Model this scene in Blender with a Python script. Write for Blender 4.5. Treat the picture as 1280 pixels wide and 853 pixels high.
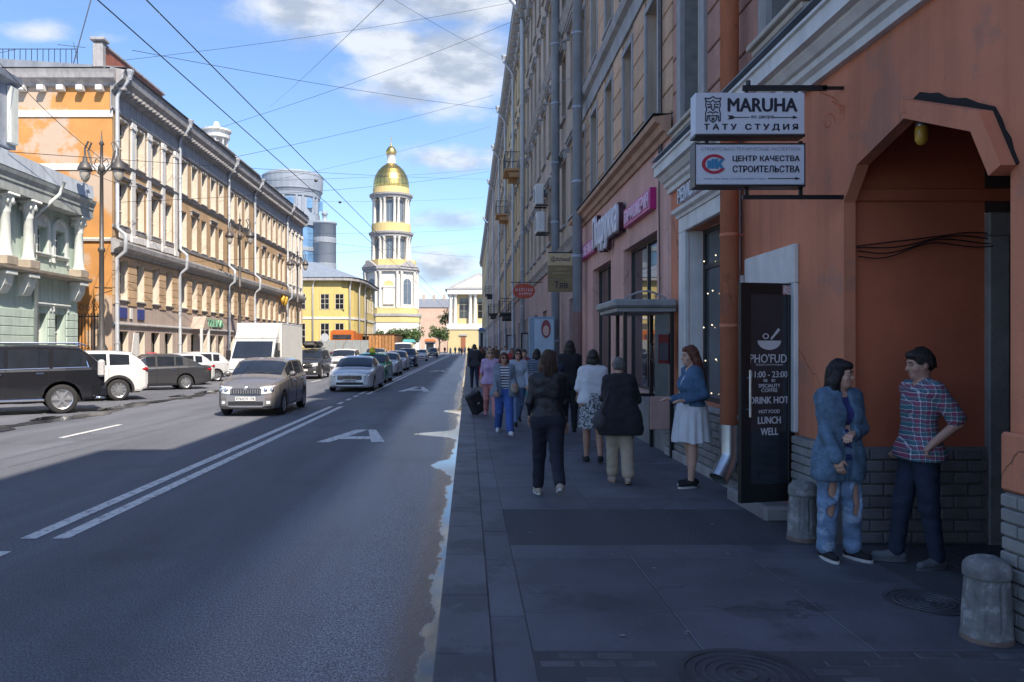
import bpy, math, random
import numpy as np
from mathutils import Vector, Matrix
random.seed(7)
for o in list(bpy.data.objects):
    bpy.data.objects.remove(o)
S = bpy.context.scene
COL = S.collection
PI = math.pi
rad = math.radians

# ------------------------------------------------------------------ camera, sun, sky, exposure
cam_data = bpy.data.cameras.new('camera')
cam = bpy.data.objects.new('camera', cam_data)
COL.objects.link(cam)
cam.location = (0, 0, 1.8)
cam.rotation_euler = (PI / 2, 0, 0)
cam_data.lens = 27.0
cam_data.sensor_width = 36.0
cam_data.shift_x = 55 / 1280
cam_data.shift_y = 7.5 / 1280
cam_data.clip_start = 0.05
cam_data.clip_end = 6000
S.camera = cam
SUN_EL, SUN_AZ = rad(48), rad(180 - 29)          # azimuth clockwise from +Y (street direction)
sd = Vector((math.cos(SUN_EL) * math.sin(SUN_AZ), math.cos(SUN_EL) * math.cos(SUN_AZ), math.sin(SUN_EL)))
sl = bpy.data.lights.new('sun', 'SUN')
sl.energy = 4.3
sl.angle = rad(0.5)
sl.color = (1.0, 0.89, 0.74)
sun = bpy.data.objects.new('sun', sl)
COL.objects.link(sun)
sun.rotation_euler = sd.to_track_quat('Z', 'Y').to_euler()
S.view_settings.view_transform = 'Standard'
S.view_settings.look = 'None'
S.view_settings.gamma = 1
S.view_settings.use_curve_mapping = False
S.view_settings.exposure = 0.92
S.cycles.max_bounces = 6
S.cycles.diffuse_bounces = 3
S.cycles.glossy_bounces = 3
S.cycles.transmission_bounces = 4
S.cycles.transparent_max_bounces = 6


class NT:
    """small helper for node trees"""
    def __init__(self, tree):
        self.t = tree
        self.n = tree.nodes
        self.n.clear()

    def node(self, typ, **kw):
        nd = self.n.new(typ)
        for k, v in kw.items():
            setattr(nd, k, v)
        return nd

    def link(self, a, b):
        self.t.links.new(a, b)

    def val(self, sock, v):
        if hasattr(v, 'is_linked') or hasattr(v, 'links'):
            self.link(v, sock)
        else:
            sock.default_value = v

    def math(self, op, a, b=None, c=None, clamp=False):
        nd = self.node('ShaderNodeMath', operation=op, use_clamp=clamp)
        self.val(nd.inputs[0], a)
        if b is not None:
            self.val(nd.inputs[1], b)
        if c is not None:
            self.val(nd.inputs[2], c)
        return nd.outputs[0]

    def mix(self, fac, a, b, typ='MIX'):
        nd = self.node('ShaderNodeMix', data_type='RGBA', blend_type=typ)
        self.val(nd.inputs[0], fac)
        self.val(nd.inputs[6], a)
        self.val(nd.inputs[7], b)
        return nd.outputs[2]

    def noise(self, vec, scale, detail=4, rough=0.55, dist=0.0):
        nd = self.node('ShaderNodeTexNoise')
        if vec is not None:
            self.link(vec, nd.inputs['Vector'])
        nd.inputs['Scale'].default_value = scale
        nd.inputs['Detail'].default_value = detail
        nd.inputs['Roughness'].default_value = rough
        nd.inputs['Distortion'].default_value = dist
        return nd.outputs[0]

    def maprange(self, v, a, b, c=0.0, d=1.0, smooth=False):
        nd = self.node('ShaderNodeMapRange', interpolation_type='SMOOTHSTEP' if smooth else 'LINEAR')
        self.val(nd.inputs[0], v)
        for i, q in enumerate((a, b, c, d)):
            nd.inputs[i + 1].default_value = q
        return nd.outputs[0]

    def scalevec(self, vec, s):
        nd = self.node('ShaderNodeVectorMath', operation='MULTIPLY')
        self.link(vec, nd.inputs[0])
        nd.inputs[1].default_value = s
        return nd.outputs[0]


def c4(c):
    return (c[0], c[1], c[2], 1.0)


def srgb(r, g, b):
    f = lambda u: (u / 255 / 12.92) if u / 255 <= 0.04045 else ((u / 255 + 0.055) / 1.055) ** 2.4
    return (f(r), f(g), f(b))


# world: Nishita sky with procedural cloud cover in direction space
W = bpy.data.worlds.new('World')
S.world = W
W.use_nodes = True
w = NT(W.node_tree)
sky = w.node('ShaderNodeTexSky')
sky.sky_type = 'NISHITA'
sky.sun_disc = False
sky.sun_elevation = SUN_EL
sky.sun_rotation = SUN_AZ
sky.air_density = 1.0
sky.dust_density = 0.6
sky.ozone_density = 5.5
tc = w.node('ShaderNodeTexCoord').outputs['Generated']
sp = w.node('ShaderNodeSeparateXYZ')
w.link(tc, sp.inputs[0])
dx, dy, dz = sp.outputs
yy = w.math('MAXIMUM', dy, 0.15)
A = w.math('DIVIDE', dx, yy)
B = w.math('DIVIDE', dz, yy)
nz = w.noise(w.scalevec(tc, (1, 1, 2.2)), 5.5, 8, 0.58, 0.3)
nz2 = w.noise(w.scalevec(tc, (1, 1, 2.0)), 14, 6, 0.6)
field = None
CLOUDS = [  # direction (tan) of the clouds seen down the street: a, b, size a, size b, weight
    (-0.08, 0.35, 0.10, 0.055, 1.05), (-0.01, 0.36, 0.09, 0.07, 1.0), (-0.11, 0.395, 0.07, 0.03, 0.9), (-0.16, 0.445, 0.16, 0.045, 0.95), (-0.02, 0.45, 0.14, 0.035, 0.9), (-0.26, 0.43, 0.08, 0.03, 0.5),
    (-0.02, 0.245, 0.075, 0.028, 0.95), (0.03, 0.25, 0.05, 0.03, 0.8),
    (-0.02, 0.165, 0.07, 0.022, 0.75), (-0.03, 0.105, 0.09, 0.032, 1.0), (0.01, 0.13, 0.05, 0.03, 0.6), (-0.15, 0.1, 0.06, 0.012, 0.3),
    (-0.55, 0.41, 0.06, 0.02, 0.75), (-0.47, 0.40, 0.06, 0.018, 0.6), (-0.03, 0.055, 0.1, 0.02, 0.7)]
for (a0, b0, sa, sb, wt) in CLOUDS:
    u = w.math('MULTIPLY', w.math('SUBTRACT', A, a0), 1 / sa)
    v = w.math('MULTIPLY', w.math('SUBTRACT', B, b0), 1 / sb)
    d2 = w.math('ADD', w.math('MULTIPLY', u, u), w.math('MULTIPLY', v, v))
    g = w.math('MULTIPLY', w.math('EXPONENT', w.math('MULTIPLY', d2, -0.9)), wt)
    field = g if field is None else w.math('MAXIMUM', field, g)
gen = w.maprange(nz, 0.54, 0.80, 0, 0.75)                      # generic broken cloud elsewhere
fwd = w.maprange(dy, 0.55, 0.3, 0, 1)
field = w.math('MAXIMUM', field, w.math('MULTIPLY', gen, fwd))
edge = w.math('ADD', field, w.math('MULTIPLY', w.math('SUBTRACT', nz, 0.5), 1.5))
edge = w.math('ADD', edge, w.math('MULTIPLY', w.math('SUBTRACT', nz2, 0.5), 0.55))
mask = w.maprange(edge, 0.30, 0.85, 0, 0.93, True)
shade = w.maprange(w.noise(w.scalevec(tc, (1, 1, 2.6)), 9, 6, 0.6), 0.40, 0.60, 0, 1, True)
ccol = w.mix(shade, (2.0, 2.3, 2.8, 1), (3.5, 3.7, 4.0, 1))
thin = w.maprange(w.noise(w.scalevec(tc, (1, 1, 5.0)), 3.0, 7, 0.62), 0.45, 0.8, 0, 0.18)
skyc = w.mix(1.0, sky.outputs[0], (.93, .93, .97, 1), 'MULTIPLY')
skyc = w.mix(thin, skyc, (2.8, 3.2, 3.9, 1))
out = w.mix(mask, skyc, ccol)
bg = w.node('ShaderNodeBackground')
w.link(out, bg.inputs[0])
bg.inputs[1].default_value = 0.135
wo = w.node('ShaderNodeOutputWorld')
w.link(bg.outputs[0], wo.inputs[0])


# ------------------------------------------------------------------ materials
MATS = {}


def mat(name, col, rough=0.7, var=0.12, scale=2.0, bump=0.0, bscale=40.0, metal=0.0, spec=0.5,
        streak=0.0, objvar=0.0, emit=0.0, coat=0.0, fine=0.0, patch=None, local=False, crack=0.0):
    if name in MATS:
        return MATS[name]
    m = bpy.data.materials.new(name)
    m.use_nodes = True
    t = NT(m.node_tree)
    b = t.node('ShaderNodeBsdfPrincipled')
    o = t.node('ShaderNodeOutputMaterial')
    t.link(b.outputs[0], o.inputs[0])
    if local:
        pos = t.node('ShaderNodeTexCoord').outputs['Object']
    else:
        pos = t.node('ShaderNodeNewGeometry').outputs['Position']
    c = c4(col)
    if var > 0:
        n = t.noise(pos, scale, 5, 0.6)
        f = t.maprange(n, 0.3, 0.7)
        c = t.mix(f, c4([q * (1 - var) for q in col]), c4([min(1, q * (1 + var)) for q in col]))
    if patch:                                    # (colour, scale, threshold, amount)
        n = t.noise(pos, patch[1], 6, 0.62)
        f = t.maprange(n, patch[2], patch[2] + 0.05, 0, patch[3])
        c = t.mix(f, c, c4(patch[0]))
    if fine > 0:
        n = t.noise(pos, 160, 3, 0.7)
        f = t.maprange(n, 0.3, 0.7, 1 - fine, 1 + fine)
        c = t.mix(1.0, c, f, 'MULTIPLY')
    if streak > 0:
        n = t.noise(t.scalevec(pos, (3.0, 3.0, 0.22)), 1.3, 6, 0.65)
        f = t.maprange(n, 0.42, 0.72, 1.0, 1 - streak)
        c = t.mix(1.0, c, f, 'MULTIPLY')
    if crack > 0:
        vo = t.node('ShaderNodeTexVoronoi', feature='DISTANCE_TO_EDGE')
        ds = t.node('ShaderNodeVectorMath', operation='ADD')
        nv = t.node('ShaderNodeTexNoise')
        t.link(pos, nv.inputs['Vector'])
        nv.inputs['Scale'].default_value = 2.5
        nv.inputs['Detail'].default_value = 6
        t.link(pos, ds.inputs[0])
        t.link(t.scalevec(nv.outputs['Color'], (.55, .55, .55)), ds.inputs[1])
        t.link(ds.outputs[0], vo.inputs['Vector'])
        vo.inputs['Scale'].default_value = 0.75
        ln = t.maprange(vo.outputs['Distance'], 0.003, 0.009, 1, 0)
        f = t.math('MULTIPLY', ln, t.maprange(t.noise(pos, 0.8, 3), .50, .58, 0, crack))
        c = t.mix(f, c, c4([q * .25 for q in col]))
    if objvar > 0:
        r = t.node('ShaderNodeObjectInfo').outputs['Random']
        f = t.maprange(r, 0, 1, 1 - objvar, 1 + objvar)
        c = t.mix(1.0, c, f, 'MULTIPLY')
    t.val(b.inputs['Base Color'], c)
    b.inputs['Roughness'].default_value = rough
    b.inputs['Metallic'].default_value = metal
    b.inputs['Specular IOR Level'].default_value = spec
    b.inputs['Coat Weight'].default_value = coat
    b.inputs['Coat Roughness'].default_value = 0.04
    if emit > 0:
        b.inputs['Emission Color'].default_value = c4(col)
        b.inputs['Emission Strength'].default_value = emit
    if bump > 0:
        bn = t.node('ShaderNodeBump')
        bn.inputs['Strength'].default_value = 1.0
        bn.inputs['Distance'].default_value = bump
        t.link(t.noise(pos, bscale, 5, 0.65), bn.inputs['Height'])
        t.link(bn.outputs[0], b.inputs['Normal'])
    MATS[name] = m
    return m


# ------------------------------------------------------------------ mesh builder
class MB:
    def __init__(self):
        self.v, self.f = [], []

    def add(self, vs, fs):
        k = len(self.v)
        self.v.extend([tuple(p) for p in vs])
        self.f.extend([tuple(k + i for i in q) for q in fs])
        return self

    def quad(self, a, b, c, d):
        return self.add((a, b, c, d), ((0, 1, 2, 3),))

    def box(self, x0, x1, y0, y1, z0, z1, F=None, c=0.0):
        x0, x1 = min(x0, x1), max(x0, x1)
        y0, y1 = min(y0, y1), max(y0, y1)
        z0, z1 = min(z0, z1), max(z0, z1)
        if c > 0:
            c = min(c, (x1 - x0) * .45, (y1 - y0) * .45, (z1 - z0) * .45)
            lo, hi = (x0, y0, z0), (x1, y1, z1)
            vs, idx = [], {}
            for sx in (0, 1):
                for sy in (0, 1):
                    for sz in (0, 1):
                        s = (sx, sy, sz)
                        for ax in range(3):
                            p = [0, 0, 0]
                            for k in range(3):
                                e = hi[k] if s[k] else lo[k]
                                p[k] = e if k == ax else (e - c if s[k] else e + c)
                            idx[(s, ax)] = len(vs)
                            vs.append(tuple(p))
            fs = []
            for ax in range(3):
                o1, o2 = [k for k in range(3) if k != ax]
                for side in (0, 1):
                    q = []
                    for (a, b) in ((0, 0), (1, 0), (1, 1), (0, 1)):
                        s = [0, 0, 0]
                        s[ax], s[o1], s[o2] = side, a, b
                        q.append(idx[(tuple(s), ax)])
                    fs.append(tuple(q))
                for a in (0, 1):
                    for b in (0, 1):
                        s0, s1 = [0, 0, 0], [0, 0, 0]
                        s0[o1] = s1[o1] = a
                        s0[o2] = s1[o2] = b
                        s0[ax], s1[ax] = 0, 1
                        fs.append((idx[(tuple(s0), o1)], idx[(tuple(s1), o1)], idx[(tuple(s1), o2)], idx[(tuple(s0), o2)]))
            for s in [(a, b, d) for a in (0, 1) for b in (0, 1) for d in (0, 1)]:
                fs.append((idx[(s, 0)], idx[(s, 1)], idx[(s, 2)]))
        else:
            vs = [(x0, y0, z0), (x1, y0, z0), (x1, y1, z0), (x0, y1, z0), (x0, y0, z1), (x1, y0, z1), (x1, y1, z1), (x0, y1, z1)]
            fs = [(0, 3, 2, 1), (4, 5, 6, 7), (0, 1, 5, 4), (1, 2, 6, 5), (2, 3, 7, 6), (3, 0, 4, 7)]
        if F is not None:
            vs = [F.p(*q) for q in vs]
        return self.add(vs, fs)

    def prism(self, poly, d0, d1, F=None, ax='y'):
        """poly of (a, b) extruded from d0 to d1: ax y -> (a, d, b); ax z -> (a, b, d); ax x -> (d, a, b)"""
        def mk(a, b, d):
            q = (a, d, b) if ax == 'y' else ((a, b, d) if ax == 'z' else (d, a, b))
            return F.p(*q) if F is not None else q
        n = len(poly)
        vs = [mk(a, b, d0) for a, b in poly] + [mk(a, b, d1) for a, b in poly]
        fs = [tuple(range(n)), tuple(range(2 * n - 1, n - 1, -1))]
        fs += [(i, (i + 1) % n, n + (i + 1) % n, n + i) for i in range(n)]
        return self.add(vs, fs)

    def tube(self, pts, r, n=8, caps=True):
        pts = [Vector(p) for p in pts]
        rs = r if isinstance(r, (list, tuple)) else [r] * len(pts)
        up = None
        vs, fs = [], []
        for i, p in enumerate(pts):
            d = (pts[min(i + 1, len(pts) - 1)] - pts[max(i - 1, 0)]).normalized()
            if up is None:
                up = Vector((0, 0, 1)) if abs(d.z) < 0.9 else Vector((1, 0, 0))
            s = d.cross(up)
            if s.length < 1e-6:
                s = d.orthogonal()
            s.normalize()
            up = s.cross(d).normalized()
            for k in range(n):
                a = 2 * PI * k / n
                vs.append(p + (s * math.cos(a) + up * math.sin(a)) * rs[i])
        for i in range(len(pts) - 1):
            for k in range(n):
                fs.append((i * n + k, i * n + (k + 1) % n, (i + 1) * n + (k + 1) % n, (i + 1) * n + k))
        if caps:
            fs.append(tuple(range(n)))
            fs.append(tuple(range((len(pts) - 1) * n, len(pts) * n)))
        return self.add(vs, fs)

    def lathe(self, prof, c=(0, 0, 0), n=24, a0=0.0, a1=2 * PI, axis='z'):
        full = abs(a1 - a0 - 2 * PI) < 1e-6
        m = n if full else n + 1
        vs, fs = [], []
        for (r, z) in prof:
            for k in range(m):
                a = a0 + (a1 - a0) * k / n
                q = (r * math.cos(a), r * math.sin(a), z)
                if axis == 'x':
                    q = (z, q[0], q[1])
                elif axis == 'y':
                    q = (q[0], z, q[1])
                vs.append((c[0] + q[0], c[1] + q[1], c[2] + q[2]))
        for i in range(len(prof) - 1):
            for k in range(n):
                k2 = (k + 1) % m
                fs.append((i * m + k, i * m + k2, (i + 1) * m + k2, (i + 1) * m + k))
        return self.add(vs, fs)

    def ball(self, c, r, n=10, m=7):
        r = r if isinstance(r, (list, tuple)) else (r, r, r)
        vs, fs = [], []
        for i in range(m + 1):
            t = PI * i / m
            for k in range(n):
                a = 2 * PI * k / n
                vs.append((c[0] + r[0] * math.sin(t) * math.cos(a), c[1] + r[1] * math.sin(t) * math.sin(a), c[2] + r[2] * math.cos(t)))
        for i in range(m):
            for k in range(n):
                fs.append((i * n + k, i * n + (k + 1) % n, (i + 1) * n + (k + 1) % n, (i + 1) * n + k))
        return self.add(vs, fs)

    def mesh(self, name, material, smooth=False):
        me = bpy.data.meshes.new(name)
        me.from_pydata(self.v, [], self.f)
        if smooth:
            me.polygons.foreach_set('use_smooth', [True] * len(me.polygons))
        if material is not None:
            me.materials.append(material)
        me.update()
        return me

    def build(self, name, material, parent=None, smooth=False, loc=None):
        return link(name, self.mesh(name, material, smooth), parent, loc=loc)


def link(name, data, parent=None, loc=None, rot=None, M=None, scale=None):
    o = bpy.data.objects.new(name, data)
    COL.objects.link(o)
    if parent is not None:
        o.parent = parent
    if M is not None:
        o.matrix_basis = M
    else:
        if loc is not None:
            o.location = loc
        if rot is not None:
            o.rotation_euler = rot
        if scale is not None:
            o.scale = scale
    return o


def empty(name, loc=(0, 0, 0), rz=0.0):
    o = bpy.data.objects.new(name, None)
    COL.objects.link(o)
    o.location = loc
    o.rotation_euler = (0, 0, rz)
    return o


def tag(o, label, cat, group=None):
    o['label'] = label
    o['category'] = cat
    if group:
        o['group'] = group
    return o


def thing(name, label, cat, loc=(0, 0, 0), rz=0.0, group=None):
    return tag(empty(name, loc, rz), label, cat, group)


def struct(o):
    o['kind'] = 'structure'
    return o


def stuff(o):
    o['kind'] = 'stuff'
    return o


def copy_tree(o, parent=None):
    c = o.copy()
    COL.objects.link(c)
    c.parent = parent
    for ch in list(o.children):
        copy_tree(ch, c)
    return c


class Frame:
    """facade frame: u along the wall (to the right for somebody facing it), d outward, v up"""
    def __init__(self, origin, n):
        self.o = Vector(origin)
        self.n = Vector(n).normalized()
        self.u = (-self.n).cross(Vector((0, 0, 1)))

    def p(self, u, d, v):
        q = self.o + self.u * u + self.n * d
        return (q.x, q.y, q.z + v)

    def M(self, u, d, v):
        """matrix taking local x=u, y=-d (into the wall), z=up"""
        m = Matrix.Identity(4)
        m.col[0][:3] = self.u
        m.col[1][:3] = -self.n
        m.col[2][:3] = (0, 0, 1)
        m.col[3][:3] = self.p(u, d, v)
        return m


def wall(mb, F, u0, u1, v0, v1, holes, reveal=0.2, d=0.0, rmb=None):
    """front face with rectangular holes (a, b, c, e) = u range, v range, with reveals"""
    us = sorted(set([u0, u1] + [h[0] for h in holes] + [h[1] for h in holes]))
    vs = sorted(set([v0, v1] + [h[2] for h in holes] + [h[3] for h in holes]))
    us = [q for q in us if u0 <= q <= u1]
    vs = [q for q in vs if v0 <= q <= v1]
    for j in range(len(vs) - 1):
        cv = (vs[j] + vs[j + 1]) / 2
        run = None
        for i in range(len(us) - 1):
            cu = (us[i] + us[i + 1]) / 2
            inside = any(h[0] < cu < h[1] and h[2] < cv < h[3] for h in holes)
            if not inside and run is None:
                run = us[i]
            if run is not None and (inside or i == len(us) - 2):
                e = us[i] if inside else us[i + 1]
                mb.quad(F.p(run, d, vs[j]), F.p(e, d, vs[j]), F.p(e, d, vs[j + 1]), F.p(run, d, vs[j + 1]))
                run = None
    for h in holes:
        a, b, c, e = h[:4]
        r = h[4] if len(h) > 4 else reveal
        for (p, q) in (((a, c), (b, c)), ((b, c), (b, e)), ((b, e), (a, e)), ((a, e), (a, c))):
            (rmb or mb).quad(F.p(p[0], d, p[1]), F.p(q[0], d, q[1]), F.p(q[0], d - r, q[1]), F.p(p[0], d - r, p[1]))


FONT_CACHE = {}


def text_mesh(txt, size, material, extrude=0.0, align='CENTER', sx=1.0, bold=0.0):
    cu = bpy.data.curves.new('lettering', 'FONT')
    cu.body = txt
    cu.size = size
    cu.align_x = align
    cu.align_y = 'CENTER'
    cu.extrude = extrude
    cu.offset = bold
    cu.resolution_u = 3
    o = bpy.data.objects.new('tmp', cu)
    COL.objects.link(o)
    dg = bpy.context.evaluated_depsgraph_get()
    dg.update()
    me = bpy.data.meshes.new_from_object(o.evaluated_get(dg))
    bpy.data.objects.remove(o)
    bpy.data.curves.remove(cu)
    me.transform(Matrix.Rotation(PI / 2, 4, 'X') @ Matrix.Scale(sx, 4, (1, 0, 0)))
    me.materials.clear()
    me.materials.append(material)
    return me


def text(F, u, d, v, txt, width, height, material, parent, name='lettering', extrude=0.0, bold=0.0, fat=0.0):
    """lettering on a frame, fitted to a width and a letter height (m)"""
    me = text_mesh(txt, 1.0, material, 0.0, bold=bold)
    xs = [p.co.x for p in me.vertices]
    zs = [p.co.z for p in me.vertices]
    if not xs:
        return None
    wd, ht = max(xs) - min(xs), max(zs) - min(zs)
    cx, cz = (max(xs) + min(xs)) / 2, (max(zs) + min(zs)) / 2
    if extrude > 0:
        me = text_mesh(txt, 1.0, material, extrude / (height / ht), bold=bold)
    me.transform(Matrix.Translation((-cx, 0, -cz)))
    me.transform(Matrix.Diagonal((width / wd, height / ht, height / ht, 1)))
    if fat > 0:                                   # heavier strokes: the outline repeated a little to each side
        g = MB()
        vs, fs = [tuple(p.co) for p in me.vertices], [tuple(p.vertices) for p in me.polygons]
        for i, (a, b) in enumerate(((-1, 0), (1, 0), (0, .6), (0, -.6), (.5, 0), (-.5, 0))):
            g.add([(x + a * fat, y - i * .0002, z + b * fat) for x, y, z in vs], fs)
        me = g.mesh(name, material)
    return link(name, me, parent, M=F.M(u, d, v) if F else None)


def smoothstep(a, b, x):
    t = min(1, max(0, (x - a) / (b - a)))
    return t * t * (3 - 2 * t)


def px(x, y, Y):
    """point seen at photo pixel (x, y) at distance Y down the street"""
    return ((x - 585) * Y / 960, Y, 1.8 + (434 - y) * Y / 960)
# ------------------------------------------------------------------ shared materials
def asphalt(name, base, wet):
    m = bpy.data.materials.new(name)
    m.use_nodes = True
    t = NT(m.node_tree)
    b = t.node('ShaderNodeBsdfPrincipled')
    o = t.node('ShaderNodeOutputMaterial')
    t.link(b.outputs[0], o.inputs[0])
    pos = t.node('ShaderNodeNewGeometry').outputs['Position']
    sx = t.node('ShaderNodeSeparateXYZ')
    t.link(pos, sx.inputs[0])
    big = t.noise(t.scalevec(pos, (1.0, 0.10, 1)), 0.9, 6, 0.6)         # tracks along the street
    fine = t.noise(pos, 95, 3, 0.75)
    c = t.mix(t.maprange(big, 0.3, 0.7), c4([q * 0.72 for q in base]), c4([q * 1.25 for q in base]))
    mid = t.noise(t.scalevec(pos, (1, .6, 1)), 85, 2, 0.8)
    c = t.mix(1.0, c, t.maprange(fine, 0.36, 0.64, 0.6, 1.5), 'MULTIPLY')
    c = t.mix(1.0, c, t.maprange(mid, 0.38, 0.62, 0.55, 1.5), 'MULTIPLY')
    c = t.mix(t.maprange(t.noise(pos, .55, 7, .65), .54, .66, 0, .45), c, c4([q * .6 for q in base]))
    damp = t.math('ADD', sx.outputs[0], t.math('MULTIPLY', t.math('SUBTRACT', t.noise(t.scalevec(pos, (1, 0.16, 1)), 0.8, 5, 0.6), 0.5), 0.7))
    dampf = t.maprange(damp, -2.1, -1.3, 0, 1, True) if wet else 0.0
    rg = t.math('ADD', t.maprange(fine, 0.3, 0.7, 0.62, 0.82), t.math('MULTIPLY', dampf, -0.36)) if wet else 0.8
    if wet:
        c = t.mix(1.0, c, t.maprange(t.math('MULTIPLY', dampf, t.maprange(mid, .4, .6)), 0, 1, 1.0, 1.9), 'MULTIPLY')  # sheen on the damp grain painted in as lighter speckle
        wet2 = t.maprange(damp, -0.58, -0.36, 0, 1, True)
        c = t.mix(t.math('MULTIPLY', wet2, .6), c, c4([q * .4 for q in base]))
        rg = t.math('SUBTRACT', rg, t.math('MULTIPLY', wet2, .18))
        crack = t.noise(t.scalevec(pos, (1.0, 0.35, 1)), 2.2, 8, 0.7, 0.6)
        c = t.mix(t.maprange(crack, 0.62, 0.72, 0, 0.35), c, c4([q * 0.45 for q in base]))
    pool = 0.0
    if wet:                                   # standing water against the kerb
        dist = t.math('SUBTRACT', -0.18, sx.outputs[0])
        alongy = t.scalevec(pos, (0, 1, 0))
        wv = t.maprange(t.noise(alongy, .8, 4, .6), .38, .7, .05, .15)
        for (yc, sd_, am) in ((15.9, .45, .85), (11.7, .6, .26), (3.7, .5, .10), (21.5, .6, .4)):
            e = t.math('DIVIDE', t.math('SUBTRACT', sx.outputs[1], yc), sd_)
            wv = t.math('ADD', wv, t.math('MULTIPLY', t.math('EXPONENT', t.math('MULTIPLY', t.math('MULTIPLY', e, e), -1.0)), am))
        rag = t.math('MULTIPLY', t.math('SUBTRACT', t.noise(t.scalevec(pos, (1, .6, 1)), 7, 7, .7), .5), .26)
        pool = t.maprange(t.math('SUBTRACT', t.math('ADD', dist, rag), wv), -.035, .035, 1, 0, True)
        c = t.mix(pool, c, c4((0.02, 0.022, 0.026)))
        rg = t.math('ADD', t.math('MULTIPLY', rg, t.math('SUBTRACT', 1.0, pool)), .03)
    t.val(b.inputs['Base Color'], c)
    t.val(b.inputs['Roughness'], rg)
    b.inputs['Specular IOR Level'].default_value = 0.5
    bn = t.node('ShaderNodeBump')
    bn.inputs['Distance'].default_value = 0.012
    t.val(bn.inputs['Strength'], t.math('SUBTRACT', 1.0, pool) if wet else 1.0)
    t.link(t.math('ADD', fine, t.math('MULTIPLY', mid, .8)), bn.inputs['Height'])
    t.link(bn.outputs[0], b.inputs['Normal'])
    return m


M_ROAD = asphalt('road_asphalt', (0.125, 0.132, 0.155), True)
M_PATCH = asphalt('patch_asphalt', (0.066, 0.069, 0.08), False)
M_GROUND = mat('ground', (0.16, 0.155, 0.15), 0.9, 0.2, 0.5)
M_PAINT = mat('road_paint', (0.62, 0.62, 0.60), 0.6, 0.12, 6, patch=((0.16, 0.16, 0.17), 11, 0.54, 0.7), fine=0.2)
M_SLAB = mat('paving_slab', (0.098, 0.102, 0.122), 0.62, 0.25, 1.6, 0.004, 60, objvar=0.13, fine=0.12,
             patch=((0.055, 0.058, 0.07), 1.1, 0.56, 0.7), crack=.6)
M_SIDE = mat('sidewalk_base', (0.07, 0.072, 0.08), 0.8, 0.2, 3, 0.003, 80)
M_KERB = mat('kerb_granite', (0.105, 0.109, 0.128), 0.6, 0.2, 3, 0.004, 60, objvar=0.12, fine=0.2, patch=((0.05, 0.053, 0.065), 1.2, .52, .75))
M_COBBLE = mat('cobble', (0.085, 0.085, 0.095), 0.6, 0.25, 5, 0.006, 40, objvar=0.22)
M_WATER = mat('puddle_water', (0.03, 0.033, 0.04), 0.03, 0.0, spec=1.0)
M_IRON = mat('cast_iron', (0.07, 0.072, 0.08), 0.6, 0.3, 6, metal=0.2)
M_BLACK = mat('black_metal', (0.012, 0.012, 0.014), 0.4, 0.1, 8)
M_PIPE = mat('painted_pipe', (0.48, 0.51, 0.55), 0.45, 0.12, 2, streak=0.25, metal=0.15)
M_PIPE_DARK = mat('slate_pipe', (0.34, 0.39, 0.46), 0.5, 0.15, 2, streak=0.3)
M_ZINC = mat('zinc', (0.52, 0.54, 0.56), 0.33, 0.15, 6, metal=0.9)
M_ROOF = mat('roof_metal', (0.26, 0.28, 0.31), 0.5, 0.15, 1.5, streak=0.2, metal=0.3)
M_ROOFRED = mat('roof_red', (0.30, 0.10, 0.06), 0.7, 0.2, 2)
M_GLASS = mat('window_glass', (0.022, 0.026, 0.032), 0.03, 0.3, 0.8, spec=1.0, objvar=0.6)
M_GLASSD = mat('dim_window_glass', (0.035, 0.036, 0.038), 0.10, 0.4, 0.8, spec=0.5, objvar=0.6)
M_CREAM = mat('cream_frame', (0.62, 0.58, 0.50), 0.6, 0.08, 4, streak=0.15)
M_DARKFR = mat('dark_frame', (0.025, 0.028, 0.03), 0.4, 0.1, 8)
M_WHITE = mat('white_trim', (0.66, 0.65, 0.63), 0.65, 0.1, 3, streak=0.2)
M_GREYTRIM = mat('grey_stucco', (0.36, 0.35, 0.35), 0.75, 0.15, 3, streak=0.35)
M_OCHRE = mat('ochre_stucco', (0.47, 0.315, 0.175), 0.85, 0.12, 1.2, 0.004, 30, streak=0.15)
M_OCHRE_OLD = mat('peeling_ochre_stucco', (0.50, 0.24, 0.075), 0.85, 0.14, 0.9, 0.004, 30,
                  patch=((0.46, 0.39, 0.32), 0.30, 0.525, 0.8))
M_PEACH = mat('peach_block', (0.50, 0.345, 0.21), 0.85, 0.10, 2, 0.004, 30, streak=0.2, objvar=0.10)
M_BAND = mat('pale_pink_stucco', (0.44, 0.35, 0.30), 0.85, 0.10, 2, 0.003, 30, streak=0.2)
M_MINT = mat('mint_stucco', (0.46, 0.56, 0.50), 0.8, 0.10, 2, 0.003, 30, streak=0.25)
M_MINTW = mat('mint_white', (0.64, 0.68, 0.65), 0.75, 0.08, 3, streak=0.2)
M_STONE = mat('weathered_stone', (0.36, 0.31, 0.25), 0.85, 0.2, 3, 0.005, 25)
M_TERRA = mat('terracotta_stucco', (0.60, 0.215, 0.115), 0.82, 0.14, 0.9, 0.006, 22, streak=0.22, patch=((0.36, 0.18, 0.13), 1.6, 0.57, 0.55), fine=.08, crack=.85)
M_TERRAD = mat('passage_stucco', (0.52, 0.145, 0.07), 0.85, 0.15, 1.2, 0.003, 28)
M_PINK = mat('pink_stucco', (0.64, 0.37, 0.31), 0.8, 0.12, 1.0, 0.005, 24, streak=0.2, patch=((0.45, 0.30, 0.27), 1.4, 0.58, 0.5), crack=.6)
M_BRICKG = mat('painted_brick', (0.25, 0.245, 0.235), 0.75, 0.2, 4, 0.006, 30, objvar=0.10, patch=((0.12, 0.12, 0.12), 5, 0.62, 0.5))
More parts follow.
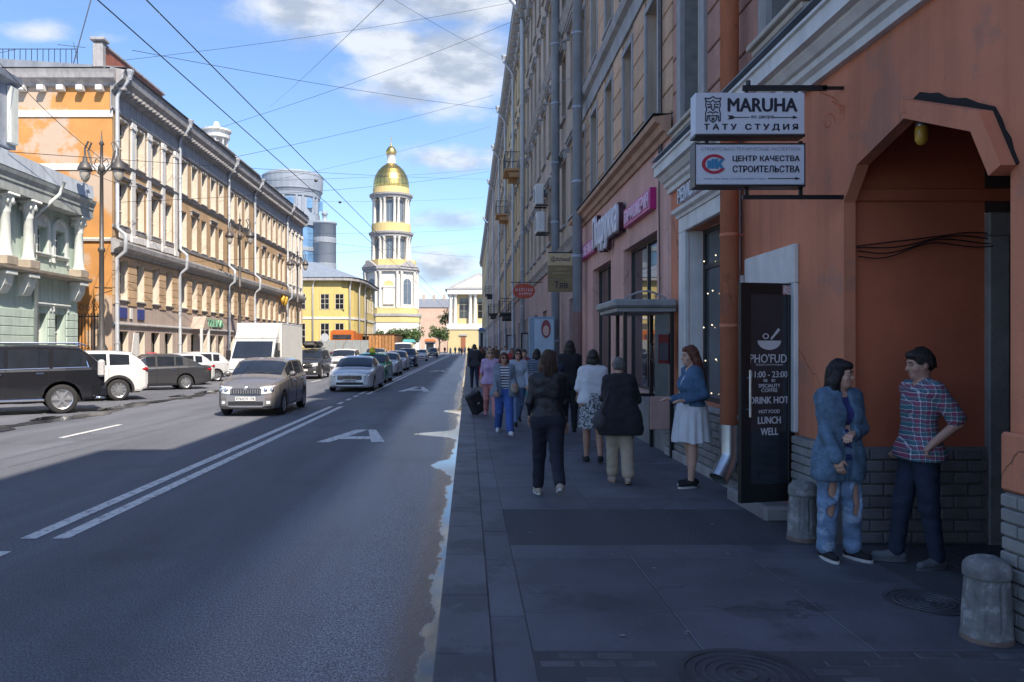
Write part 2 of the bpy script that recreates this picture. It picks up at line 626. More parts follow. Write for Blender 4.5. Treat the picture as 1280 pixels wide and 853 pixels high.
M_MORTAR = mat('mortar', (0.19, 0.185, 0.18), 0.9, 0.2, 6)
M_RUST = mat('rusticated_brown', (0.44, 0.235, 0.18), 0.85, 0.15, 3, 0.006, 30, objvar=0.10, streak=0.2)
M_TAN = mat('rusticated_tan', (0.58, 0.38, 0.25), 0.85, 0.14, 3, 0.005, 30, objvar=0.10, streak=0.2)
M_UPPER = mat('aged_beige', (0.48, 0.38, 0.30), 0.85, 0.16, 1.0, 0.003, 30, streak=0.4)
M_YELLOWB = mat('aged_yellow', (0.60, 0.45, 0.26), 0.85, 0.14, 1.0, streak=0.35)
M_GREYB = mat('aged_grey', (0.40, 0.38, 0.35), 0.85, 0.14, 1.0, streak=0.35)

# ------------------------------------------------------------------ ground, road, pavements
g = MB()
g.quad((-2500, -400, -0.12), (2500, -400, -0.12), (2500, 4000, -0.12), (-2500, 4000, -0.12))
struct(g.build('ground', M_GROUND))
g = MB()
ys = [-40 + 6 * i for i in range(60)]
for a, b in zip(ys[:-1], ys[1:]):
    g.quad((-15.4, a, 0), (-0.18, a, 0), (-0.18, b, 0), (-15.4, b, 0))
road = struct(g.build('road', M_ROAD))


def sheet(name, quads, m, parent, z):
    q = MB()
    for poly in quads:
        q.add([(a, b, z) for a, b in poly], [tuple(range(len(poly)))])
    return q.build(name, m, parent)


def strip(x0, x1, y0, y1):
    return [(x0, y0), (x1, y0), (x1, y1), (x0, y1)]


for (x0, x1) in ((-4.20, -4.05), (-3.90, -3.75)):
    sheet('lane_line', [strip(x0, x1, 7.2, 23.2)], M_PAINT, road, 0.005)
    sheet('lane_line', [strip(x0, x1, 29.2, 190)], M_PAINT, road, 0.005)
for y in (24.2, 25.9, 27.6):
    sheet('lane_dash', [strip(-4.16, -4.02, y, y + 0.85)], M_PAINT, road, 0.005)
sheet('lane_dash', [strip(-4.16, -4.01, 3.4, 6.75)], M_PAINT, road, 0.005)
for y in (15.2, 27.4, 39.5, 51.5, 64, 76, 88):
    sheet('lane_dash', [strip(-8.12, -7.99, y, y + 2.6)], M_PAINT, road, 0.005)


def letter_a(x, y, w_, L):
    k = lambda a, b: (x + a * w_, y + b * L)
    sheet('lane_letter', [[k(-.5, 0), k(-.30, 0), k(.04, 1), k(-.16, 1)], [k(.30, 0), k(.5, 0), k(.17, 1), k(.041, 1)],
                          ], M_PAINT, road, 0.005)
    sheet('lane_letter_bar', [[k(-.26, .2), k(.35, .2), k(.30, .42), k(-.18, .42)]], M_PAINT, road, 0.0075)


letter_a(-2.22, 14.5, 1.30, 2.2)
letter_a(-2.2, 31.0, 1.3, 3.6)
letter_a(-2.2, 56.0, 1.3, 3.6)

# wet gutter strip along the right kerb
rng = random.Random(3)
g = MB()
for a, b in zip(ys[:-1], ys[1:]):
    g.quad((-0.95, a, 0.002), (-0.18, a, 0.002), (-0.18, b, 0.002), (-0.95, b, 0.002))
struct(g.build('wet_gutter', M_ROAD))
g = MB()
M_DAMP = mat('damp_asphalt', (0.035, 0.036, 0.04), 0.25, 0.3, 3, fine=0.3)
rng = random.Random(11)
for k in range(34):
    cy = 11 + k * 1.05
    cx = -10.1 + 0.25 * math.sin(k * 0.9) - 0.2 * rng.random()
    n = 11
    rx, ry = 0.2 + 0.25 * rng.random(), 0.5 + 0.5 * rng.random()
    pts = [(cx + rx * math.cos(2 * PI * i / n) * (0.7 + 0.5 * rng.random()), cy + ry * math.sin(2 * PI * i / n) * (0.7 + 0.5 * rng.random()), 0.004 + 0.0003 * k) for i in range(n)]
    g.add(pts, [tuple(range(n))])
struct(g.build('damp_patch', M_DAMP))
g = MB()
for k in range(7):
    cy, cx = 13.5 + k * 2.9, -10.35 + 0.3 * math.sin(k * 2.1)
    n = 12
    pts = [(cx + (0.16 + 0.12 * rng.random()) * math.cos(2 * PI * i / n), cy + (0.45 + 0.4 * rng.random()) * math.sin(2 * PI * i / n), 0.0165 + 0.0004 * k) for i in range(n)]
    g.add(pts, [tuple(range(n))])
struct(g.build('puddle', M_WATER))

# right pavement: base, kerb stones, slabs, cobbles, patches
g = MB()
g.box(0.136, 3.6, -40, 300, -0.1, 0.1165)
side = struct(g.build('sidewalk', M_SIDE))
kerb_me = MB().box(-0.18, 0.138, 0.0, 0.994, -0.05, 0.124, c=0.008).mesh('kerb_stone', M_KERB)
for i in range(60):
    k = link('kerb_stone', kerb_me, side, loc=(0, 1.2 + i * 1.0, rng.uniform(-0.002, 0.002)))
g = MB()
g.box(-0.18, 0.135, 61.2, 300, -0.05, 0.125)
g.box(-0.18, 0.135, -40, 1.19, -0.05, 0.125)
g.build('kerb_run', M_KERB, side)
meshes = {}


def slab(x0, x1, y0, y1, m=M_SLAB, name='paving_slab', h=0.12, gap=0.005, dz=0.0025, c=0.005):
    key = (round(x1 - x0, 3), round(y1 - y0, 3), m.name)
    if key not in meshes:
        meshes[key] = MB().box(gap / 2, x1 - x0 - gap / 2, gap / 2, y1 - y0 - gap / 2, -0.05, 0.0, c=c).mesh(name, m)
    return link(name, meshes[key], side, loc=(x0, y0, h + rng.uniform(-dz, dz)))


cols = [(0.14, 0.36), (0.36, 1.30), (1.30, 2.25), (2.25, 3.18)]
for ci, (a, b) in enumerate(cols):
    y = 4.25 if ci else 1.5
    while y < 24:
        dy = (0.62 if ci else 1.1)
        if ci and 6.5 < y < 7.9:
            y = 7.96
            continue
        e = y + dy
        if ci and y < 6.5 < e + 0.2:
            e = 6.52
        slab(a, b, y, e)
        y = e
g = MB()
g.box(0.362, 3.18, 6.53, 7.95, 0.0, 0.117)
g.build('asphalt_patch', M_PATCH, side)
for r in range(22):
    y = 1.95 + r * 0.104
    off = 0.11 if r % 2 else 0.0
    x = 0.37 + off
    while x < 3.1:
        if not ((x + 0.1 - 1.42) ** 2 + (y + 0.05 - 3.92) ** 2 < 0.36 ** 2):
            slab(x, x + 0.215, y, y + 0.104, M_COBBLE, 'cobble', 0.118, 0.012, 0.005, 0.012)
        x += 0.217
g = MB()
g.box(0.14, 3.6, 24.0, 300, 0.05, 0.1215)
g.build('far_paving', M_SLAB, side)
# two drains / manhole covers in the pavement
for (mx, my, mr, lab) in ((1.42, 3.92, 0.31, 'round ribbed manhole cover set in the cobbles at the front edge of the pavement'),
                          (3.02, 5.05, 0.24, 'small dark manhole cover in the pavement before the archway')):
    t = thing('manhole_cover', lab, 'manhole cover', (mx, my, 0.118), 0, 'manhole covers in the pavement')
    g = MB()
    g.lathe([(0, 0.008), (mr * .97, 0.008), (mr * .97, -0.03)], n=36)
    g.build('cover_disc', M_IRON, t)
    for k in range(1, 6):
        r0 = mr * (k / 6.0)
        g = MB()
        g.lathe([(r0 - 0.008, 0.007), (r0 - 0.006, 0.013), (r0 + 0.006, 0.013), (r0 + 0.008, 0.007)], n=32)
        g.build('raised_ring', M_IRON, t)
    g = MB()
    g.lathe([(mr * .98, -0.03), (mr * .98, 0.012), (mr * 1.1, 0.012), (mr * 1.1, -0.03)], n=36)
    g.build('rim', M_IRON, t)
# scraps and gum on the slabs
g = MB()
for k in range(26):
    x, y = rng.uniform(.4, 3.1), rng.uniform(4.4, 9)
    a, r0 = rng.uniform(0, 3), rng.uniform(.006, .016)
    g.add([(x + r0 * math.cos(a + q) * (1.6 if i % 2 else 1), y + r0 * math.sin(a + q), .1262) for i, q in enumerate((0, 1.2, 2.5, 3.7, 5))], [(0, 1, 2, 3, 4)])
stuff(g.build('litter', mat('litter', (0.30, 0.29, 0.28), .9, .5, 30)))
# left pavement
g = MB()
g.box(-17.6, -15.4, -20, 84, -0.1, 0.12)
g.box(-17.6, -15.4, 84, 300, -0.1, 0.119)
lside = struct(g.build('far_sidewalk', mat('far_paving', (0.2, 0.195, 0.19), 0.85, 0.15, 2)))
g = MB()
g.box(-15.4, -15.2, -20, 250, -0.05, 0.13)
g.build('kerb', M_KERB, lside)

# ------------------------------------------------------------------ window makers
WCACHE = {}
WR_ = random.Random(4)
M_CURTAIN = mat('curtained_glass', (0.16, 0.155, 0.145), .06, .5, 2.5, spec=.9)
M_BLIND = mat('blind_glass', (0.07, 0.075, 0.08), .06, .5, 1.5, spec=.9)


def window_meshes(w_, h, style, fm, gm):
    key = (round(w_, 3), round(h, 3), style, fm.name, gm.name)
    if key in WCACHE:
        return WCACHE[key]
    t = 0.055
    f, p = MB(), MB()
    a = w_ / 2
    if style.startswith('arch'):
        n = 10
        hs = h - a
        arc = [(a * math.cos(PI * i / n), hs + a * math.sin(PI * i / n)) for i in range(n + 1)]
        arci = [((a - t) * math.cos(PI * i / n), hs + (a - t) * math.sin(PI * i / n)) for i in range(n + 1)]
        o = [(a, 0)] + arc + [(-a, 0)]
        q = [(a - t, t)] + arci + [(-a + t, t)]
        vs, fs = [], []
        for d in (0.0, 0.07):
            vs += [(x, d, z) for x, z in o] + [(x, d, z) for x, z in q]
        m_ = len(o)
        for i in range(m_):
            j = (i + 1) % m_
            fs.append((i, j, m_ + j, m_ + i))
            fs.append((m_ + i, m_ + j, 3 * m_ + j, 3 * m_ + i))
        f.add(vs, fs)
        p.prism([(x, z) for x, z in q], 0.04, 0.055)
        f.box(-0.02, 0.02, 0.005, 0.065, t, h - t)
        f.box(-a + t, a - t, 0.006, 0.064, hs - 0.02, hs + 0.02)
    else:
        f.box(-a, -a + t, 0, 0.07, 0, h)
        f.box(a - t, a, 0, 0.07, 0, h)
        f.box(-a + t, a - t, 0.001, 0.069, 0, t)
        f.box(-a + t, a - t, 0.001, 0.069, h - t, h)
        if style in ('cross', 'six'):
            f.box(-0.028, 0.028, 0.004, 0.066, t, h - t)
            for z in ((0.66,) if style == 'cross' else (0.36, 0.68)):
                f.box(-a + t, -0.028, 0.006, 0.064, h * z - 0.025, h * z + 0.025)
                f.box(0.028, a - t, 0.006, 0.064, h * z - 0.025, h * z + 0.025)
        elif style == 'mullion':
            f.box(-0.03, 0.03, 0.004, 0.066, t, h - t)
        elif style == 'transom':
            f.box(-a + t, a - t, 0.004, 0.066, h * 0.78 - 0.03, h * 0.78 + 0.03)
        p.box(-a + t, a - t, 0.035, 0.05, t, h - t)
    r = (f.mesh('window', fm), p.mesh('pane', gm))
    WCACHE[key] = r
    return r


def window(parent, F, u, v, w_, h, depth, style='cross', fm=None, gm=None):
    if gm is None or gm is M_GLASS or gm is M_GLASSD:
        q = WR_.random()
        gm = M_CURTAIN if q < .22 else (M_BLIND if q < .32 else (gm or M_GLASS))
    fme, pme = window_meshes(w_, h, style, fm or M_CREAM, gm)
    o = link('window', fme, parent, M=F.M(u, -depth, v))
    link('pane', pme, o)
    return o


def rebase(o, loc):
    """put an empty at its thing's base without moving the parts built in world coordinates"""
    o.location = loc
    T = Matrix.Translation(-Vector(loc))
    for ch in o.children:
        ch.matrix_basis = T @ ch.matrix_basis
    return o


SHARED = {}


def shared(key, name, fn, m):
    if key not in SHARED:
        SHARED[key] = fn().mesh(name, m)
    return SHARED[key]


def pipe_run(F, u, d, v0, v1, r, name, m, parent, joggle=None, foot=True, top=True, n=10):
    """rain pipe: gutter head at the eaves, a swan neck in to the wall, a run down and collars"""
    g = MB()
    pts = []
    if top:
        pts += [F.p(u, d + 0.62, v1 + 0.05), F.p(u, d + 0.56, v1 - 0.25), F.p(u, d + 0.1, v1 - 0.85), F.p(u, d, v1 - 1.1)]
    else:
        pts += [F.p(u, d, v1)]
    if joggle:
        a, b, k = joggle
        pts += [F.p(u, d, b), F.p(u, d + k, b - 0.35), F.p(u, d + k, a + 0.35), F.p(u, d, a)]
    pts += [F.p(u, d, v0)]
    if foot:
        pts += [F.p(u, d + 0.05, v0 - 0.12), F.p(u, d + 0.28, v0 - 0.32)]
    g.tube(pts, r, n)
    o = g.build(name, m, parent, True)
    if top:
        h = MB()
        c = F.p(u, d + 0.62, v1)
        h.lathe([(r * .9, -0.25), (r * 1.2, -0.05), (r * 2.0, 0.16), (r * 2.1, 0.24), (r * 1.6, 0.24)], c, 10)
        h.build('gutter_head', m, o)
    v = v0 + 1.5
    while v < v1 - 1.6:
        c = F.p(u, d + (joggle[2] if joggle and joggle[0] < v < joggle[1] else 0), v)
        me = shared(('collar', round(r, 3), m.name), 'collar', lambda: MB().lathe([(r * 1.0, -0.04), (r * 1.18, -0.03), (r * 1.18, 0.03), (r * 1.0, 0.04)], n=10), m)
        if not (joggle and (abs(v - joggle[0]) < .5 or abs(v - joggle[1]) < .5)):
            link('collar', me, o, loc=c)
        v += 2.0
    return o
# ================================================================== right side of the street
XR = 3.2
FR = Frame((XR, 0, 0), (-1, 0, 0))          # u = -Y


def U(y):
    return -y


def rust_blocks(parent, F, u0, u1, v0, v1, n, m, name='rusticated_block', proud=0.035, skip=None):
    """a pier of separate courses with recessed joints"""
    h = (v1 - v0) / n
    me = shared(('rb', round(u1 - u0, 3), round(h, 3), m.name, proud), name,
                lambda: MB().box(0.004, u1 - u0 - 0.004, -proud, 0.0, 0.012, h - 0.012, c=0.014), m)
    for i in range(n):
        if skip and skip(v0 + i * h):
            continue
        link(name, me, parent, M=F.M(u0, 0.0, v0 + i * h))


def cornice(mb, F, u0, u1, prof):
    """moulding: prof = list of (d, v) outline, extruded along u"""
    mb.prism([(d, v) for d, v in prof], u0, u1, F=FrameSwap(F), ax='x')


class FrameSwap:
    def __init__(self, F):
        self.F = F

    def p(self, x, y, z):
        return self.F.p(x, y, z)


def lintel_board(parent, F, u, v, w_, m, name='window_hood'):
    me = shared(('hood', round(w_, 2), m.name), name,
                lambda: MB().box(-w_ / 2, w_ / 2, -0.16, 0, 0.0, 0.07, c=.01).box(-w_ / 2 + .05, w_ / 2 - .05, -0.11, 0, -0.07, -0.003).box(-w_ / 2 + .02, -w_ / 2 + .12, -0.10, 0, -0.26, -0.073).box(w_ / 2 - .12, w_ / 2 - .02, -0.10, 0, -0.26, -0.073), m)
    return link(name, me, parent, M=F.M(u, 0.0, v))


def sill(parent, F, u, v, w_, m):
    me = shared(('sill', round(w_, 2), m.name), 'window_sill', lambda: MB().box(-w_ / 2, w_ / 2, -0.10, 0.02, -0.07, -0.002, c=.008), m)
    return link('window_sill', me, parent, M=F.M(u, 0.0, v))


def surround(parent, F, u, v, w_, h, t, m, proud=0.05, bottom=False, name='window_surround'):
    def fn():
        g = MB()
        a = w_ / 2
        g.box(-a - t, -a, -proud, 0, 0, h, c=.006)
        g.box(a, a + t, -proud, 0, 0, h, c=.006)
        g.box(-a - t, a + t, -proud - .004, 0, h + .001, h + t, c=.006)
        if bottom:
            g.box(-a - t, a + t, -proud - .004, 0, -t, -.001, c=.006)
        return g
    me = shared(('sur', round(w_, 2), round(h, 2), t, m.name, proud, bottom), name, fn, m)
    return link(name, me, parent, M=F.M(u, 0.0, v))


# ---------------- the terracotta building with the archway
B1 = thing('terracotta_building', 'tall terracotta building with octagonal archway, cafe door and white ground floor cornice', 'building')
AY0, AY1 = 4.53, 6.54
holes = [(U(AY1), U(AY0), 0.0, 3.51, 0.10), (U(8.6), U(7.53), 0.30, 2.42, 0.30), (U(11.1), U(9.35), 1.03, 3.48, 0.20)]
g = MB()
wall(g, FR, U(12.1), U(-14), 0, 4.27, holes)
# chamfered corners of the arch
for tri in ([(6.54, 3.03), (6.54, 3.51), (5.525, 3.51), (6.32, 3.30)], [(4.53, 2.88), (4.70, 3.165), (5.525, 3.51), (4.53, 3.51)]):
    g.prism([(U(a), b) for a, b in tri], -0.10, 0.0, F=FR)
g.build('ground_floor_wall', M_TERRA, B1)
# plinth: mortar backing with laid bricks
g = MB()
for (a, b) in ((6.55, 7.41), (2.0, 4.50), (8.78, 12.1), (-14, 2.0)):
    g.box(U(b), U(a), 0.0, 0.055, 0.1, 0.95, F=FR)
g.build('plinth', M_MORTAR, B1)


def bricks(parent, F, u0, u1, v0, rows, d, bl=0.25, bh=0.083, m=M_BRICKG, rr=random.Random(5)):
    me = shared(('brick', bl, bh, m.name), 'brick', lambda: MB().box(0.006, bl - 0.006, -0.028, 0, 0.006, bh - 0.006, c=0.008), m)
    for r in range(rows):
        u = u0 - (bl / 2 if r % 2 else 0)
        while u < u1 - 0.02:
            a, b = max(u, u0), min(u + bl, u1)
            if b - a > 0.05:
                Mx = F.M(a, d + rr.uniform(-0.004, 0.004), v0 + r * bh)
                Mx = Mx @ Matrix.Diagonal(((b - a) / bl, 1, 1, 1))
                link('brick', me, parent, M=Mx)
            u += bl


bricks(B1, FR, U(7.41), U(6.55), 0.12, 10, 0.056)
bricks(B1, FR, U(4.50), U(3.3), 0.12, 10, 0.056, 0.27, 0.083)
bricks(B1, FR, U(12.1), U(8.78), 0.25, 7, 0.056, 0.38, 0.098)
g = MB()
g.box(U(12.1), U(8.78), 0.0, 0.11, 0.08, 0.24, F=FR, c=.01)
g.box(U(12.1), U(8.78), 0.0, 0.10, 0.955, 1.02, F=FR, c=.01)
g.build('plinth_ledge', M_GREYTRIM, B1)
# arch: passage walls, ceiling, trim board
FA = Frame((XR, AY1 + 0.06, 0), (0, -1, 0))         # far passage wall faces the viewer; u = +X from wall plane
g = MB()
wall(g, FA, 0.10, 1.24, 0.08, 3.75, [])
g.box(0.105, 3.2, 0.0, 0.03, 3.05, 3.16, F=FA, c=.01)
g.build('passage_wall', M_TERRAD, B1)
g = MB()
g.box(0.10, 1.24, 0.0, 0.03, 0.08, 0.945, F=FA)
g.build('passage_plinth', M_MORTAR, B1)
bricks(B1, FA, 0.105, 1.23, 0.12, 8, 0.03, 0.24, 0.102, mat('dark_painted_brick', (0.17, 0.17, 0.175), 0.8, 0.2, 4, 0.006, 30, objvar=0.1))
g = MB()
g.box(1.24, 1.42, -0.3, 0.06, 0.08, 2.75, F=FA, c=.012)
g.box(2.55, 2.75, -0.3, 0.06, 0.08, 2.75, F=FA, c=.012)
g.box(1.24, 2.75, -0.3, 0.062, 2.752, 2.95, F=FA, c=.012)
g.build('passage_door_frame', M_BRICKG, B1)
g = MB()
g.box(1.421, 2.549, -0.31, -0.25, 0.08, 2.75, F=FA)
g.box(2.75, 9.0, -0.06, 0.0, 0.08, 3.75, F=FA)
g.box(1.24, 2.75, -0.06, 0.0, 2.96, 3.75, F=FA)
g.build('passage_back', mat('passage_dark', (0.06, 0.045, 0.04), 0.9, 0.2, 2), B1)  # gloom of the deep passage put into a dark wall colour
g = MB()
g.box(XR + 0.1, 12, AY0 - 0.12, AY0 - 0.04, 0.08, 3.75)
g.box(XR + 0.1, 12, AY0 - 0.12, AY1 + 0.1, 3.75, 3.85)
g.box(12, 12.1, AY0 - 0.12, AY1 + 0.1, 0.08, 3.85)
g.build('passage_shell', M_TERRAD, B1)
g = MB()
g.box(XR - 0.02, 12, AY0 - 0.1, AY1 + 0.05, 0.0, 0.112)
g.build('passage_floor', M_PATCH, B1)
g = MB()
tp = [(5.50, 3.575), (4.665, 3.235), (4.47, 2.86), (4.575, 2.82), (4.74, 3.13), (5.52, 3.45)]
g.prism([(U(a), b) for a, b in tp], -0.05, 0.10, F=FR)
g.build('arch_trim', M_TERRA, B1)
g = MB()
gp = [(5.50, 3.58), (5.42, 3.60), (5.31, 3.555), (5.22, 3.53), (5.12, 3.465), (5.0, 3.42), (4.93, 3.40), (4.82, 3.335), (4.66, 3.26), (4.60, 3.17), (4.57, 3.10), (4.52, 3.03), (4.5, 2.96), (4.455, 2.87), (4.47, 2.86), (4.665, 3.235), (5.50, 3.575)]
g.prism([(U(a), b) for a, b in gp], 0.0, 0.012, F=FR)  # dark strip laid on the wall for the shade inside the gap
g.build('arch_gap', mat('gap_dark', (0.012, 0.010, 0.010), .9, 0), B1)
g = MB()
g.box(U(4.55), U(4.0), 0.0, 0.05, 0.955, 1.30, F=FR, c=.015)
g.build('pier_patch', M_TERRA, B1)
# white cornice above the ground floor
g = MB()
cornice(g, FR, U(12.1), U(-14), [(0, 4.20), (0.06, 4.20), (0.06, 4.27), (0.11, 4.30), (0.11, 4.36), (0.15, 4.37), (0.20, 4.43), (0.20, 4.455),
                                 (0.27, 4.46), (0.27, 4.60), (0.30, 4.61), (0.30, 4.64), (0.0, 4.70)])
g.build('cornice', M_WHITE, B1)
g = MB()
g.box(U(12.1), U(-14), 0.0, 0.315, 4.703, 4.715, F=FR)
g.build('cornice_flashing', M_ROOF, B1)
# upper floors
wins = [(11.05, 0.95), (7.75, 0.95), (4.45, 0.95), (1.2, 0.95), (-2.2, .95)]
rows = [(5.15, 2.3), (8.6, 2.3), (12.0, 2.2), (15.2, 1.9)]
FR2 = Frame((XR + 0.06, 0, 0), (-1, 0, 0))
g = MB()
hs = [(U(y) - w_ / 2, U(y) + w_ / 2, v, v + h, 0.2) for (y, w_) in wins for (v, h) in rows]
wall(g, FR2, U(12.1), U(-3), 4.70, 18.2, hs)
g.quad(FR2.p(U(12.1), 0, 4.27), FR2.p(U(12.1), 0, 18.2), FR2.p(U(12.1), -8, 18.2), FR2.p(U(12.1), -8, 4.27))
hs2 = [(U(y) - .475, U(y) + .475, v, v + h, 0.2) for y in (-5.5, -8.5, -11.5) for (v, h) in rows]
wall(g, FR2, U(-3), U(-14), 4.70, 20.8, hs2)
g.build('upper_wall', M_MORTAR, B1)
for (y, w_) in wins:
    for (v, h) in rows:
        window(B1, FR2, U(y), v, w_, h, 0.19, 'cross', M_CREAM)
        if v < 12:
            surround(B1, FR2, U(y), v, w_, h, 0.20, M_GREYTRIM, 0.08)
            sill(B1, FR2, U(y), v, w_ + 0.5, M_GREYTRIM)
for y in (11.05, 7.75, 4.45):
    g = MB()
    w_ = 0.9
    g.box(U(y) - .66, U(y) + .66, 0.04, 0.22, 5.02, 5.08, F=FR2, c=.01)
    g.box(U(y) - .62, U(y) + .62, 0.04, 0.17, 4.95, 5.017, F=FR2, c=.01)
    g.box(U(y) - .56, U(y) + .56, 0.04, 0.12, 4.90, 4.948, F=FR2, c=.01)
    g.box(U(y) - .56, U(y) - .42, 0.04, 0.14, 4.72, 4.897, F=FR2, c=.02)
    g.box(U(y) + .42, U(y) + .56, 0.04, 0.14, 4.72, 4.897, F=FR2, c=.02)
    g.build('sill_console', mat('cream_trim', (0.5, 0.45, 0.38), 0.75, 0.1, 4, streak=.25), B1)
edges = [12.09] + [q for (y, w_) in wins for q in (y + w_ / 2 + .2, y - w_ / 2 - .2)] + [-3]
for k in range(0, len(edges), 2):
    a, b = edges[k], edges[k + 1]
    rust_blocks(B1, FR2, U(a), U(b), 4.72, 12.0, 14, M_RUST)
g = MB()
g.box(U(12.1), U(-14), 0.0, 0.2, 11.75, 11.98, F=FR2)
g.build('storey_band', M_GREYTRIM, B1)
g = MB()
cornice(g, FR2, U(12.1), U(-3), [(0, 17.5), (0.15, 17.5), (0.2, 17.8), (0.5, 17.95), (0.55, 18.2), (0, 18.3)])
cornice(g, FR2, U(-3.0), U(-14), [(0, 20.2), (0.15, 20.2), (0.2, 20.4), (0.5, 20.6), (0.55, 20.85), (0, 20.95)])
g.build('eaves', M_GREYTRIM, B1)
g = MB()
g.box(XR + 0.06, XR + 14, -3, 12.1, 18.2, 18.3)
g.box(XR + 0.06, XR + 14, -14, -3, 20.85, 20.95)
g.box(XR + 0.07, XR + 14, -14, 12.09, 4.9, 5.0)
g.box(XR + 13.9, XR + 14, -14, 12.1, 0, 20.8)
g.box(XR + 0.5, XR + 14, -14.1, -14.0, 0, 20.8)
g.build('roof', M_ROOF, B1)
# cafe doorway: white surround and inner darkness painted on a flat panel
g = MB()
g.box(U(7.53), U(7.42), 0.0, 0.05, 0.97, 2.42, F=FR, c=.01)
g.box(U(8.75), U(8.6), 0.0, 0.05, 0.97, 2.42, F=FR, c=.01)
g.box(U(8.75), U(7.42), 0.0, 0.052, 2.421, 2.80, F=FR, c=.01)
g.build('door_surround', M_WHITE, B1)
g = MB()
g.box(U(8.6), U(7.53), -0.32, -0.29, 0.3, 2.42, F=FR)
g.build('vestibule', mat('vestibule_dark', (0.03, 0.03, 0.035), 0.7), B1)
FD = Frame((0, 0, 0), (0, -1, 0))
door = empty('cafe_door')
door.parent = B1
door['label'] = 'open black glazed cafe door leaf with white lettering'
door.matrix_basis = Matrix.Translation((XR - 0.01, 7.53, 0)) @ Matrix.Rotation(rad(180 + 14), 4, 'Z')
DW, D0, D1 = 0.60, 0.30, 2.42        # leaf in its own coords: x = 0..DW from hinge, z
g = MB()
g.box(0, 0.075, -0.025, 0.025, D0, D1, c=.004)
g.box(DW - 0.11, DW, -0.025, 0.025, D0, D1, c=.004)
g.box(0.075, DW - .11, -0.024, 0.024, D0, D0 + 0.17)
g.box(0.075, DW - .11, -0.024, 0.024, D1 - 0.10, D1)
g.build('door_leaf_frame', M_BLACK, door)
g = MB()
g.box(0.075, DW - .11, -0.008, 0.008, D0 + .17, D1 - .1)
g.build('door_glass', mat('door_glass', (0.03, 0.036, 0.045), 0.06, 0.25, 3, spec=0.6), door)
g = MB()
g.tube([(DW - .07, 0.075, 1.13), (DW - .07, 0.075, 1.58)], 0.012, 8)
for z in (1.2, 1.5):
    g.tube([(DW - .07, 0.02, z), (DW - .07, 0.078, z)], 0.009, 6)
g.build('handle', M_ZINC, door)
M_PRINT = mat('white_print', (0.55, 0.57, 0.60), 0.7, 0.0)
FDo = Frame((DW, 0.0095, 0), (0, 1, 0))   # reads from the viewer's side (leaf turned by 180+)
FDo = Frame((0, 0, 0), (0, 1, 0))


def dtext(txt, zc, wd, ht, x=0.275, bold=0.01):
    return text(FDo, -x, 0.0095, zc, txt, wd, ht, M_PRINT, door, fat=bold * .16)


dtext("PHO'FUDI", 1.690, 0.43, 0.085)
dtext('Gastronomique', 1.628, 0.30, 0.028, bold=0.0)
dtext('11:00 - 23:00', 1.535, 0.40, 0.060)
dtext('пн    вс', 1.475, 0.13, 0.028)
dtext('SPECIALITY', 1.425, 0.24, 0.034)
dtext('COFFEE', 1.38, 0.18, 0.034)
dtext('DRINK HOT', 1.285, 0.43, 0.066, bold=0.02)
dtext('HOT FOOD', 1.175, 0.23, 0.034)
dtext('LUNCH', 1.09, 0.25, 0.068, bold=0.02)
dtext('WELL', 0.98, 0.19, 0.068, bold=0.02)
g = MB()      # printed bowl with spoon and a ring of steam
bowl = [(0.13 * math.cos(PI + PI * i / 14), 1.862 + 0.09 * math.sin(PI + PI * i / 14)) for i in range(15)]
g.prism([(-0.275 + a, b) for a, b in bowl], 0.0088, 0.0098, F=FDo)
for k in range(2):
    r0 = 0.035
    for i in range(14):
        a0, a1 = 2 * PI * i / 14, 2 * PI * (i + 1) / 14
        q = [(-0.275 - 0.04 + k * .02 + rr_ * math.cos(a), 1.905 + k * .01 + rr_ * .8 * math.sin(a)) for rr_, a in ((r0, a0), (r0, a1), (r0 - .012, a1), (r0 - .012, a0))]
        if k == 0:
            g.prism(q, 0.0088, 0.0098, F=FDo)
g.prism([(-0.275 + .01, 1.88), (-0.275 + .025, 1.87), (-0.275 + .12, 1.965), (-0.275 + .10, 1.985)], 0.0088, 0.0098, F=FDo)
g.build('printed_bowl', M_PRINT, door)
stk = MB()
stk.box(0.03, 0.14, 0.026, 0.029, 2.31, 2.40)
st = stk.build('sticker', mat('sticker_white', (0.55, 0.5, 0.5), 0.6, 0.2, 30, patch=((0.45, 0.08, 0.08), 40, 0.52, 0.9)), door)
step = MB()
step.box(2.86, 3.19, 7.40, 8.5, 0.1, 0.26, c=.03)
step.build('stone_step', mat('step_stone', (0.2, 0.19, 0.185), 0.8, 0.2, 4, 0.004, 40), B1)
# little intercom box between pipe and door
g = MB()
g.box(U(8.98), U(8.88), 0.0, 0.05, 2.50, 2.63, F=FR, c=.008)
g.box(U(8.95), U(8.91), 0.05, 0.056, 2.54, 2.59, F=FR)
tag(g.build('intercom_box', M_WHITE), 'small white intercom box on the terracotta wall beside the black door', 'intercom')
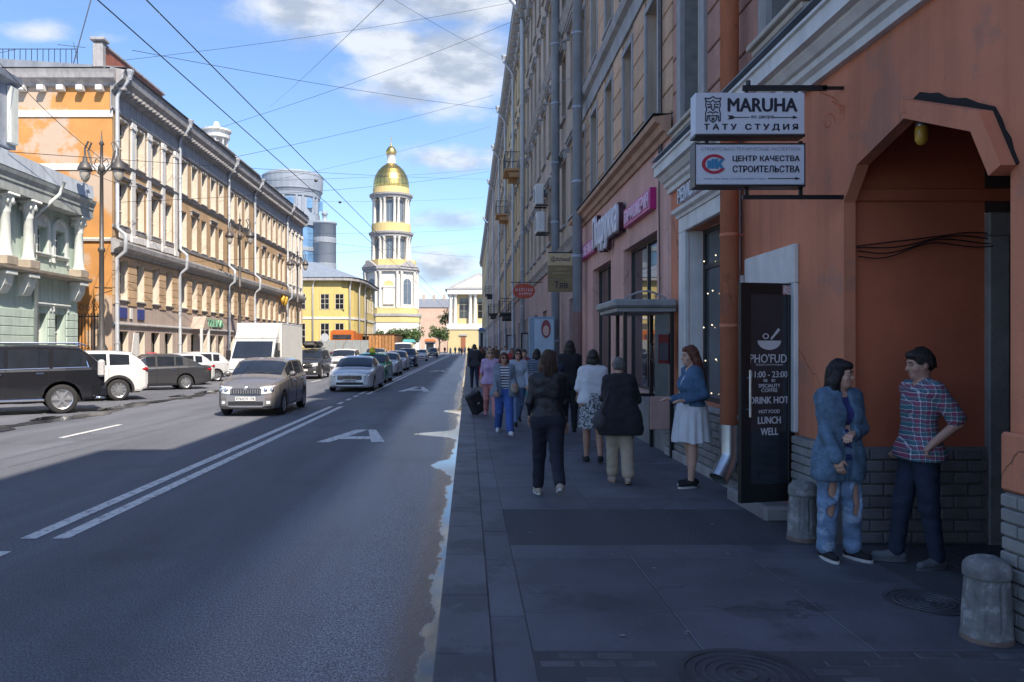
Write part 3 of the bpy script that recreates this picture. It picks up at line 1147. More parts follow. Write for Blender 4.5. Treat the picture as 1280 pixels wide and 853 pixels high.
# shop window with white surround
g = MB()
g.box(U(11.42), U(11.1), 0.0, 0.07, 1.03, 3.48, F=FR, c=.01)
g.box(U(9.35), U(9.0), 0.0, 0.07, 1.03, 3.48, F=FR, c=.01)
g.box(U(11.42), U(9.0), 0.0, 0.072, 3.481, 3.70, F=FR, c=.01)
cornice(g, FR, U(11.47), U(8.95), [(0, 3.70), (0.09, 3.70), (0.10, 3.74), (0.16, 3.77), (0.17, 3.82), (0.0, 3.84)])
g.quad(FR.p(U(11.098), 0.0, 1.031), FR.p(U(11.098), 0.0, 3.479), FR.p(U(11.098), -0.195, 3.479), FR.p(U(11.098), -0.195, 1.031))
g.build('window_surround', M_WHITE, B1)
ow = window(B1, FR, U(10.225), 1.03, 1.75, 2.45, 0.2, 'transom', M_DARKFR, M_GLASS)
lm = mat('fairy_light', (1.0, 0.78, 0.5), 0.5, 0, emit=1.3)
g = MB()
for k in range(5):
    for y in (10.05, 10.5, 10.85):
        c = FR.p(U(y + 0.11 * math.sin(k * 2.3 + y * 5)), -0.155, 1.15 + k * 0.47 + .05 * math.sin(y * 9))
        g.ball(c, 0.010, 6, 4)
g.build('fairy_lights', lm, B1)
# lettering over that window
sgn = thing('shop_lettering', 'white raised shop lettering over the white-framed window', 'sign')
text(FR, U(10.35), 0.06, 4.03, 'РЕМОНТ ОБУВИ', 2.1, 0.22, mat('letter_white', (0.62, 0.66, 0.72), 0.5, 0), sgn, extrude=0.035, bold=0.01)
rebase(sgn, FR.p(U(10.35), 0, 4.03))
# lamp under the arch
lp = thing('arch_lamp', 'yellow glass lamp hanging at the left shoulder of the archway', 'lamp')
c = Vector((XR + 0.18, 5.72, 3.36))
g = MB()
g.lathe([(0.0, 0.26), (0.03, 0.26), (0.035, 0.14), (0.048, 0.11), (0.048, 0.08)], c, 12)
g.tube([c + Vector((0, 0, .25)), c + Vector((0, 0, .55))], 0.01, 6)
g.build('lamp_holder', M_ZINC, lp, True)
g = MB()
g.lathe([(0.042, 0.085), (0.05, 0.05), (0.046, -0.02), (0.028, -0.05), (0.0, -0.058)], c, 12)
g.build('lamp_globe', mat('amber_glass', (0.55, 0.33, 0.05), 0.15, 0.2, 20), lp, True)
rebase(lp, c)
# cables in the passage
cb = MB()
for k in range(4):
    pts = []
    for i in range(15):
        t = i / 14
        pts.append(FA.p(0.12 + 1.15 * t, 0.035 + .01 * k, 2.66 - 0.03 * k + 0.10 * smoothstep(0.1, .6, t) + 0.02 * math.sin(9 * t + k) - (0.1 * k if 0 else 0)))
    cb.tube(pts, 0.0055, 5)
tag(cb.build('cable_bundle', M_BLACK), 'loose black cables running along the far wall inside the archway', 'cables')
# bollards flanking the arch
def bollard(x, y, lab, s=1.0):
    t = thing('stone_bollard', lab, 'bollard', (x, y, 0.10), 0.4, 'stone guard bollards at the archway')
    t.scale = (.80, .80, 1)
    m = mat('bollard_stone', (0.18, 0.175, 0.175), 0.9, 0.35, 9, 0.012, 26, patch=((0.36, 0.35, 0.34), 9, 0.56, 0.6))
    g = MB()
    n = 20
    vs, fs = [], []
    zs = [(0.0, .165), (.07, .165), (.075, .160), (.2, .157), (.4, .143), (.44, .138)]
    for (z, r) in zs:
        for k in range(40):
            fl = 0.010 if (k % 4 == 0 and 0.09 < z < .43) else 0.0
            a = 2 * PI * k / 40
            vs.append(((r - fl) * math.cos(a), (r - fl) * math.sin(a), z * s))
    for i in range(len(zs) - 1):
        for k in range(40):
            fs.append((i * 40 + k, i * 40 + (k + 1) % 40, (i + 1) * 40 + (k + 1) % 40, (i + 1) * 40 + k))
    g.add(vs, fs)
    g.build('shaft', m, t)
    g = MB()
    g.lathe([(.13, .44 * s), (.150, .442 * s), (.153, .455 * s), (.153, .50 * s), (.147, .525 * s), (.12, .555 * s), (.07, .577 * s), (0, .585 * s)], n=28)
    g.build('cap', m, t, True)
    g = MB()
    g.lathe([(.10, 0.0), (.17, 0.0), (.168, .045), (.155, .06)], n=28)
    g.build('base', mat('bollard_base', (0.16, 0.11, 0.09), 0.9, 0.3, 7), t)
    return t


bollard(2.985, 4.42, 'fluted stone bollard with weathered cap in the near right corner', 0.86)
bollard(2.93, 6.72, 'fluted stone bollard behind the woman in ripped jeans, by the plinth', 0.92)

# terracotta rain pipe with zinc shoe
t = thing('rain_pipe', 'fat terracotta painted rain pipe with bright zinc shoe beside the cafe door', 'drainpipe')
g = MB()
px_, py_ = 3.04, 8.93
g.tube([(px_, py_, 17.8), (px_, py_, 0.88)], 0.105, 16)
g.build('pipe', M_TERRA, t, True)
g = MB()
g.tube([(px_, py_, 0.90), (px_, py_, 0.58), (px_ - .015, py_ - .01, 0.50), (px_ - .10, py_ - .06, 0.36), (px_ - 0.16, py_ - .10, 0.28)], 0.112, 16, caps=False)
g.build('zinc_shoe', M_ZINC, t, True)
for z in (2.05, 3.1, 4.25, 6, 8):
    g = MB()
    g.lathe([(0.10, -0.02), (0.112, -0.016), (0.112, 0.016), (0.10, 0.02)], (px_, py_, z), 16)
    g.box(px_, XR, py_ - .01, py_ + .01, z - .01, z + .01)
    g.build('collar', M_TERRA, t)
rebase(t, (px_, py_, 0.3))

# hanging signs on the bracket
FS = Frame((0, 6.55, 0), (0, -1, 0))      # u = X
sg = thing('sign_bracket', 'black iron wall bracket carrying the two hanging signboards', 'bracket')
g = MB()
g.box(2.34, 3.06, -0.012, 0.012, 3.985, 4.03, F=FS)
g.box(3.02, 3.2, -0.012, 0.012, 3.995, 4.02, F=FS)
g.box(2.34, 3.2, -0.012, 0.012, 3.06, 3.095, F=FS)
for u in (2.36, 2.78):
    g.box(u, u + .03, -.01, .01, 3.90, 3.984, F=FS)
for u in (2.36, 2.82):
    g.box(u, u + .03, -.01, .01, 3.096, 3.19, F=FS)
for u in (2.02, 2.82):
    g.box(u, u + .03, -.01, .01, 3.515, 3.555, F=FS)
g.tube([FS.p(2.39, 0, 4.03), FS.p(2.39, 0, 4.07)], .02, 8)
g.build('bracket_bars', M_BLACK, sg)
g = MB()
for a, b in (((3.10, 3.9), (3.2, 3.75)), ((3.0, 3.98), (3.18, 3.8))):
    g.tube([FS.p(a[0], 0, a[1]), FS.p((a[0] + b[0]) / 2 + .04, 0, (a[1] + b[1]) / 2 + .03), FS.p(b[0], 0, b[1])], .008, 6)
for k in range(10):
    pass
sc = [FS.p(3.07 + .06 * math.cos(a) * (1 - a / 9), 0, 3.72 + .09 * math.sin(a) * (1 - a / 9)) for a in [q * .5 for q in range(14)]]
g.tube(sc, .007, 6)
g.build('scroll', M_TERRA, sg)
rebase(sg, FS.p(3.1, 0, 4.0))
M_SIGNW = mat('sign_white', (0.60, 0.63, 0.70), 0.5, 0.05, 3)
M_INK = mat('sign_ink', (0.012, 0.014, 0.03), 0.6, 0)
M_INKB = mat('sign_blue', (0.03, 0.22, 0.40), 0.6, 0)
M_INKR = mat('sign_red', (0.42, 0.02, 0.05), 0.6, 0)
Ys = 6.5
FQ = Frame((0, Ys, 0), (0, -1, 0))
X0, X1 = (869 - 585) * Ys / 960, (1006 - 585) * Ys / 960
ZT = lambda y: 1.8 + (434 - y) * Ys / 960
s1 = thing('hanging_sign', 'white hanging signboard reading MARUHA over the smaller building quality sign', 'sign', group='hanging signboards')
g = MB()
g.box(X0, X1, -.14, 0, ZT(168), ZT(116), F=FQ, c=.006)
g.build('board', M_SIGNW, s1)
g = MB()
g.box(X0 - .002, X1 + .002, -.145, 0.006, ZT(171), ZT(168.2), F=FQ)
g.build('edge_rail', M_BLACK, s1)
xc = lambda p_: (p_ - 585) * Ys / 960
text(FQ, xc(953), .004, ZT(131.5), 'MARUHA', xc(996) - xc(910), .112, M_INK, s1, fat=.0055)
text(FQ, xc(938.5), .004, ZT(159.5), 'Т А Т У   С Т У Д И Я', xc(997) - xc(880), .058, M_INK, s1, fat=.003)
text(FQ, xc(953), .004, ZT(147), 'во дворе', .19, .030, M_INK, s1, bold=.01)
g = MB()
for (a, b) in ((912, 937), (967, 995)):
    g.box(xc(a), xc(b), .003, .0045, ZT(147) - .003, ZT(147) + .003, F=FQ)
g.prism([(xc(997), ZT(147)), (xc(991), ZT(145)), (xc(991), ZT(149))], .003, .005, F=FQ)
g.prism([(xc(909), ZT(144.6)), (xc(915), ZT(144.6)), (xc(919), ZT(147)), (xc(915), ZT(149.4)), (xc(909), ZT(149.4)), (xc(912), ZT(147))], .003, .005, F=FQ)
g.build('arrow', M_INK, s1)
g = MB()     # drawn carved-idol emblem: outlined totem face with brows, eyes, nose, moustache
ex, ez = xc(891), ZT(137)


def bar(g, pts, w_=.0045):
    for a, b in zip(pts[:-1], pts[1:]):
        d = Vector((b[0] - a[0], b[1] - a[1]))
        if d.length < 1e-5:
            continue
        n = Vector((-d.y, d.x)).normalized() * w_
        g.prism([(ex + a[0] + n.x, ez + a[1] + n.y), (ex + b[0] + n.x, ez + b[1] + n.y), (ex + b[0] - n.x, ez + b[1] - n.y), (ex + a[0] - n.x, ez + a[1] - n.y)], .003, .0045, F=FQ)


hw = .062
bar(g, [(-hw - .006, .095), (-.03, .09), (0, .108), (.03, .09), (hw + .006, .095), (hw - .004, .065), (hw, .03), (hw - .01, 0), (hw, -.03), (hw, -.10), (.05, -.10), (.045, -.05)])
bar(g, [(-hw - .006, .095), (-hw + .004, .065), (-hw, .03), (-hw + .01, 0), (-hw, -.03), (-hw, -.10), (-.05, -.10), (-.045, -.05)])
bar(g, [(-.055, .07), (-.02, .06), (0, .078), (.02, .06), (.055, .07)])
bar(g, [(-.05, .04), (-.015, .045), (-.01, .0), (0, -.012), (.01, 0), (.015, .045), (.05, .04)])
bar(g, [(-.045, .018), (-.02, .018)], .007)
bar(g, [(.02, .018), (.045, .018)], .007)
bar(g, [(-.045, -.03), (-.02, -.02), (0, -.034), (.02, -.02), (.045, -.03)])
bar(g, [(-.035, -.05), (-.012, -.058), (0, -.05), (.012, -.058), (.035, -.05), (.03, -.085), (0, -.112), (-.03, -.085), (-.035, -.05)])
bar(g, [(-.012, -.075), (.012, -.075), (0, -.095), (-.012, -.075)])
g.build('emblem', M_INK, s1)
rebase(s1, FQ.p((X0 + X1) / 2, 0, ZT(168)))
s2 = thing('hanging_sign', 'lower white signboard of the construction quality centre with red ring emblem', 'sign', group='hanging signboards')
g = MB()
g.box(X0, X1, -.14, 0, ZT(231), ZT(180.5), F=FQ, c=.006)
g.build('board', M_SIGNW, s2)
g = MB()
g.box(X0 - .003, X1 + .003, -.145, 0.006, ZT(233.5), ZT(231.2), F=FQ)
g.box(X0 - .003, X1 + .003, -.145, 0.006, ZT(180.3), ZT(179.2), F=FQ)
g.box(X0 - .003, X0 + .004, -.145, 0.006, ZT(231.1), ZT(180.4), F=FQ)
g.box(X1 - .004, X1 + .003, -.145, 0.006, ZT(231.1), ZT(180.4), F=FQ)
g.build('edge_rail', M_BLACK, s2)
text(FQ, xc(938), .004, ZT(186.5), 'СТРОИТЕЛЬНО-ТЕХНИЧЕСКАЯ ЭКСПЕРТИЗА', xc(1000) - xc(876), .028, mat('sign_inkpale', (0.2, 0.2, 0.26), .6, 0), s2)
text(FQ, xc(957.5), .004, ZT(199), 'ЦЕНТР КАЧЕСТВА', xc(999.5) - xc(916), .056, M_INK, s2, fat=.0022)
text(FQ, xc(957.5), .004, ZT(211.5), 'СТРОИТЕЛЬСТВА', xc(999.5) - xc(916), .056, M_INK, s2, fat=.0022)
text(FQ, xc(918), .004, ZT(223.6), 'вход под арку и в цокольный этаж', xc(956) - xc(880), .022, mat('sign_inkpale', (0.2, 0.2, 0.26), .6, 0), s2)
g = MB()
g.box(xc(960), xc(995), .003, .0045, ZT(223.4) - .003, ZT(223.4) + .003, F=FQ)
g.prism([(xc(1000), ZT(223.4)), (xc(994), ZT(221.6)), (xc(994), ZT(225.2))], .003, .005, F=FQ)
g.build('arrow', M_INK, s2)
g = MB()
for i in range(20):
    a0, a1 = rad(28 + 304 * i / 20), rad(28 + 304 * (i + 1) / 20)
    q = [(xc(892.5) + .105 * r * math.cos(a), ZT(205.3) + .083 * r * math.sin(a)) for r, a in ((1, a0), (1, a1), (.72, a1), (.72, a0))]
    g.prism(q, .003, .005, F=FQ)
g.build('emblem_ring', M_INKR, s2)
g = MB()
for (a, b, c_, d_) in ((884, 888.5, 211, 201), (889, 892.5, 211, 199), (893, 894.6, 211, 198.5)):
    g.box(xc(a), xc(b), .003, .0055, ZT(c_), ZT(d_), F=FQ)
g.prism([(xc(895), ZT(211)), (xc(895), ZT(199)), (xc(897.5), ZT(198)), (xc(897.5), ZT(203)), (xc(902), ZT(198)), (xc(905), ZT(200)), (xc(901), ZT(205)), (xc(905), ZT(211)), (xc(901), ZT(211)), (xc(898), ZT(207.5)), (xc(898), ZT(211))], .003, .0055, F=FQ)
g.build('emblem_block', M_INKB, s2)
rebase(s2, FQ.p((X0 + X1) / 2, 0, ZT(231)))

# ---------------- the pink building
B2 = thing('pink_shop_building', 'pink fronted shop building with magenta lettering and tan rusticated upper floors', 'building')
g = MB()
hp = [(U(15.8), U(13.0), 1.0, 3.78, 0.16), (U(19.7), U(17.2), 0.4, 3.76, 0.16)]
wall(g, FR, U(22.4), U(12.1), 0, 5.2, hp)
g.build('ground_floor_wall', M_PINK, B2)
g = MB()
g.box(U(17.2), U(12.1), 0.0, 0.06, 0.1, 0.92, F=FR, c=.01)
g.box(U(22.4), U(19.7), 0.0, 0.06, 0.1, 0.92, F=FR, c=.01)
g.build('plinth', M_BRICKG, B2)
window(B2, FR, U(14.4), 1.0, 2.8, 2.78, 0.16, 'mullion', M_DARKFR)
window(B2, FR, U(18.45), 0.4, 2.5, 3.36, 0.16, 'mullion', M_DARKFR)
g = MB()
cornice(g, FR, U(22.4), U(12.1), [(0, 5.12), (0.05, 5.12), (0.08, 5.2), (0.14, 5.22), (0.17, 5.32), (0.26, 5.35), (0.28, 5.43), (0, 5.47)])
g.build('cornice', mat('cornice_ochre', (0.46, 0.28, 0.19), 0.8, 0.12, 3, streak=.25), B2)
g = MB()
g.box(U(22.4), U(12.1), 0.0, 0.295, 5.472, 5.485, F=FR)
g.build('cornice_flashing', M_BLACK, B2)
FP = Frame((XR + 0.05, 0, 0), (-1, 0, 0))
ycs = [13.45, 15.5, 17.55, 19.6, 21.5]
rows2 = [(5.75, 2.05), (9.1, 2.1), (12.3, 2.0), (15.4, 1.8)]
g = MB()
wall(g, FP, U(22.4), U(12.1), 5.2, 19.3, [(U(y) - .42, U(y) + .42, v, v + h, .2) for y in ycs for v, h in rows2])
g.quad(FP.p(U(12.1), 0, 18.2), FP.p(U(12.1), 0, 19.3), FP.p(U(12.1), -8, 19.3), FP.p(U(12.1), -8, 18.2))
g.build('upper_wall', M_UPPER, B2)
for y in ycs:
    for v, h in rows2:
        window(B2, FP, U(y), v, .84, h, .19, 'cross', M_CREAM)
        surround(B2, FP, U(y), v, .84, h, 0.12, M_GREYTRIM, 0.05)
        if v > 8:
            lintel_board(B2, FP, U(y), v + h + .45, 1.3, M_GREYTRIM)
            sill(B2, FP, U(y), v, 1.2, M_GREYTRIM)
edges = [22.39] + [q for y in reversed(ycs) for q in (y + .55, y - .55)] + [12.11]
for k in range(0, len(edges), 2):
    rust_blocks(B2, FP, U(edges[k]), U(edges[k + 1]), 5.5, 8.1, 6, M_TAN)
    rust_blocks(B2, FP, U(edges[k]), U(edges[k + 1]), 9.0, 15.3, 9, M_TAN)
g = MB()
cornice(g, FP, U(22.4), U(12.1), [(0, 8.12), (0.06, 8.12), (0.06, 8.5), (0.16, 8.55), (0.2, 8.72), (0, 8.78)])
cornice(g, FP, U(22.4), U(12.1), [(0, 18.4), (0.2, 18.4), (0.25, 18.8), (0.55, 19.0), (0.6, 19.3), (0, 19.4)])
g.build('storey_cornice', M_GREYTRIM, B2)
g = MB()
g.box(XR + 0.05, XR + 14, 12.1, 22.4, 19.3, 19.4)
g.build('roof', M_ROOF, B2)
g = MB()
g.tube([FP.p(U(12.6), .08, 18.9), FP.p(U(12.6), .08, 4.7)], .02, 6)
g.tube([FP.p(U(12.75), .08, 18.9), FP.p(U(12.75), .08, 4.1), FR.p(U(12.7), .03, 3.0), FR.p(U(12.7), .03, 1.0)], .012, 6)
g.build('wall_cable', M_BLACK, B2)
# magenta signs
M_MAG = mat('magenta_sign', (0.42, 0.01, 0.16), 0.4, 0.05, 4)
M_LILAC = mat('lilac_letter', (0.78, 0.52, 0.66), 0.5, 0)


def box_sign(y0, y1, v0, v1, txt, lab):
    t = thing('light_box_sign', lab, 'sign', group='magenta shop signs')
    g = MB()
    g.box(U(y1), U(y0), 0.0, 0.11, v0, v1, F=FR, c=.008)
    g.build('box', M_MAG, t)
    text(FR, U((y0 + y1) / 2), .116, (v0 + v1) / 2, txt, (y1 - y0) * .9, (v1 - v0) * .72, M_LILAC, t, fat=.006, extrude=.01)
    return rebase(t, FR.p(U((y0 + y1) / 2), 0, v0))


box_sign(13.05, 15.25, 4.15, 4.52, 'ПАРФЮМЕРИЯ', 'magenta box sign reading perfumery, nearest of the shop lettering on the pink wall')
box_sign(18.9, 21.3, 4.15, 4.52, 'КОСМЕТИКА', 'magenta box sign reading cosmetics, half hidden behind the fat blue rain pipe')
t = thing('script_sign', 'big white brush lettering on black backing between the two magenta box signs', 'sign', group='magenta shop signs')
o = text(FR, U(17.05), .17, 4.43, 'Подружка', 3.0, .92, mat('letter_lilac_white', (0.68, 0.66, 0.72), 0.5, 0), t, extrude=.03, bold=.02)
o2 = text(FR, U(17.05), .10, 4.43, 'Подружка', 3.1, .98, mat('letter_plum', (0.05, 0.015, 0.03), 0.5, 0), t, name='letter_backing', extrude=.05, bold=.055)
rebase(t, FR.p(U(17.2), 0, 4.0))
# phone shelter
t = thing('phone_shelter', 'dark metal phone shelter with a low grey canopy in front of the pink shop window', 'phone shelter')
ex0, ex1, ey0, ey1 = 2.30, 3.14, 11.65, 12.95
g = MB()
g.box(ex0 - .12, ex1, ey0 - .15, ey1 + .15, 2.40, 2.52, c=.03)
g.box(ex0 - .06, ex1, ey0 - .08, ey1 + .08, 2.33, 2.398, c=.01)
g.build('canopy', mat('canopy_grey', (0.26, 0.27, 0.27), 0.6, .15, 5, streak=.2), t)
g = MB()
pts = [(2.36 + .62 * q, ey0 - .1, 2.53 + .11 * math.sin(PI * q)) for q in [i / 10 for i in range(11)]]
g.tube(pts, .016, 6)
g.build('canopy_arch', M_GREYTRIM, t)
for (x, y) in ((ex0 + .08, ey0), (ex0 + .22, ey1), (ex1 - .05, ey0), (ex1 - .05, ey1)):
    g = MB()
    g.box(x - .03, x + .03, y - .03, y + .03, 0.1, 2.33, c=.006)
    g.build('post', M_BLACK, t)
for y in (ey0 + .02,):
    g = MB()
    g.box(ex1 - .30, ex1 - .09, y - .008, y + .008, 0.9, 2.3)
    g.build('side_pane', mat('shelter_glass', (0.16, 0.17, 0.16), .15, .2, 3), t)
g = MB()
g.box(ex1 - .38, ex1 - .08, ey0 - .02, ey0 + .02, .55, 1.05, c=.01)
g.build('kick_panel', mat('panel_pink', (0.48, 0.30, 0.25), .7, .15, 4), t)
g = MB()
g.box(ex0 + .1, ex1, ey1 - .25, ey1 - .05, .98, 1.03, c=.01)
g.build('shelf', M_BLACK, t)
rebase(t, (2.9, 12.6, .12))
t = thing('pay_phone', 'dark red pay phone with handset mounted in the dark metal shelter', 'phone')
M_PHR = mat('phone_red', (0.16, 0.018, 0.016), .4, .15, 6)
g = MB()
g.box(2.86, 3.08, 11.66, 11.86, 1.52, 2.02, c=.03)
g.build('phone_body', M_PHR, t)
g = MB()
g.box(2.90, 3.04, 11.648, 11.66, 1.60, 1.86, c=.005)
g.build('keypad_plate', M_IRON, t)
g = MB()
g.tube([(2.82, 11.70, 1.60), (2.79, 11.68, 1.65), (2.785, 11.68, 1.80), (2.82, 11.70, 1.85)], .022, 8)
g.build('handset', M_BLACK, t, True)
g = MB()
g.tube([(2.82, 11.7, 1.6), (2.85, 11.68, 1.3), (2.95, 11.68, 1.25), (3.0, 11.68, 1.55)], .008, 6)
g.build('cord', M_BLACK, t)
rebase(t, (2.97, 11.76, 1.52))

# ---------------- rain pipes that mark the house boundaries
M_PIPEPINK = mat('pink_pipe', (0.42, 0.28, 0.27), .6, .12, 2, streak=.2)
for (y, x, r, v0, vt, lab) in ((20.7, 2.95, .135, 2.75, 19.0, 'fat slate blue rain pipe with pink foot, at the far end of the pink building'),
                               (25.9, 2.95, .14, .5, 20, 'slate blue rain pipe behind the brown hanging signs'),
                               (41.6, 2.95, .12, .5, 20.8, 'thin pale rain pipe beside the red oval sign')):
    t = thing('rain_pipe', lab, 'drainpipe', group='rain pipes on the right hand houses')
    o = pipe_run(FR, U(y), XR - x, v0, vt, r, 'pipe', M_PIPE_DARK if y < 41 else M_PIPE, t, top=(y > 41), foot=False, n=12)
    if y < 21:
        g = MB()
        g.tube([(x, y, 2.75), (x, y, .3)], r, 12)
        g.build('pipe_foot', M_PIPEPINK, t, True)
    rebase(t, (x, y, .3))

# ---------------- further houses on the right


def far_house(name, lab, y0, y1, H, gcol, ucol, x=XR, ground_h=4.9, nfl=4, sp=2.3, wide=1.0, boards=True):
    B = thing(name, lab, 'building')
    F = Frame((x, 0, 0), (-1, 0, 0))
    n = int((y1 - y0) / sp)
    ys_ = [y0 + (i + .5) * (y1 - y0) / n for i in range(n)]
    fh = (H - ground_h - 1.2) / nfl
    rws = [(ground_h + .9 + k * fh, fh * .62) for k in range(nfl)]
    g = MB()
    wall(g, F, U(y1), U(y0), ground_h, H, [(U(y) - wide / 2, U(y) + wide / 2, v, v + h, .2) for y in ys_ for v, h in rws])
    for ye in (y0, y1):
        g.quad(F.p(U(ye), 0, 0), F.p(U(ye), 0, H), F.p(U(ye), -12, H), F.p(U(ye), -12, 0))
    g.build('upper_wall', ucol, B)
    g = MB()
    gh = [(U(y) - .8, U(y) + .8, .7 if i % 3 else .15, 3.3, .25) for i, y in enumerate(ys_) if i % 2 == 0]
    wall(g, F, U(y1), U(y0), 0, ground_h, gh)
    g.build('ground_floor_wall', gcol, B)
    for q in gh:
        window(B, F, (q[0] + q[1]) / 2, q[2], q[1] - q[0], q[3] - q[2], .24, 'mullion', M_DARKFR)
    for y in ys_:
        for k, (v, h) in enumerate(rws):
            window(B, F, U(y), v, wide, h, .18, 'cross', M_CREAM, M_GLASSD)
            if boards:
                lintel_board(B, F, U(y), v + h + .2, wide + .5, M_GREYTRIM)
                sill(B, F, U(y), v, wide + .3, M_GREYTRIM)
    g = MB()
    cornice(g, F, U(y1), U(y0), [(0, ground_h - .15), (.08, ground_h - .15), (.14, ground_h), (.24, ground_h + .12), (0, ground_h + .2)])
    cornice(g, F, U(y1), U(y0), [(0, ground_h + 2 * fh + .3), (.05, ground_h + 2 * fh + .3), (.18, ground_h + 2 * fh + .5), (0, ground_h + 2 * fh + .56)])
    cornice(g, F, U(y1), U(y0), [(0, H - .9), (.12, H - .9), (.2, H - .45), (.55, H - .25), (.6, H), (0, H + .1)])
    g.build('cornice', M_GREYTRIM, B)
    me = shared(('modillion', M_GREYTRIM.name), 'modillion', lambda: MB().box(-.09, .09, -.45, 0, -.22, 0), M_GREYTRIM)
    y = y0 + .5
    while y < min(y1, y0 + 60):
        link('modillion', me, B, M=F.M(U(y), 0.0, H - .48))
        y += 1.15
    g = MB()
    g.box(x, x + 14, y0, y1, H, H + .1)
    g.prism([(U(y1), H + .1), (U(y0), H + .1), (U(y0), H + .15), (U(y1), H + .15)], -.5, .62, F=F)
    g.build('roof', M_ROOF, B)
    return B, F, ys_, rws


M_PINKG = mat('dusty_pink', (0.44, 0.30, 0.27), .8, .12, 1, streak=.25)
M_STUCG = mat('stucco_grey_pink', (0.36, 0.30, 0.28), .8, .14, 1, streak=.3)
B3, F3, ys3, rw3 = far_house('beige_house', 'soot streaked beige house with air conditioners beyond the pink shop building', 22.4, 41.8, 20.2, M_PINKG, M_UPPER, nfl=4, sp=2.1)
B4, F4, ys4, rw4 = far_house('yellowish_house', 'yellowish house with balconies on the right, behind the red oval sign', 41.8, 75, 21.3, M_STUCG, M_YELLOWB, sp=2.4)
B5, F5, ys5, rw5 = far_house('grey_house', 'long grey house far down the right side with dark entrance canopies', 75, 118, 21.6, M_STUCG, M_UPPER, sp=2.7, boards=False)
B6, F6, ys6, rw6 = far_house('far_house', 'farthest pale house closing the right side of the street', 118, 175, 20.8, M_GREYB, M_YELLOWB, sp=3.0, boards=False)
for (y, H, B) in ((52, 21.3, B4), (63, 21.3, B4), (75.2, 21.3, B4), (92, 21.6, B5), (118.2, 21.6, B5)):
    t = thing('rain_pipe', {52: 'grey rain pipe with gutter head just past the thin pale pipe', 63: 'rain pipe with gutter head midway along the yellowish house',
                            75.2: 'rain pipe between the yellowish and the grey house', 92: 'rain pipe midway along the long grey house',
                            118.2: 'farthest rain pipe on the right side'}[y], 'drainpipe', group='rain pipes on the right hand houses')
    pipe_run(FR, U(y), .16, .6, H, .09, 'pipe', M_PIPE, t, n=8)
    rebase(t, FR.p(U(y), .16, .12))


def balcony(y, v, ln, lab, solid=False):
    t = thing('balcony', lab, 'balcony', group='balconies on the right hand houses')
    g = MB()
    g.box(U(y + ln / 2), U(y - ln / 2), 0, 1.0, v - .16, v, F=FR, c=.03)
    g.box(U(y + ln / 2) + .2, U(y + ln / 2) + .4, 0, .7, v - .5, v - .162, F=FR, c=.03)
    g.box(U(y - ln / 2) - .4, U(y - ln / 2) - .2, 0, .7, v - .5, v - .162, F=FR, c=.03)
    g.build('slab', mat('balcony_slab', (0.42, 0.25, 0.13), .8, .15, 3) if not solid else M_BLACK, t)
    g = MB()
    for q in (0.02, .5, 1.0):
        pass
    n = int(ln / .16)
    for i in range(n + 1):
        u = U(y + ln / 2) + ln * i / n
        g.box(u - .01, u + .01, .95, .97, v, v + .95, F=FR)
    for e in (U(y + ln / 2), U(y - ln / 2)):
        for k in range(6):
            g.box(e - .01, e + .01, .15 * k + .05, .15 * k + .07, v, v + .95, F=FR)
        g.box(e - .015, e + .015, 0, .99, v + .951, v + .99, F=FR)
    g.box(U(y + ln / 2), U(y - ln / 2), .94, .98, v + .95, v + .99, F=FR)
    g.build('railing', M_BLACK, t)
    return rebase(t, FR.p(U(y), 0, v))


balcony(47.5, 12.6, 2.4, 'nearest balcony with brown underside, high on the yellowish house')
balcony(61.5, 12.3, 2.4, 'second brown balcony, further along the yellowish house')
balcony(55, 4.2, 3.2, 'dark low balcony above the shop entrance past the red oval sign', True)
balcony(84, 5.4, 4.0, 'dark balcony box far along the grey house', True)
balcony(100, 8.6, 3.0, 'highest far dark balcony at the edge of the grey house', True)
for i, (y, v, lab) in enumerate(((31.0, 7.5, 'upper white air conditioner on the beige house wall'), (30.4, 6.3, 'lower white air conditioner, tilted, on the beige house wall'))):
    t = thing('air_conditioner', lab, 'air conditioner', group='air conditioners on the beige house')
    g = MB()
    g.box(U(y + .42), U(y - .42), .18, .52, v, v + .8, F=FR, c=.03)
    g.build('casing', M_WHITE, t)
    g = MB()
    g.lathe([(.3, 0.02), (.3, -.015), (.06, -.02), (0, -.02)], (XR - .52, y, v + .4), 20, axis='x')
    g.build('fan_grille', M_DARKFR, t)
    g = MB()
    g.box(U(y + .3), U(y + .25), 0, .5, v - .06, v - .001, F=FR)
    g.box(U(y - .25), U(y - .3), 0, .5, v - .06, v - .001, F=FR)
    g.build('wall_bracket', M_BLACK, t)
    rebase(t, FR.p(U(y), .35, v))


def scrawl(F, u, v, w_, h, m, parent, seed=1):
    """a line of print too small to read in the photograph"""
    r = random.Random(seed + int(w_ * 100))
    g = MB()
    x = u - w_ / 2
    while x < u + w_ / 2:
        a = r.uniform(.25, .6) * h
        k = r.choice((0, 1, 2))
        g.box(x, x + a * .28, .004, .007, v - h / 2, v + h / 2, F=F)
        if k:
            g.box(x + a * .28, x + a, .004, .007, v + h * .22 * (1 if k == 1 else -1), v + h * .45 * (1 if k == 1 else -.9), F=F)
        x += a + h * .22
    return g.build('small_print', m, parent)


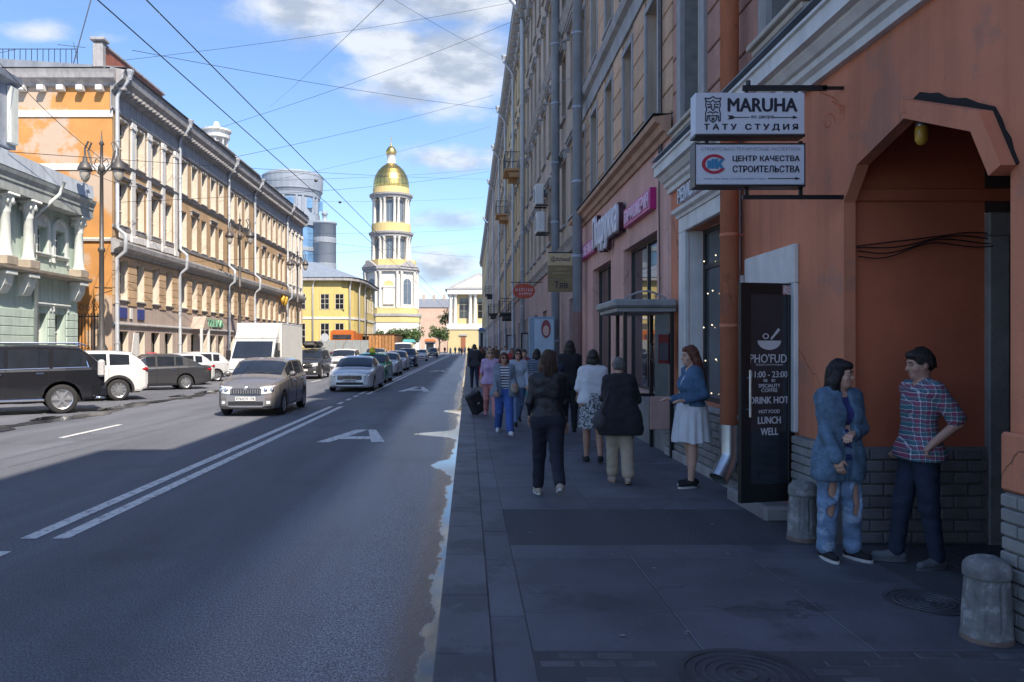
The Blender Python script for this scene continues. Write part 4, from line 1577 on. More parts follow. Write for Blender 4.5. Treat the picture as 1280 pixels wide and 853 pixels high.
# hanging brown sign, three panels
FB = Frame((0, 21.6, 0), (0, -1, 0))
zz = lambda y: 1.8 + (434 - y) * 21.6 / 960
t = thing('hanging_sign', 'brown and cream stacked signboards hanging beside the slate blue pipe', 'sign', group='hanging signboards')
M_OLIVE = mat('sign_olive', (0.20, 0.145, 0.07), .6, .15, 5)
M_SAND = mat('sign_sand', (0.50, 0.38, 0.22), .6, .1, 5)
for (a, b, m, tx, hh, ink) in ((317, 332, M_SAND, '@dchead', .16, M_INK), (332.5, 349, M_OLIVE, 'магазин\nобувь и сумки', .2, M_SAND), (349.5, 365, M_OLIVE, 'Тяв!', .2, M_INK)):
    g = MB()
    g.box(2.25, 3.0, -.06, 0, zz(b), zz(a), F=FB, c=.005)
    o = g.build('panel', m, t)
    if tx[0] == '@':
        text(FB, 2.60, .004, zz((a + b) / 2), tx, .55, hh, ink, t, bold=.01)
    elif tx == 'Тяв!':
        text(FB, 2.62, .004, zz((a + b) / 2 - 1), 'Тяв', .38, hh, ink, t, bold=.01)
    else:
        scrawl(FB, 2.62, zz((a + b) / 2 - 4), .36, .05, ink, t)
        scrawl(FB, 2.62, zz((a + b) / 2 + 1), .5, .05, ink, t)
g = MB()
g.box(2.25, 3.2, -.05, -.02, zz(316.4), zz(315), F=FB)
g.build('bar', M_BLACK, t)
rebase(t, FB.p(2.6, 0, zz(365)))
# red oval sign
FO = Frame((0, 33, 0), (0, -1, 0))
zo = lambda y: 1.8 + (434 - y) * 33 / 960
t = thing('oval_sign', 'red oval hanging shop sign with white lettering', 'sign', group='hanging signboards')
g = MB()
cx, cz = (655 - 585) * 33 / 960, zo(364)
g.prism([(cx + .48 * math.copysign(abs(math.cos(a)) ** .85, math.cos(a)), cz + .32 * math.sin(a)) for a in [2 * PI * i / 28 for i in range(28)]], -.08, 0, F=FO)
g.build('board', mat('sign_brick_red', (0.42, 0.06, 0.03), .5, .15, 4), t)
scrawl(FO, cx, cz + .06, .72, .13, M_SIGNW, t)
scrawl(FO, cx + .05, cz - .12, .5, .10, M_SIGNW, t)
g = MB()
g.box(cx - .6, XR, -.05, -.02, cz + .36, cz + .39, F=FO)
g.build('bar', M_BLACK, t)
rebase(t, FO.p(cx, 0, cz - .32))
# advertising light box with a portrait
FL = Frame((0, 25.0, 0), (0, -1, 0))
zl = lambda y: 1.8 + (434 - y) * 25.0 / 960
xl = lambda q: (q - 585) * 25.0 / 960
t = thing('poster_light_box', 'grey blue street light box with a poster of a red haired woman', 'billboard')
g = MB()
g.box(xl(661), xl(694), -.18, 0, .35, zl(396), F=FL, c=.03)
g.box(xl(665), xl(690), -.14, -.04, .1, .35, F=FL)
g.build('casing', mat('box_blue_grey', (0.20, 0.28, 0.36), .5, .1, 3), t)
g = MB()
g.box(xl(668), xl(692), .002, .006, .6, zl(399), F=FL)
po = g.build('poster', mat('poster_ground', (0.36, 0.46, 0.56), .4, .1, 3), t)
g = MB()
g.prism([(xl(682.5) + .16 * math.cos(a), zl(411.5) + .30 * math.sin(a)) for a in [2 * PI * i / 20 for i in range(20)]], .006, .008, F=FL)
g.build('printed_hair', mat('print_hair', (0.22, 0.05, 0.06), .5, .1, 8), t)
g = MB()
g.prism([(xl(682.5) + .10 * math.cos(a), zl(413.5) + .17 * math.sin(a)) for a in [2 * PI * i / 20 for i in range(20)]], .008, .010, F=FL)
g.build('printed_face', mat('print_skin', (0.55, 0.38, 0.32), .5, .1, 8), t)
g = MB()
for u in (-.045, .045):
    g.prism([(xl(682.5) + u + .02 * math.cos(a), zl(412) + .012 * math.sin(a)) for a in [2 * PI * i / 8 for i in range(8)]], .010, .012, F=FL)
g.prism([(xl(682.5) + .03 * math.cos(a), zl(416.4) + .012 * math.sin(a)) for a in [2 * PI * i / 8 for i in range(8)]], .010, .012, F=FL)
g.build('printed_features', mat('print_hair', (0.22, 0.05, 0.06)), t)
rebase(t, FL.p(xl(678), -.1, .12))
# small framed shop boards and letters far along the wall
for (x0, x1, y0, y1, Y, lab) in ((651, 662, 418, 437, 38.5, 'black framed pavement window box next to the advertising light box'), (633, 645, 420, 438, 52, 'black framed shop board further along the pavement')):
    t = thing('display_frame', lab, 'display')
    F_ = Frame((0, Y, 0), (0, -1, 0))
    a, b = (x0 - 585) * Y / 960, (x1 - 585) * Y / 960
    c_, d_ = 1.8 + (434 - y0) * Y / 960, .14
    g = MB()
    for q in ((a, a + .08, d_, c_), (b - .08, b, d_, c_)):
        g.box(q[0], q[1], -.06, 0, q[2], q[3], F=F_)
    g.box(a, b, -.061, .001, c_, c_ + .08, F=F_)
    g.build('frame', M_BLACK, t)
    g = MB()
    g.box(a + .08, b - .08, -.04, -.02, d_ + .3, c_, F=F_)
    g.build('panel', M_GREYTRIM, t)
    rebase(t, F_.p((a + b) / 2, 0, .12))
# ================================================================== left side of the street
XL = -17.5
FL_ = Frame((XL, 0, 0), (1, 0, 0))           # u = +Y

# ---------------- long ochre building
B7 = thing('ochre_building', 'long ochre four storey building with peeling end wall, white pilasters and grey rain pipes', 'building')
YA, YB = 37.75, 81.0
cols_ = [39.0, 41.0, 43.0, 44.9, 47.3, 49.1, 50.9, 52.7, 54.4, 56.9, 58.8, 60.7, 63.9, 65.7, 67.5, 69.3, 71.2, 72.8, 75.2, 76.9, 78.5, 80.1]
WR = [(0.55, 2.05, 1.15, M_DARKFR), (4.2, 2.0, .95, M_CREAM), (7.95, 2.2, .95, M_CREAM), (11.2, 2.05, .95, M_CREAM)]
g, gr = MB(), MB()
wall(g, FL_, YA, YB, 6.45, 15.0, [(u - .475, u + .475, v, v + h, .28) for u in cols_ for (v, h, w_, fm) in WR[2:]], rmb=gr)
g.build('upper_wall', M_OCHRE, B7)
g = MB()
wall(g, FL_, YA, YB, 0, 6.45, [(u - w_ / 2, u + w_ / 2, v, v + h, .30) for u in cols_ for (v, h, w_, fm) in WR[:2]], d=.0, rmb=gr)
g.build('lower_wall', M_BAND, B7)
stuff(gr.build('window_reveals', mat('limewash', (0.60, 0.53, 0.44), .8, .1, 3), B7))  # sunlit brightness of the reveals put into a pale cream colour
for i, u in enumerate(cols_):
    for k, (v, h, w_, fm) in enumerate(WR):
        window(B7, FL_, u, v, w_, h, .27 if k > 1 else .29, 'six' if k > 1 else 'cross', fm, M_GLASS)
        if k == 2 or k == 3:
            sill(B7, FL_, u, v, 1.25, M_GREYTRIM)
        if k == 2:
            if i in (0, 1, 2, 5, 7, 13, 16, 18, 19, 20):
                lintel_board(B7, FL_, u, v + h + .22, 1.4, M_GREYTRIM)
        if k == 1:
            sill(B7, FL_, u, v, 1.2, M_GREYTRIM)
        if k == 3:
            surround(B7, FL_, u, v, .95, h, .10, M_CREAM, .03)
# rusticated first floor: courses of separate blocks on every pier
edges = [YA + .03] + [q for u in cols_ for q in (u - .475, u + .475)] + [YB - .03]
for k in range(0, len(edges), 2):
    a, b = edges[k], edges[k + 1]
    if b - a > .2:
        rust_blocks(B7, FL_, a + .002, b - .002, 3.9, 6.4, 6, M_PEACH, proud=.045)
lint = MB().box(-.47, .47, -.04, 0, 6.21, 6.40, c=.01).mesh('lintel_block', M_PEACH)
for u in cols_:
    link('lintel_block', lint, B7, M=FL_.M(u, 0.0, 0.0))
g = MB()
cornice(g, FL_, YA - .1, YB + .05, [(0, 6.45), (.1, 6.45), (.16, 6.62), (.42, 6.75), (.46, 6.98), (.40, 7.02), (.40, 7.06), (0, 7.2)])
cornice(g, FL_, YA, YB, [(0, 10.85), (.06, 10.85), (.12, 10.95), (.16, 11.02), (0, 11.06)])
cornice(g, FL_, YA, YB, [(0, 2.86), (.05, 2.86), (.12, 2.93), (.10, 3.0), (0, 3.04)])
cornice(g, FL_, YA, YB, [(0, 7.7), (.05, 7.7), (.08, 7.85), (0, 7.88)])
g.build('string_course', M_GREYTRIM, B7)
g = MB()
cornice(g, FL_, YA - .2, YB + .2, [(0, 13.45), (.06, 13.45), (.10, 13.55), (.05, 13.6), (.05, 14.35), (.16, 14.45), (.22, 14.6), (.62, 14.95), (.68, 15.3), (.74, 15.36), (0, 15.5)])
g.build('main_cornice', M_GREYTRIM, B7)
dm = shared(('dentil',), 'dentil', lambda: MB().box(-.11, .11, -.42, 0, -.13, 0), M_GREYTRIM)
u = YA + .2
while u < YB:
    link('dentil', dm, B7, M=FL_.M(u, .18, 14.62))
    u += .46
# pilasters on the two end bays
def pilaster(u, m):
    def fn():
        g = MB()
        g.box(-.22, .22, -.10, 0, 7.25, 13.1, c=.01)
        g.box(-.30, .30, -.17, 0, 7.2, 7.5, c=.02)
        g.box(-.27, .27, -.16, 0, 13.05, 13.42, c=.03)
        for s in (-.2, .2):
            g.lathe([(.10, -.17), (.12, -.12), (.08, -.08)], (s, 0, 13.2), 8, axis='y')
        return g
    link('pilaster', shared(('pil', m.name), 'pilaster', fn, m), B7, M=FL_.M(u, 0.0, 0))


for u in (40.0, 42.0, 43.95, 45.8):
    pilaster(u, M_WHITE)
for u in (74.4, 76.05, 77.7, 79.3, 80.75):
    pilaster(u, M_WHITE)
# balustrade panels below the first bays
g = MB()
for u in cols_[:4]:
    g.box(u - .62, u + .62, 0, .10, 7.25, 7.62, F=FL_, c=.02)
g.build('apron_panel', M_WHITE, B7)
# end wall facing the viewer
FE = Frame((XL, YA, 0), (0, -1, 0))         # u = +X, wall runs to u negative
g = MB()
wall(g, FE, -14, 0, 0, 15.0, [])
g.build('end_wall', M_OCHRE_OLD, B7)
g = MB()
cornice(g, FE, -14, .05, [(0, 13.1), (.06, 13.1), (.06, 13.42), (0, 13.45)])
cornice(g, FE, -14, .0, [(0, 10.5), (.05, 10.5), (.05, 10.8), (0, 10.82)])
cornice(g, FE, -14, .0, [(0, 7.0), (.10, 7.0), (.14, 7.12), (0, 7.18)])
g.build('end_string_course', M_WHITE, B7)
g = MB()
cornice(g, FE, -14, .3, [(0, 14.55), (.15, 14.6), (.2, 14.72), (.45, 14.9), (.5, 15.15), (.55, 15.3), (0, 15.5)])
g.build('end_cornice', M_GREYTRIM, B7)
for i in range(10):
    link('modillion', shared(('emod',), 'modillion', lambda: MB().box(-.16, .16, -.38, 0, -.26, 0, c=.02), M_WHITE), B7, M=FE.M(-.5 - i * .95, .02, 14.58))
g = MB()
g.prism([(.75, 15.5), (-6.0, 15.95), (-14, 15.5)], -(YB - YA), .2, F=FE)
g.build('roof', M_ROOF, B7)
g = MB()
g.box(XL - 14, XL - .01, YB - .1, YB, 0, 15)
g.build('back_wall', M_OCHRE, B7)
g = MB()
g.box(YA - .1, 44.9, -.62, -.35, 15.4, 16.55, F=FL_)
g.build('attic_wall', M_ROOFRED, B7)
g = MB()
g.box(YA - .35, 45.1, -.7, -.27, 16.552, 16.68, F=FL_, c=.02)
g.box(YA - .45, YA - .102, -.75, -.25, 15.42, 16.55, F=FL_, c=.03)
g.box(YA - .55, YA + .1, -.85, -.15, 16.69, 16.85, F=FL_, c=.03)
g.build('attic_coping', M_GREYTRIM, B7)
rebase(B7, (XL, 59, 0))
PL = {38.0: 'rain pipe on the near corner of the ochre building beside the double lantern', 46.3: 'second rain pipe on the ochre building, just after the pilasters',
      55.8: 'third rain pipe on the ochre building, beside the green lettering', 62.6: 'fourth rain pipe on the ochre building, behind the second street lantern',
      73.9: 'last rain pipe on the ochre building, above the white truck'}
for y, lab in PL.items():
    t = thing('rain_pipe', lab, 'drainpipe', group='rain pipes on the ochre building')
    pipe_run(FL_, y, .14, .5, 15.25, .105, 'pipe', M_PIPE, t, joggle=(6.2, 7.7, .42), n=8)
    rebase(t, FL_.p(y, .14, .12))
# plaques, shop letters, awnings on the ochre building
t = None
M_BLUEP = mat('plaque_blue', (0.045, 0.06, 0.22), .5, .1, 5)
for (y, lab, m) in ((38.9, 'blue square plaque nearest the corner of the ochre building', M_BLUEP), (39.8, 'small white plaque between the two blue plaques', M_WHITE), (41.0, 'second blue square plaque on the ochre building', M_BLUEP)):
    w_ = .42 if m is M_BLUEP else .15
    g = MB()
    g.box(y - w_, y + w_, .02, .07, 3.25, 3.8, F=FL_, c=.01)
    tag(g.build('wall_plaque', m), lab, 'plaque', 'wall plaques on the ochre building')
t = thing('shop_lettering', 'green shop lettering above the ground floor of the ochre building', 'sign')
text(FL_, 52.3, .10, 3.42, 'АПТЕКА', 4.6, .5, mat('letter_green', (0.20, 0.42, 0.28), .6, 0), t, extrude=.05, bold=.02)
rebase(t, FL_.p(52.3, .1, 3.2))
t = thing('gold_sign', 'gold sculpted sign fixed to the far bays of the ochre building', 'sign')
g = MB()
for k in range(5):
    g.ball(FL_.p(71.0 + .4 * k, .35, 6.1 + .22 * math.sin(k * 2)), (.2, .22, .3), 8, 6)
g.build('sign_letters', mat('gold_paint', (0.62, 0.36, 0.05), .35, .2, 5, metal=.4), t, True)
rebase(t, FL_.p(72, .3, 5.8))
t = thing('porch_canopy', 'small pale gabled canopy over a doorway of the ochre building', 'canopy')
g = MB()
g.prism([(48.4, 2.95), (49.0, 3.75), (49.6, 2.95)], .0, .8, F=FL_)
g.build('gable', M_BAND, t)
g = MB()
for y in (48.35, 49.65):
    g.box(y - .07, y + .07, .66, .8, .12, 2.95, F=FL_)
g.build('posts', M_WHITE, t)
rebase(t, FL_.p(49, .4, .12))
for (y, lab, cols3) in ((40.3, 'white shop banner with dark scribble in the ground floor window nearest the corner', M_WHITE), (42.4, 'red awning blind in the ground floor window of the ochre building', mat('awning_red', (0.5, 0.05, 0.08), .6, .2, 4))):
    g = MB()
    if cols3 is M_WHITE:
        g.prism([(y - .55, .8), (y + .5, .8), (y + .5, 2.55), (y - .1, 2.55)], -.02, .03, F=FL_)
    else:
        g.prism([(.03, 1.5), (.5, 1.15), (.5, 1.05), (.03, 1.3)], y - .6, y + .6, F=FL_, ax='x')
    tag(g.build('banner' if cols3 is M_WHITE else 'awning', cols3), lab, 'banner' if cols3 is M_WHITE else 'awning')
# roof railing, antenna and roof rotunda
t = thing('roof_railing', 'black iron railing along the roof edge of the ochre end wall', 'railing')
g = MB()
g.tube([FE.p(-14, -.4, 16.6), FE.p(-1.9, -.4, 16.6)], .02, 5)
g.tube([FE.p(-14, -.4, 15.85), FE.p(-1.9, -.4, 15.85)], .02, 5)
g.build('rails', M_BLACK, t)
post = MB().box(-.012, .012, -.012, .012, 0, 1.0).mesh('railing_bar', M_BLACK)
for i in range(42):
    link('railing_bar', post, t, loc=FE.p(-1.9 - i * .285, -.4, 15.62))
rebase(t, FE.p(-7, -.4, 15.6))
t = thing('roof_antenna', 'thin leaning antenna mast standing on the ochre roof behind the railing', 'antenna')
g = MB()
g.tube([FE.p(-2.3, -.6, 15.6), FE.p(-1.2, -.6, 19.6)], .025, 6)
g.tube([FE.p(-1.9, -.6, 15.6), FE.p(-2.2, -.6, 17.0)], .015, 5)
g.tube([FE.p(-3.0, -.6, 16.9), FE.p(-1.6, -.6, 16.75)], .015, 5)
g.build('mast', M_IRON, t)
rebase(t, FE.p(-2.3, -.6, 15.6))
t = thing('roof_rotunda', 'small white round pavilion with columns standing above the ochre roof', 'rotunda')
cx, cy = -22.6, 69.0
g = MB()
g.lathe([(0, 15.5), (1.15, 15.5), (1.15, 18.3), (0, 18.3)], (cx, cy, 0), 20)
g.build('drum', M_GREYTRIM, t)
for k in range(8):
    a = 2 * PI * k / 8 + .2
    g = MB()
    g.lathe([(.12, 18.3), (.12, 20.4), (.16, 20.45), (.16, 20.5)], (cx + .9 * math.cos(a), cy + .9 * math.sin(a), 0), 8)
    g.build('column', M_WHITE, t, True)
g = MB()
g.lathe([(0, 20.5), (1.15, 20.5), (1.2, 20.75), (1.05, 20.8), (1.05, 21.0), (1.3, 21.1), (1.32, 21.25), (.3, 21.6), (.25, 21.8), (.2, 22.0), (0, 22.05)], (cx, cy, 0), 24)
g.build('dome_roof', M_WHITE, t)
rebase(t, (cx, cy, 15.5))
for (x, y, w_, h, lab) in ((-19.6, 60.5, 2.2, 1.0, 'pale flat dormer on the ochre roof nearest the round pavilion'), (-19.4, 66, 3.4, .8, 'long low dormer further along the ochre roof'), (-20, 77, 1.6, 1.2, 'grey chimney block at the far end of the ochre roof')):
    g = MB()
    g.box(x - .8, x + .6, y - w_, y + w_, 15.5, 16.4 + h, c=.03)
    g.box(x - .9, x + .7, y - w_ - .1, y + w_ + .1, 16.402 + h, 16.5 + h, c=.02)
    tag(g.build('roof_dormer', M_GREYTRIM), lab, 'dormer', 'dormers and chimneys on the ochre roof')

# ---------------- mint building
B8 = thing('mint_building', 'mint green building with white columns, arched windows and a blue grey roof edge', 'building')
FM_ = FL_
m0, m1 = 12.0, 34.4
bays = [32.9, 31.5, 27.3, 25.9, 21.9, 20.5]
colm = [34.0, 30.1, 28.6, 24.6, 23.2, 19.2]
g = MB()
wall(g, FM_, m0, m1, 0, 8.2, [(y - .42, y + .42, 5.65, 6.75, .3) for y in bays] + [(y - .42, y + .42, .9, 3.2, .3) for y in bays])
g.quad((XL, m1, 0), (XL, m1, 9), (XL - 9, m1, 9), (XL - 9, m1, 0))
g.build('wall', M_MINT, B8)
for y in bays:
    window(B8, FM_, y, 5.65, .84, 1.1, .28, 'six', M_MINTW)
    window(B8, FM_, y, .9, .84, 2.3, .28, 'cross', M_MINTW)
    g = MB()     # arched head above the opening
    n = 12
    for i in range(n):
        a0, a1 = PI * i / n, PI * (i + 1) / n
        g.prism([(y + r * math.cos(a), 6.78 + r * .8 * math.sin(a)) for r, a in ((.42, a0), (.42, a1), (.60, a1), (.60, a0))], 0, .08, F=FM_)
    g.prism([(y + .42 * math.cos(PI * i / n), 6.78 + .336 * math.sin(PI * i / n)) for i in range(n + 1)], 0, .02, F=FM_)
    g.box(y - .60, y - .42, 0, .08, 5.65, 6.78, F=FM_)
    g.box(y + .42, y + .60, 0, .08, 5.65, 6.78, F=FM_)
    g.build('arched_surround', M_MINTW, B8)
    lintel_board(B8, FM_, y, 5.60, 1.2, M_MINTW, 'bracketed_sill')
    lintel_board(B8, FM_, y, 3.55, 1.3, M_MINTW, 'window_hood')
for y in colm:
    def fn():
        g = MB()
        g.lathe([(.26, 5.2), (.26, 5.28), (.21, 5.33), (.205, 5.6), (.17, 6.8), (.20, 6.85), (.18, 6.9), (.20, 7.0), (.28, 7.3), (.32, 7.45)], (0, 0, 0), 14)
        g.box(-.36, .36, -.36, .36, 7.452, 7.55, c=.02)
        for k in range(8):
            a = 2 * PI * k / 8
            g.ball((.28 * math.cos(a), .28 * math.sin(a), 7.25), (.07, .07, .13), 6, 4)
        return g
    o = link('column', shared(('mintcol',), 'column', fn, M_MINTW), B8, loc=FM_.p(y, .27, 0))
    for p_ in o.data.polygons:
        p_.use_smooth = True
    g = MB()
    g.box(y - .36, y + .36, 0, .55, 4.87, 5.2, F=FM_, c=.02)
    g.build('pedestal', M_STONE, B8)
    g = MB()
    g.prism([(0, 3.8), (.22, 3.85), (.38, 4.15), (.46, 4.5), (0, 4.5)], y - .26, y + .26, F=FM_, ax='x')
    g.box(y - .36, y + .36, 0, .54, 4.502, 4.665, F=FM_, c=.02)
    g.build('console', M_MINTW, B8)
for a, b in ((34.35, 33.4), (32.45, 31.95), (31.05, 27.75), (26.85, 26.35)):
    rust_blocks(B8, FM_, b, a, .5, 3.3, 8, M_MINT, proud=.06)
g = MB()
cornice(g, FM_, m0, m1 + .15, [(0, 4.67), (.56, 4.68), (.60, 4.74), (.62, 4.84), (0, 4.865)])
g.build('balcony_ledge', M_STONE, B8)
g = MB()
cornice(g, FM_, m0, m1 + .2, [(0, 7.55), (.62, 7.56), (.62, 7.9), (.66, 7.94), (.66, 8.05), (.74, 8.2), (.78, 8.34), (0, 8.4)])
g.build('entablature', mat('mint_grey', (0.40, 0.43, 0.42), .8, .12, 2, streak=.3), B8)
g = MB()
cornice(g, FM_, m0, m1 + .1, [(.2, 8.4), (.7, 8.42), (.66, 9.0), (.2, 9.1)])
g.prism([(.2, 9.1), (-4.5, 9.3), (-9, 8.8)], m0, m1, F=FM_, ax='x')
g.build('roof', mat('roof_pale_blue', (0.50, 0.56, 0.63), .5, .12, 1.5, streak=.2), B8)
g = MB()
cornice(g, FM_, m0, 29.3, [(-.9, 9.3), (.25, 9.3), (.25, 11.6), (.5, 11.75), (.55, 11.95), (.2, 12.1), (-.9, 12.3)])
g.build('attic', mat('attic_blue_grey', (0.34, 0.38, 0.45), .7, .15, 2, streak=.25), B8)
g = MB()
g.box(28.7, 29.2, .25, .42, 9.45, 11.6, F=FM_, c=.02)
g.box(26.8, 27.2, .25, .42, 9.45, 11.6, F=FM_, c=.02)
g.build('attic_pilaster', M_MINTW, B8)
rebase(B8, (XL, 24, 0))
t = thing('rain_pipe', 'white cranked rain pipe on the mint building front', 'drainpipe')
g = MB()
g.tube([FM_.p(31.2, 1.1, 8.5), FM_.p(31.15, .95, 8.0), FM_.p(30.75, .12, 7.0), FM_.p(30.75, .12, 5.3)], .07, 8)
g.tube([FM_.p(30.9, .12, 4.5), FM_.p(30.9, .12, .3)], .09, 8)
g.build('pipe', M_MINTW, t, True)
rebase(t, FM_.p(30.75, .12, .2))
# alley between the two houses with an iron gate and bracket sign
t = thing('iron_gate', 'black wrought iron gate with scrolls closing the alley beside the mint building', 'gate')
FG = Frame((0, 36.2, 0), (0, -1, 0))
g = MB()
for k in range(14):
    u = -19.4 + k * .15
    g.box(u - .015, u + .015, -.02, .02, .1, 3.4, F=FG)
for v in (.3, 1.6, 3.2):
    g.box(-19.45, -17.4, -.025, .025, v, v + .06, F=FG)
g.build('bars', M_BLACK, t)
g = MB()
for k in range(6):
    c_ = -19.2 + k * .33
    g.tube([FG.p(c_ + .14 * (1 - a / 11) * math.cos(a), 0, 3.65 + .22 * (1 - a / 11) * math.sin(a)) for a in [q * .6 for q in range(15)]], .018, 5)
g.build('scrolls', M_BLACK, t)
g = MB()
g.tube([FG.p(-17.6, 0, 4.6), FG.p(-16.9, -.3, 4.6)], .03, 6)
g.tube([FG.p(-17.6, 0, 4.2), FG.p(-16.9, -.3, 4.5)], .02, 6)
g.build('bracket', M_BLACK, t)
rebase(t, FG.p(-18.4, 0, .1))

# ---------------- street lanterns
def lantern_post(x, y, lab, s=1.14):
    t = thing('street_lamp', lab, 'street lamp', (x, y, .12), 0, 'street lanterns along the far pavement')
    t.scale = (s, s, s)
    m = mat('lamp_iron', (0.095, 0.088, 0.085), .5, .15, 6, metal=.3)
    g = MB()
    g.lathe([(.30, 0), (.30, .25), (.24, .35), (.26, .9), (.2, 1.05), (.22, 1.4), (.12, 1.6), (.09, 2.6), (.085, 5.0), (.13, 5.05), (.13, 5.15), (.08, 5.2), (.06, 8.0), (.13, 8.05), (.13, 8.2), (.06, 8.3), (.05, 9.0), (.10, 9.05), (.03, 9.2), (.01, 9.55)], n=12)
    g.build('post', m, t, True)
    for sgn in (-1, 1):
        g = MB()
        pts = [(sgn * .05, 0, 7.9), (sgn * .35, 0, 8.25), (sgn * .5, 0, 8.8), (sgn * .38, 0, 9.1), (sgn * .5, 0, 9.15), (sgn * .62, 0, 8.9), (sgn * .62, 0, 8.55)]
        pts = [(a, b, c_) for a, b, c_ in pts]
        g.tube(pts, .035, 6)
        g.tube([(sgn * .06, 0, 8.4), (sgn * .2, 0, 8.5), (sgn * .28, 0, 8.3), (sgn * .18, 0, 8.2)], .02, 6)
        g.build('arm', m, t)
        g = MB()
        g.lathe([(.02, 8.62), (.07, 8.58), (.09, 8.42), (.16, 8.36), (.25, 8.16), (.27, 8.06), (.22, 8.06)], (sgn * .62, 0, 0), 14)
        g.build('lamp_shade', m, t, True)
        g = MB()
        g.lathe([(.20, 8.05), (.18, 7.87), (.13, 7.72), (.05, 7.62), (0, 7.61)], (sgn * .62, 0, 0), 14)
        g.build('lamp_glass', mat('lamp_glass', (0.40, 0.37, 0.33), .2, .1, 8), t, True)
    return t


lantern_post(-15.6, 32.7, 'nearest double iron street lantern in front of the ochre end wall')
lantern_post(-15.6, 52.5, 'second iron street lantern in front of the ochre facade')
lantern_post(-15.6, 70.3, 'third iron street lantern behind the white box truck')
lantern_post(-15.6, 118, 'farthest iron street lantern, before the bell tower')

# ---------------- yellow building
B9 = thing('yellow_building', 'bright yellow two storey corner house with grey metal roof and white pipes', 'building')
M_YEL = mat('yellow_stucco', (0.58, 0.46, 0.17), .85, .06, 1.5, streak=.12)
poly = [(-40, 110), (-18.2, 110), (-17.3, 110.6), (-16.6, 112), (-16.2, 114), (-16.0, 117), (-16, 130), (-40, 130)]
g = MB()
g.prism(poly, 0, 11.3, ax='z')
g.build('wall', M_YEL, B9)
def inset(p, k):
    c_ = (-28, 120)
    return [(c_[0] + (a - c_[0]) * k, c_[1] + (b - c_[1]) * k) for a, b in p]


g = MB()
g.prism(inset(poly, 1.07), 11.3, 11.75, ax='z')
g.build('eaves', M_GREYTRIM, B9)
g = MB()
n = len(poly)
top = inset(poly, .45)
bot = inset(poly, 1.08)
g.add([(a, b, 11.76) for a, b in bot] + [(a, b, 14.6) for a, b in top], [(i, (i + 1) % n, n + (i + 1) % n, n + i) for i in range(n)] + [tuple(range(n, 2 * n))])
g.build('roof', mat('roof_blue_grey', (0.30, 0.34, 0.39), .45, .12, 1.5, streak=.2, metal=.3), B9)
g = MB()
g.prism(inset(poly, 1.008), 5.8, 6.1, ax='z')
g.prism(inset(poly, 1.008), 1.0, 1.2, ax='z')
g.build('string_course', M_WHITE, B9)
F9 = Frame((0, 109.98, 0), (0, -1, 0))
for u in (-27.5, -23.9, -20.5, -18.9 + .5):
    for v, h in ((7.2, 2.2), (2.2, 3.0)):
        o = window(B9, F9, u, v, 1.25, h, -.02, 'six', M_CREAM)
        surround(B9, F9, u, v, 1.25, h, .15, M_YEL, .04)
F9b = Frame((-15.98, 0, 0), (1, 0, 0))
for u in (119.5, 122.5, 125.5, 128.5):
    for v, h in ((7.2, 2.2), (2.2, 3.0)):
        window(B9, F9b, u, v, 1.25, h, -.02, 'six', M_CREAM)
for (x, y) in ((-22.2, 109.85), (-17.0, 110.6), (-16.0, 113.2), (-15.85, 118)):
    g = MB()
    g.tube([(x + .3, y - .4, 11.4), (x, y, 10.4), (x, y, .3)], .12, 8)
    g.build('rain_pipe', M_WHITE, B9, True)
rebase(B9, (-28, 120, 0))

# ---------------- glass tower
B10 = thing('glass_tower', 'modern round glass tower with a flat disc top behind the ochre building', 'building')
M_BLUEGL = mat('tower_glass', (0.13, 0.25, 0.42), .08, .3, .25, spec=.8)
M_TG = mat('tower_grey', (0.25, 0.29, 0.35), .6, .08, .5)
M_TD = mat('tower_darkgrey', (0.24, 0.27, 0.31), .6, .08, .5)
cx, cy = -41.5, 182
g = MB()
g.lathe([(6.2, 0), (6.2, 30)], (cx, cy, 0), 24)
g.build('glass_drum', M_BLUEGL, B10)
g = MB()
g.lathe([(6.6, 30), (6.7, 31.2), (6.3, 31.2), (6.3, 33), (6.1, 33), (6.1, 36.6), (6.4, 36.8), (6.5, 37.6), (6.9, 38.5), (7.1, 40.5), (7.1, 41.6), (6.3, 42.6), (0, 42.8)], (cx, cy, 0), 30)
g.build('crown', M_TG, B10)
g = MB()
g.lathe([(7.1, 41.55), (7.16, 41.6), (7.16, 42.0), (6.7, 42.2)], (cx, cy, 0), 30)
g.lathe([(6.85, 38.35), (6.95, 38.4), (6.95, 38.7), (6.85, 38.75)], (cx, cy, 0), 30)
g.build('disc_rim', M_TD, B10)
for k in range(14):
    a = PI + PI * k / 13
    g = MB()
    c_ = (cx + 6.15 * math.cos(a), cy + 6.15 * math.sin(a))
    if k % 3 == 1:
        g.box(c_[0] - .9, c_[0] + .9, c_[1] - .3, c_[1] + .3, 34.0, 36.2)
        g.build('window', M_BLUEGL, B10)
    else:
        g.box(c_[0] - .25, c_[0] + .25, c_[1] - .25, c_[1] + .25, 33, 38.4)
        g.build('pier', M_TG, B10)
for z in (6, 12, 18, 24):
    g = MB()
    g.lathe([(6.22, z), (6.35, z + .1), (6.35, z + .9), (6.22, z + 1)], (cx, cy, 0), 24)
    g.build('floor_band', M_TG if z % 12 else M_TD, B10)
g = MB()
g.lathe([(2.7, 0), (2.7, 30.4), (2.9, 30.5), (2.9, 31.0), (.6, 31.1), (.5, 32.6), (.8, 32.8), (.5, 33.6), (0, 33.7)], (-33.6, 180, 0), 18)
g.build('stair_turret', M_TG, B10, True)
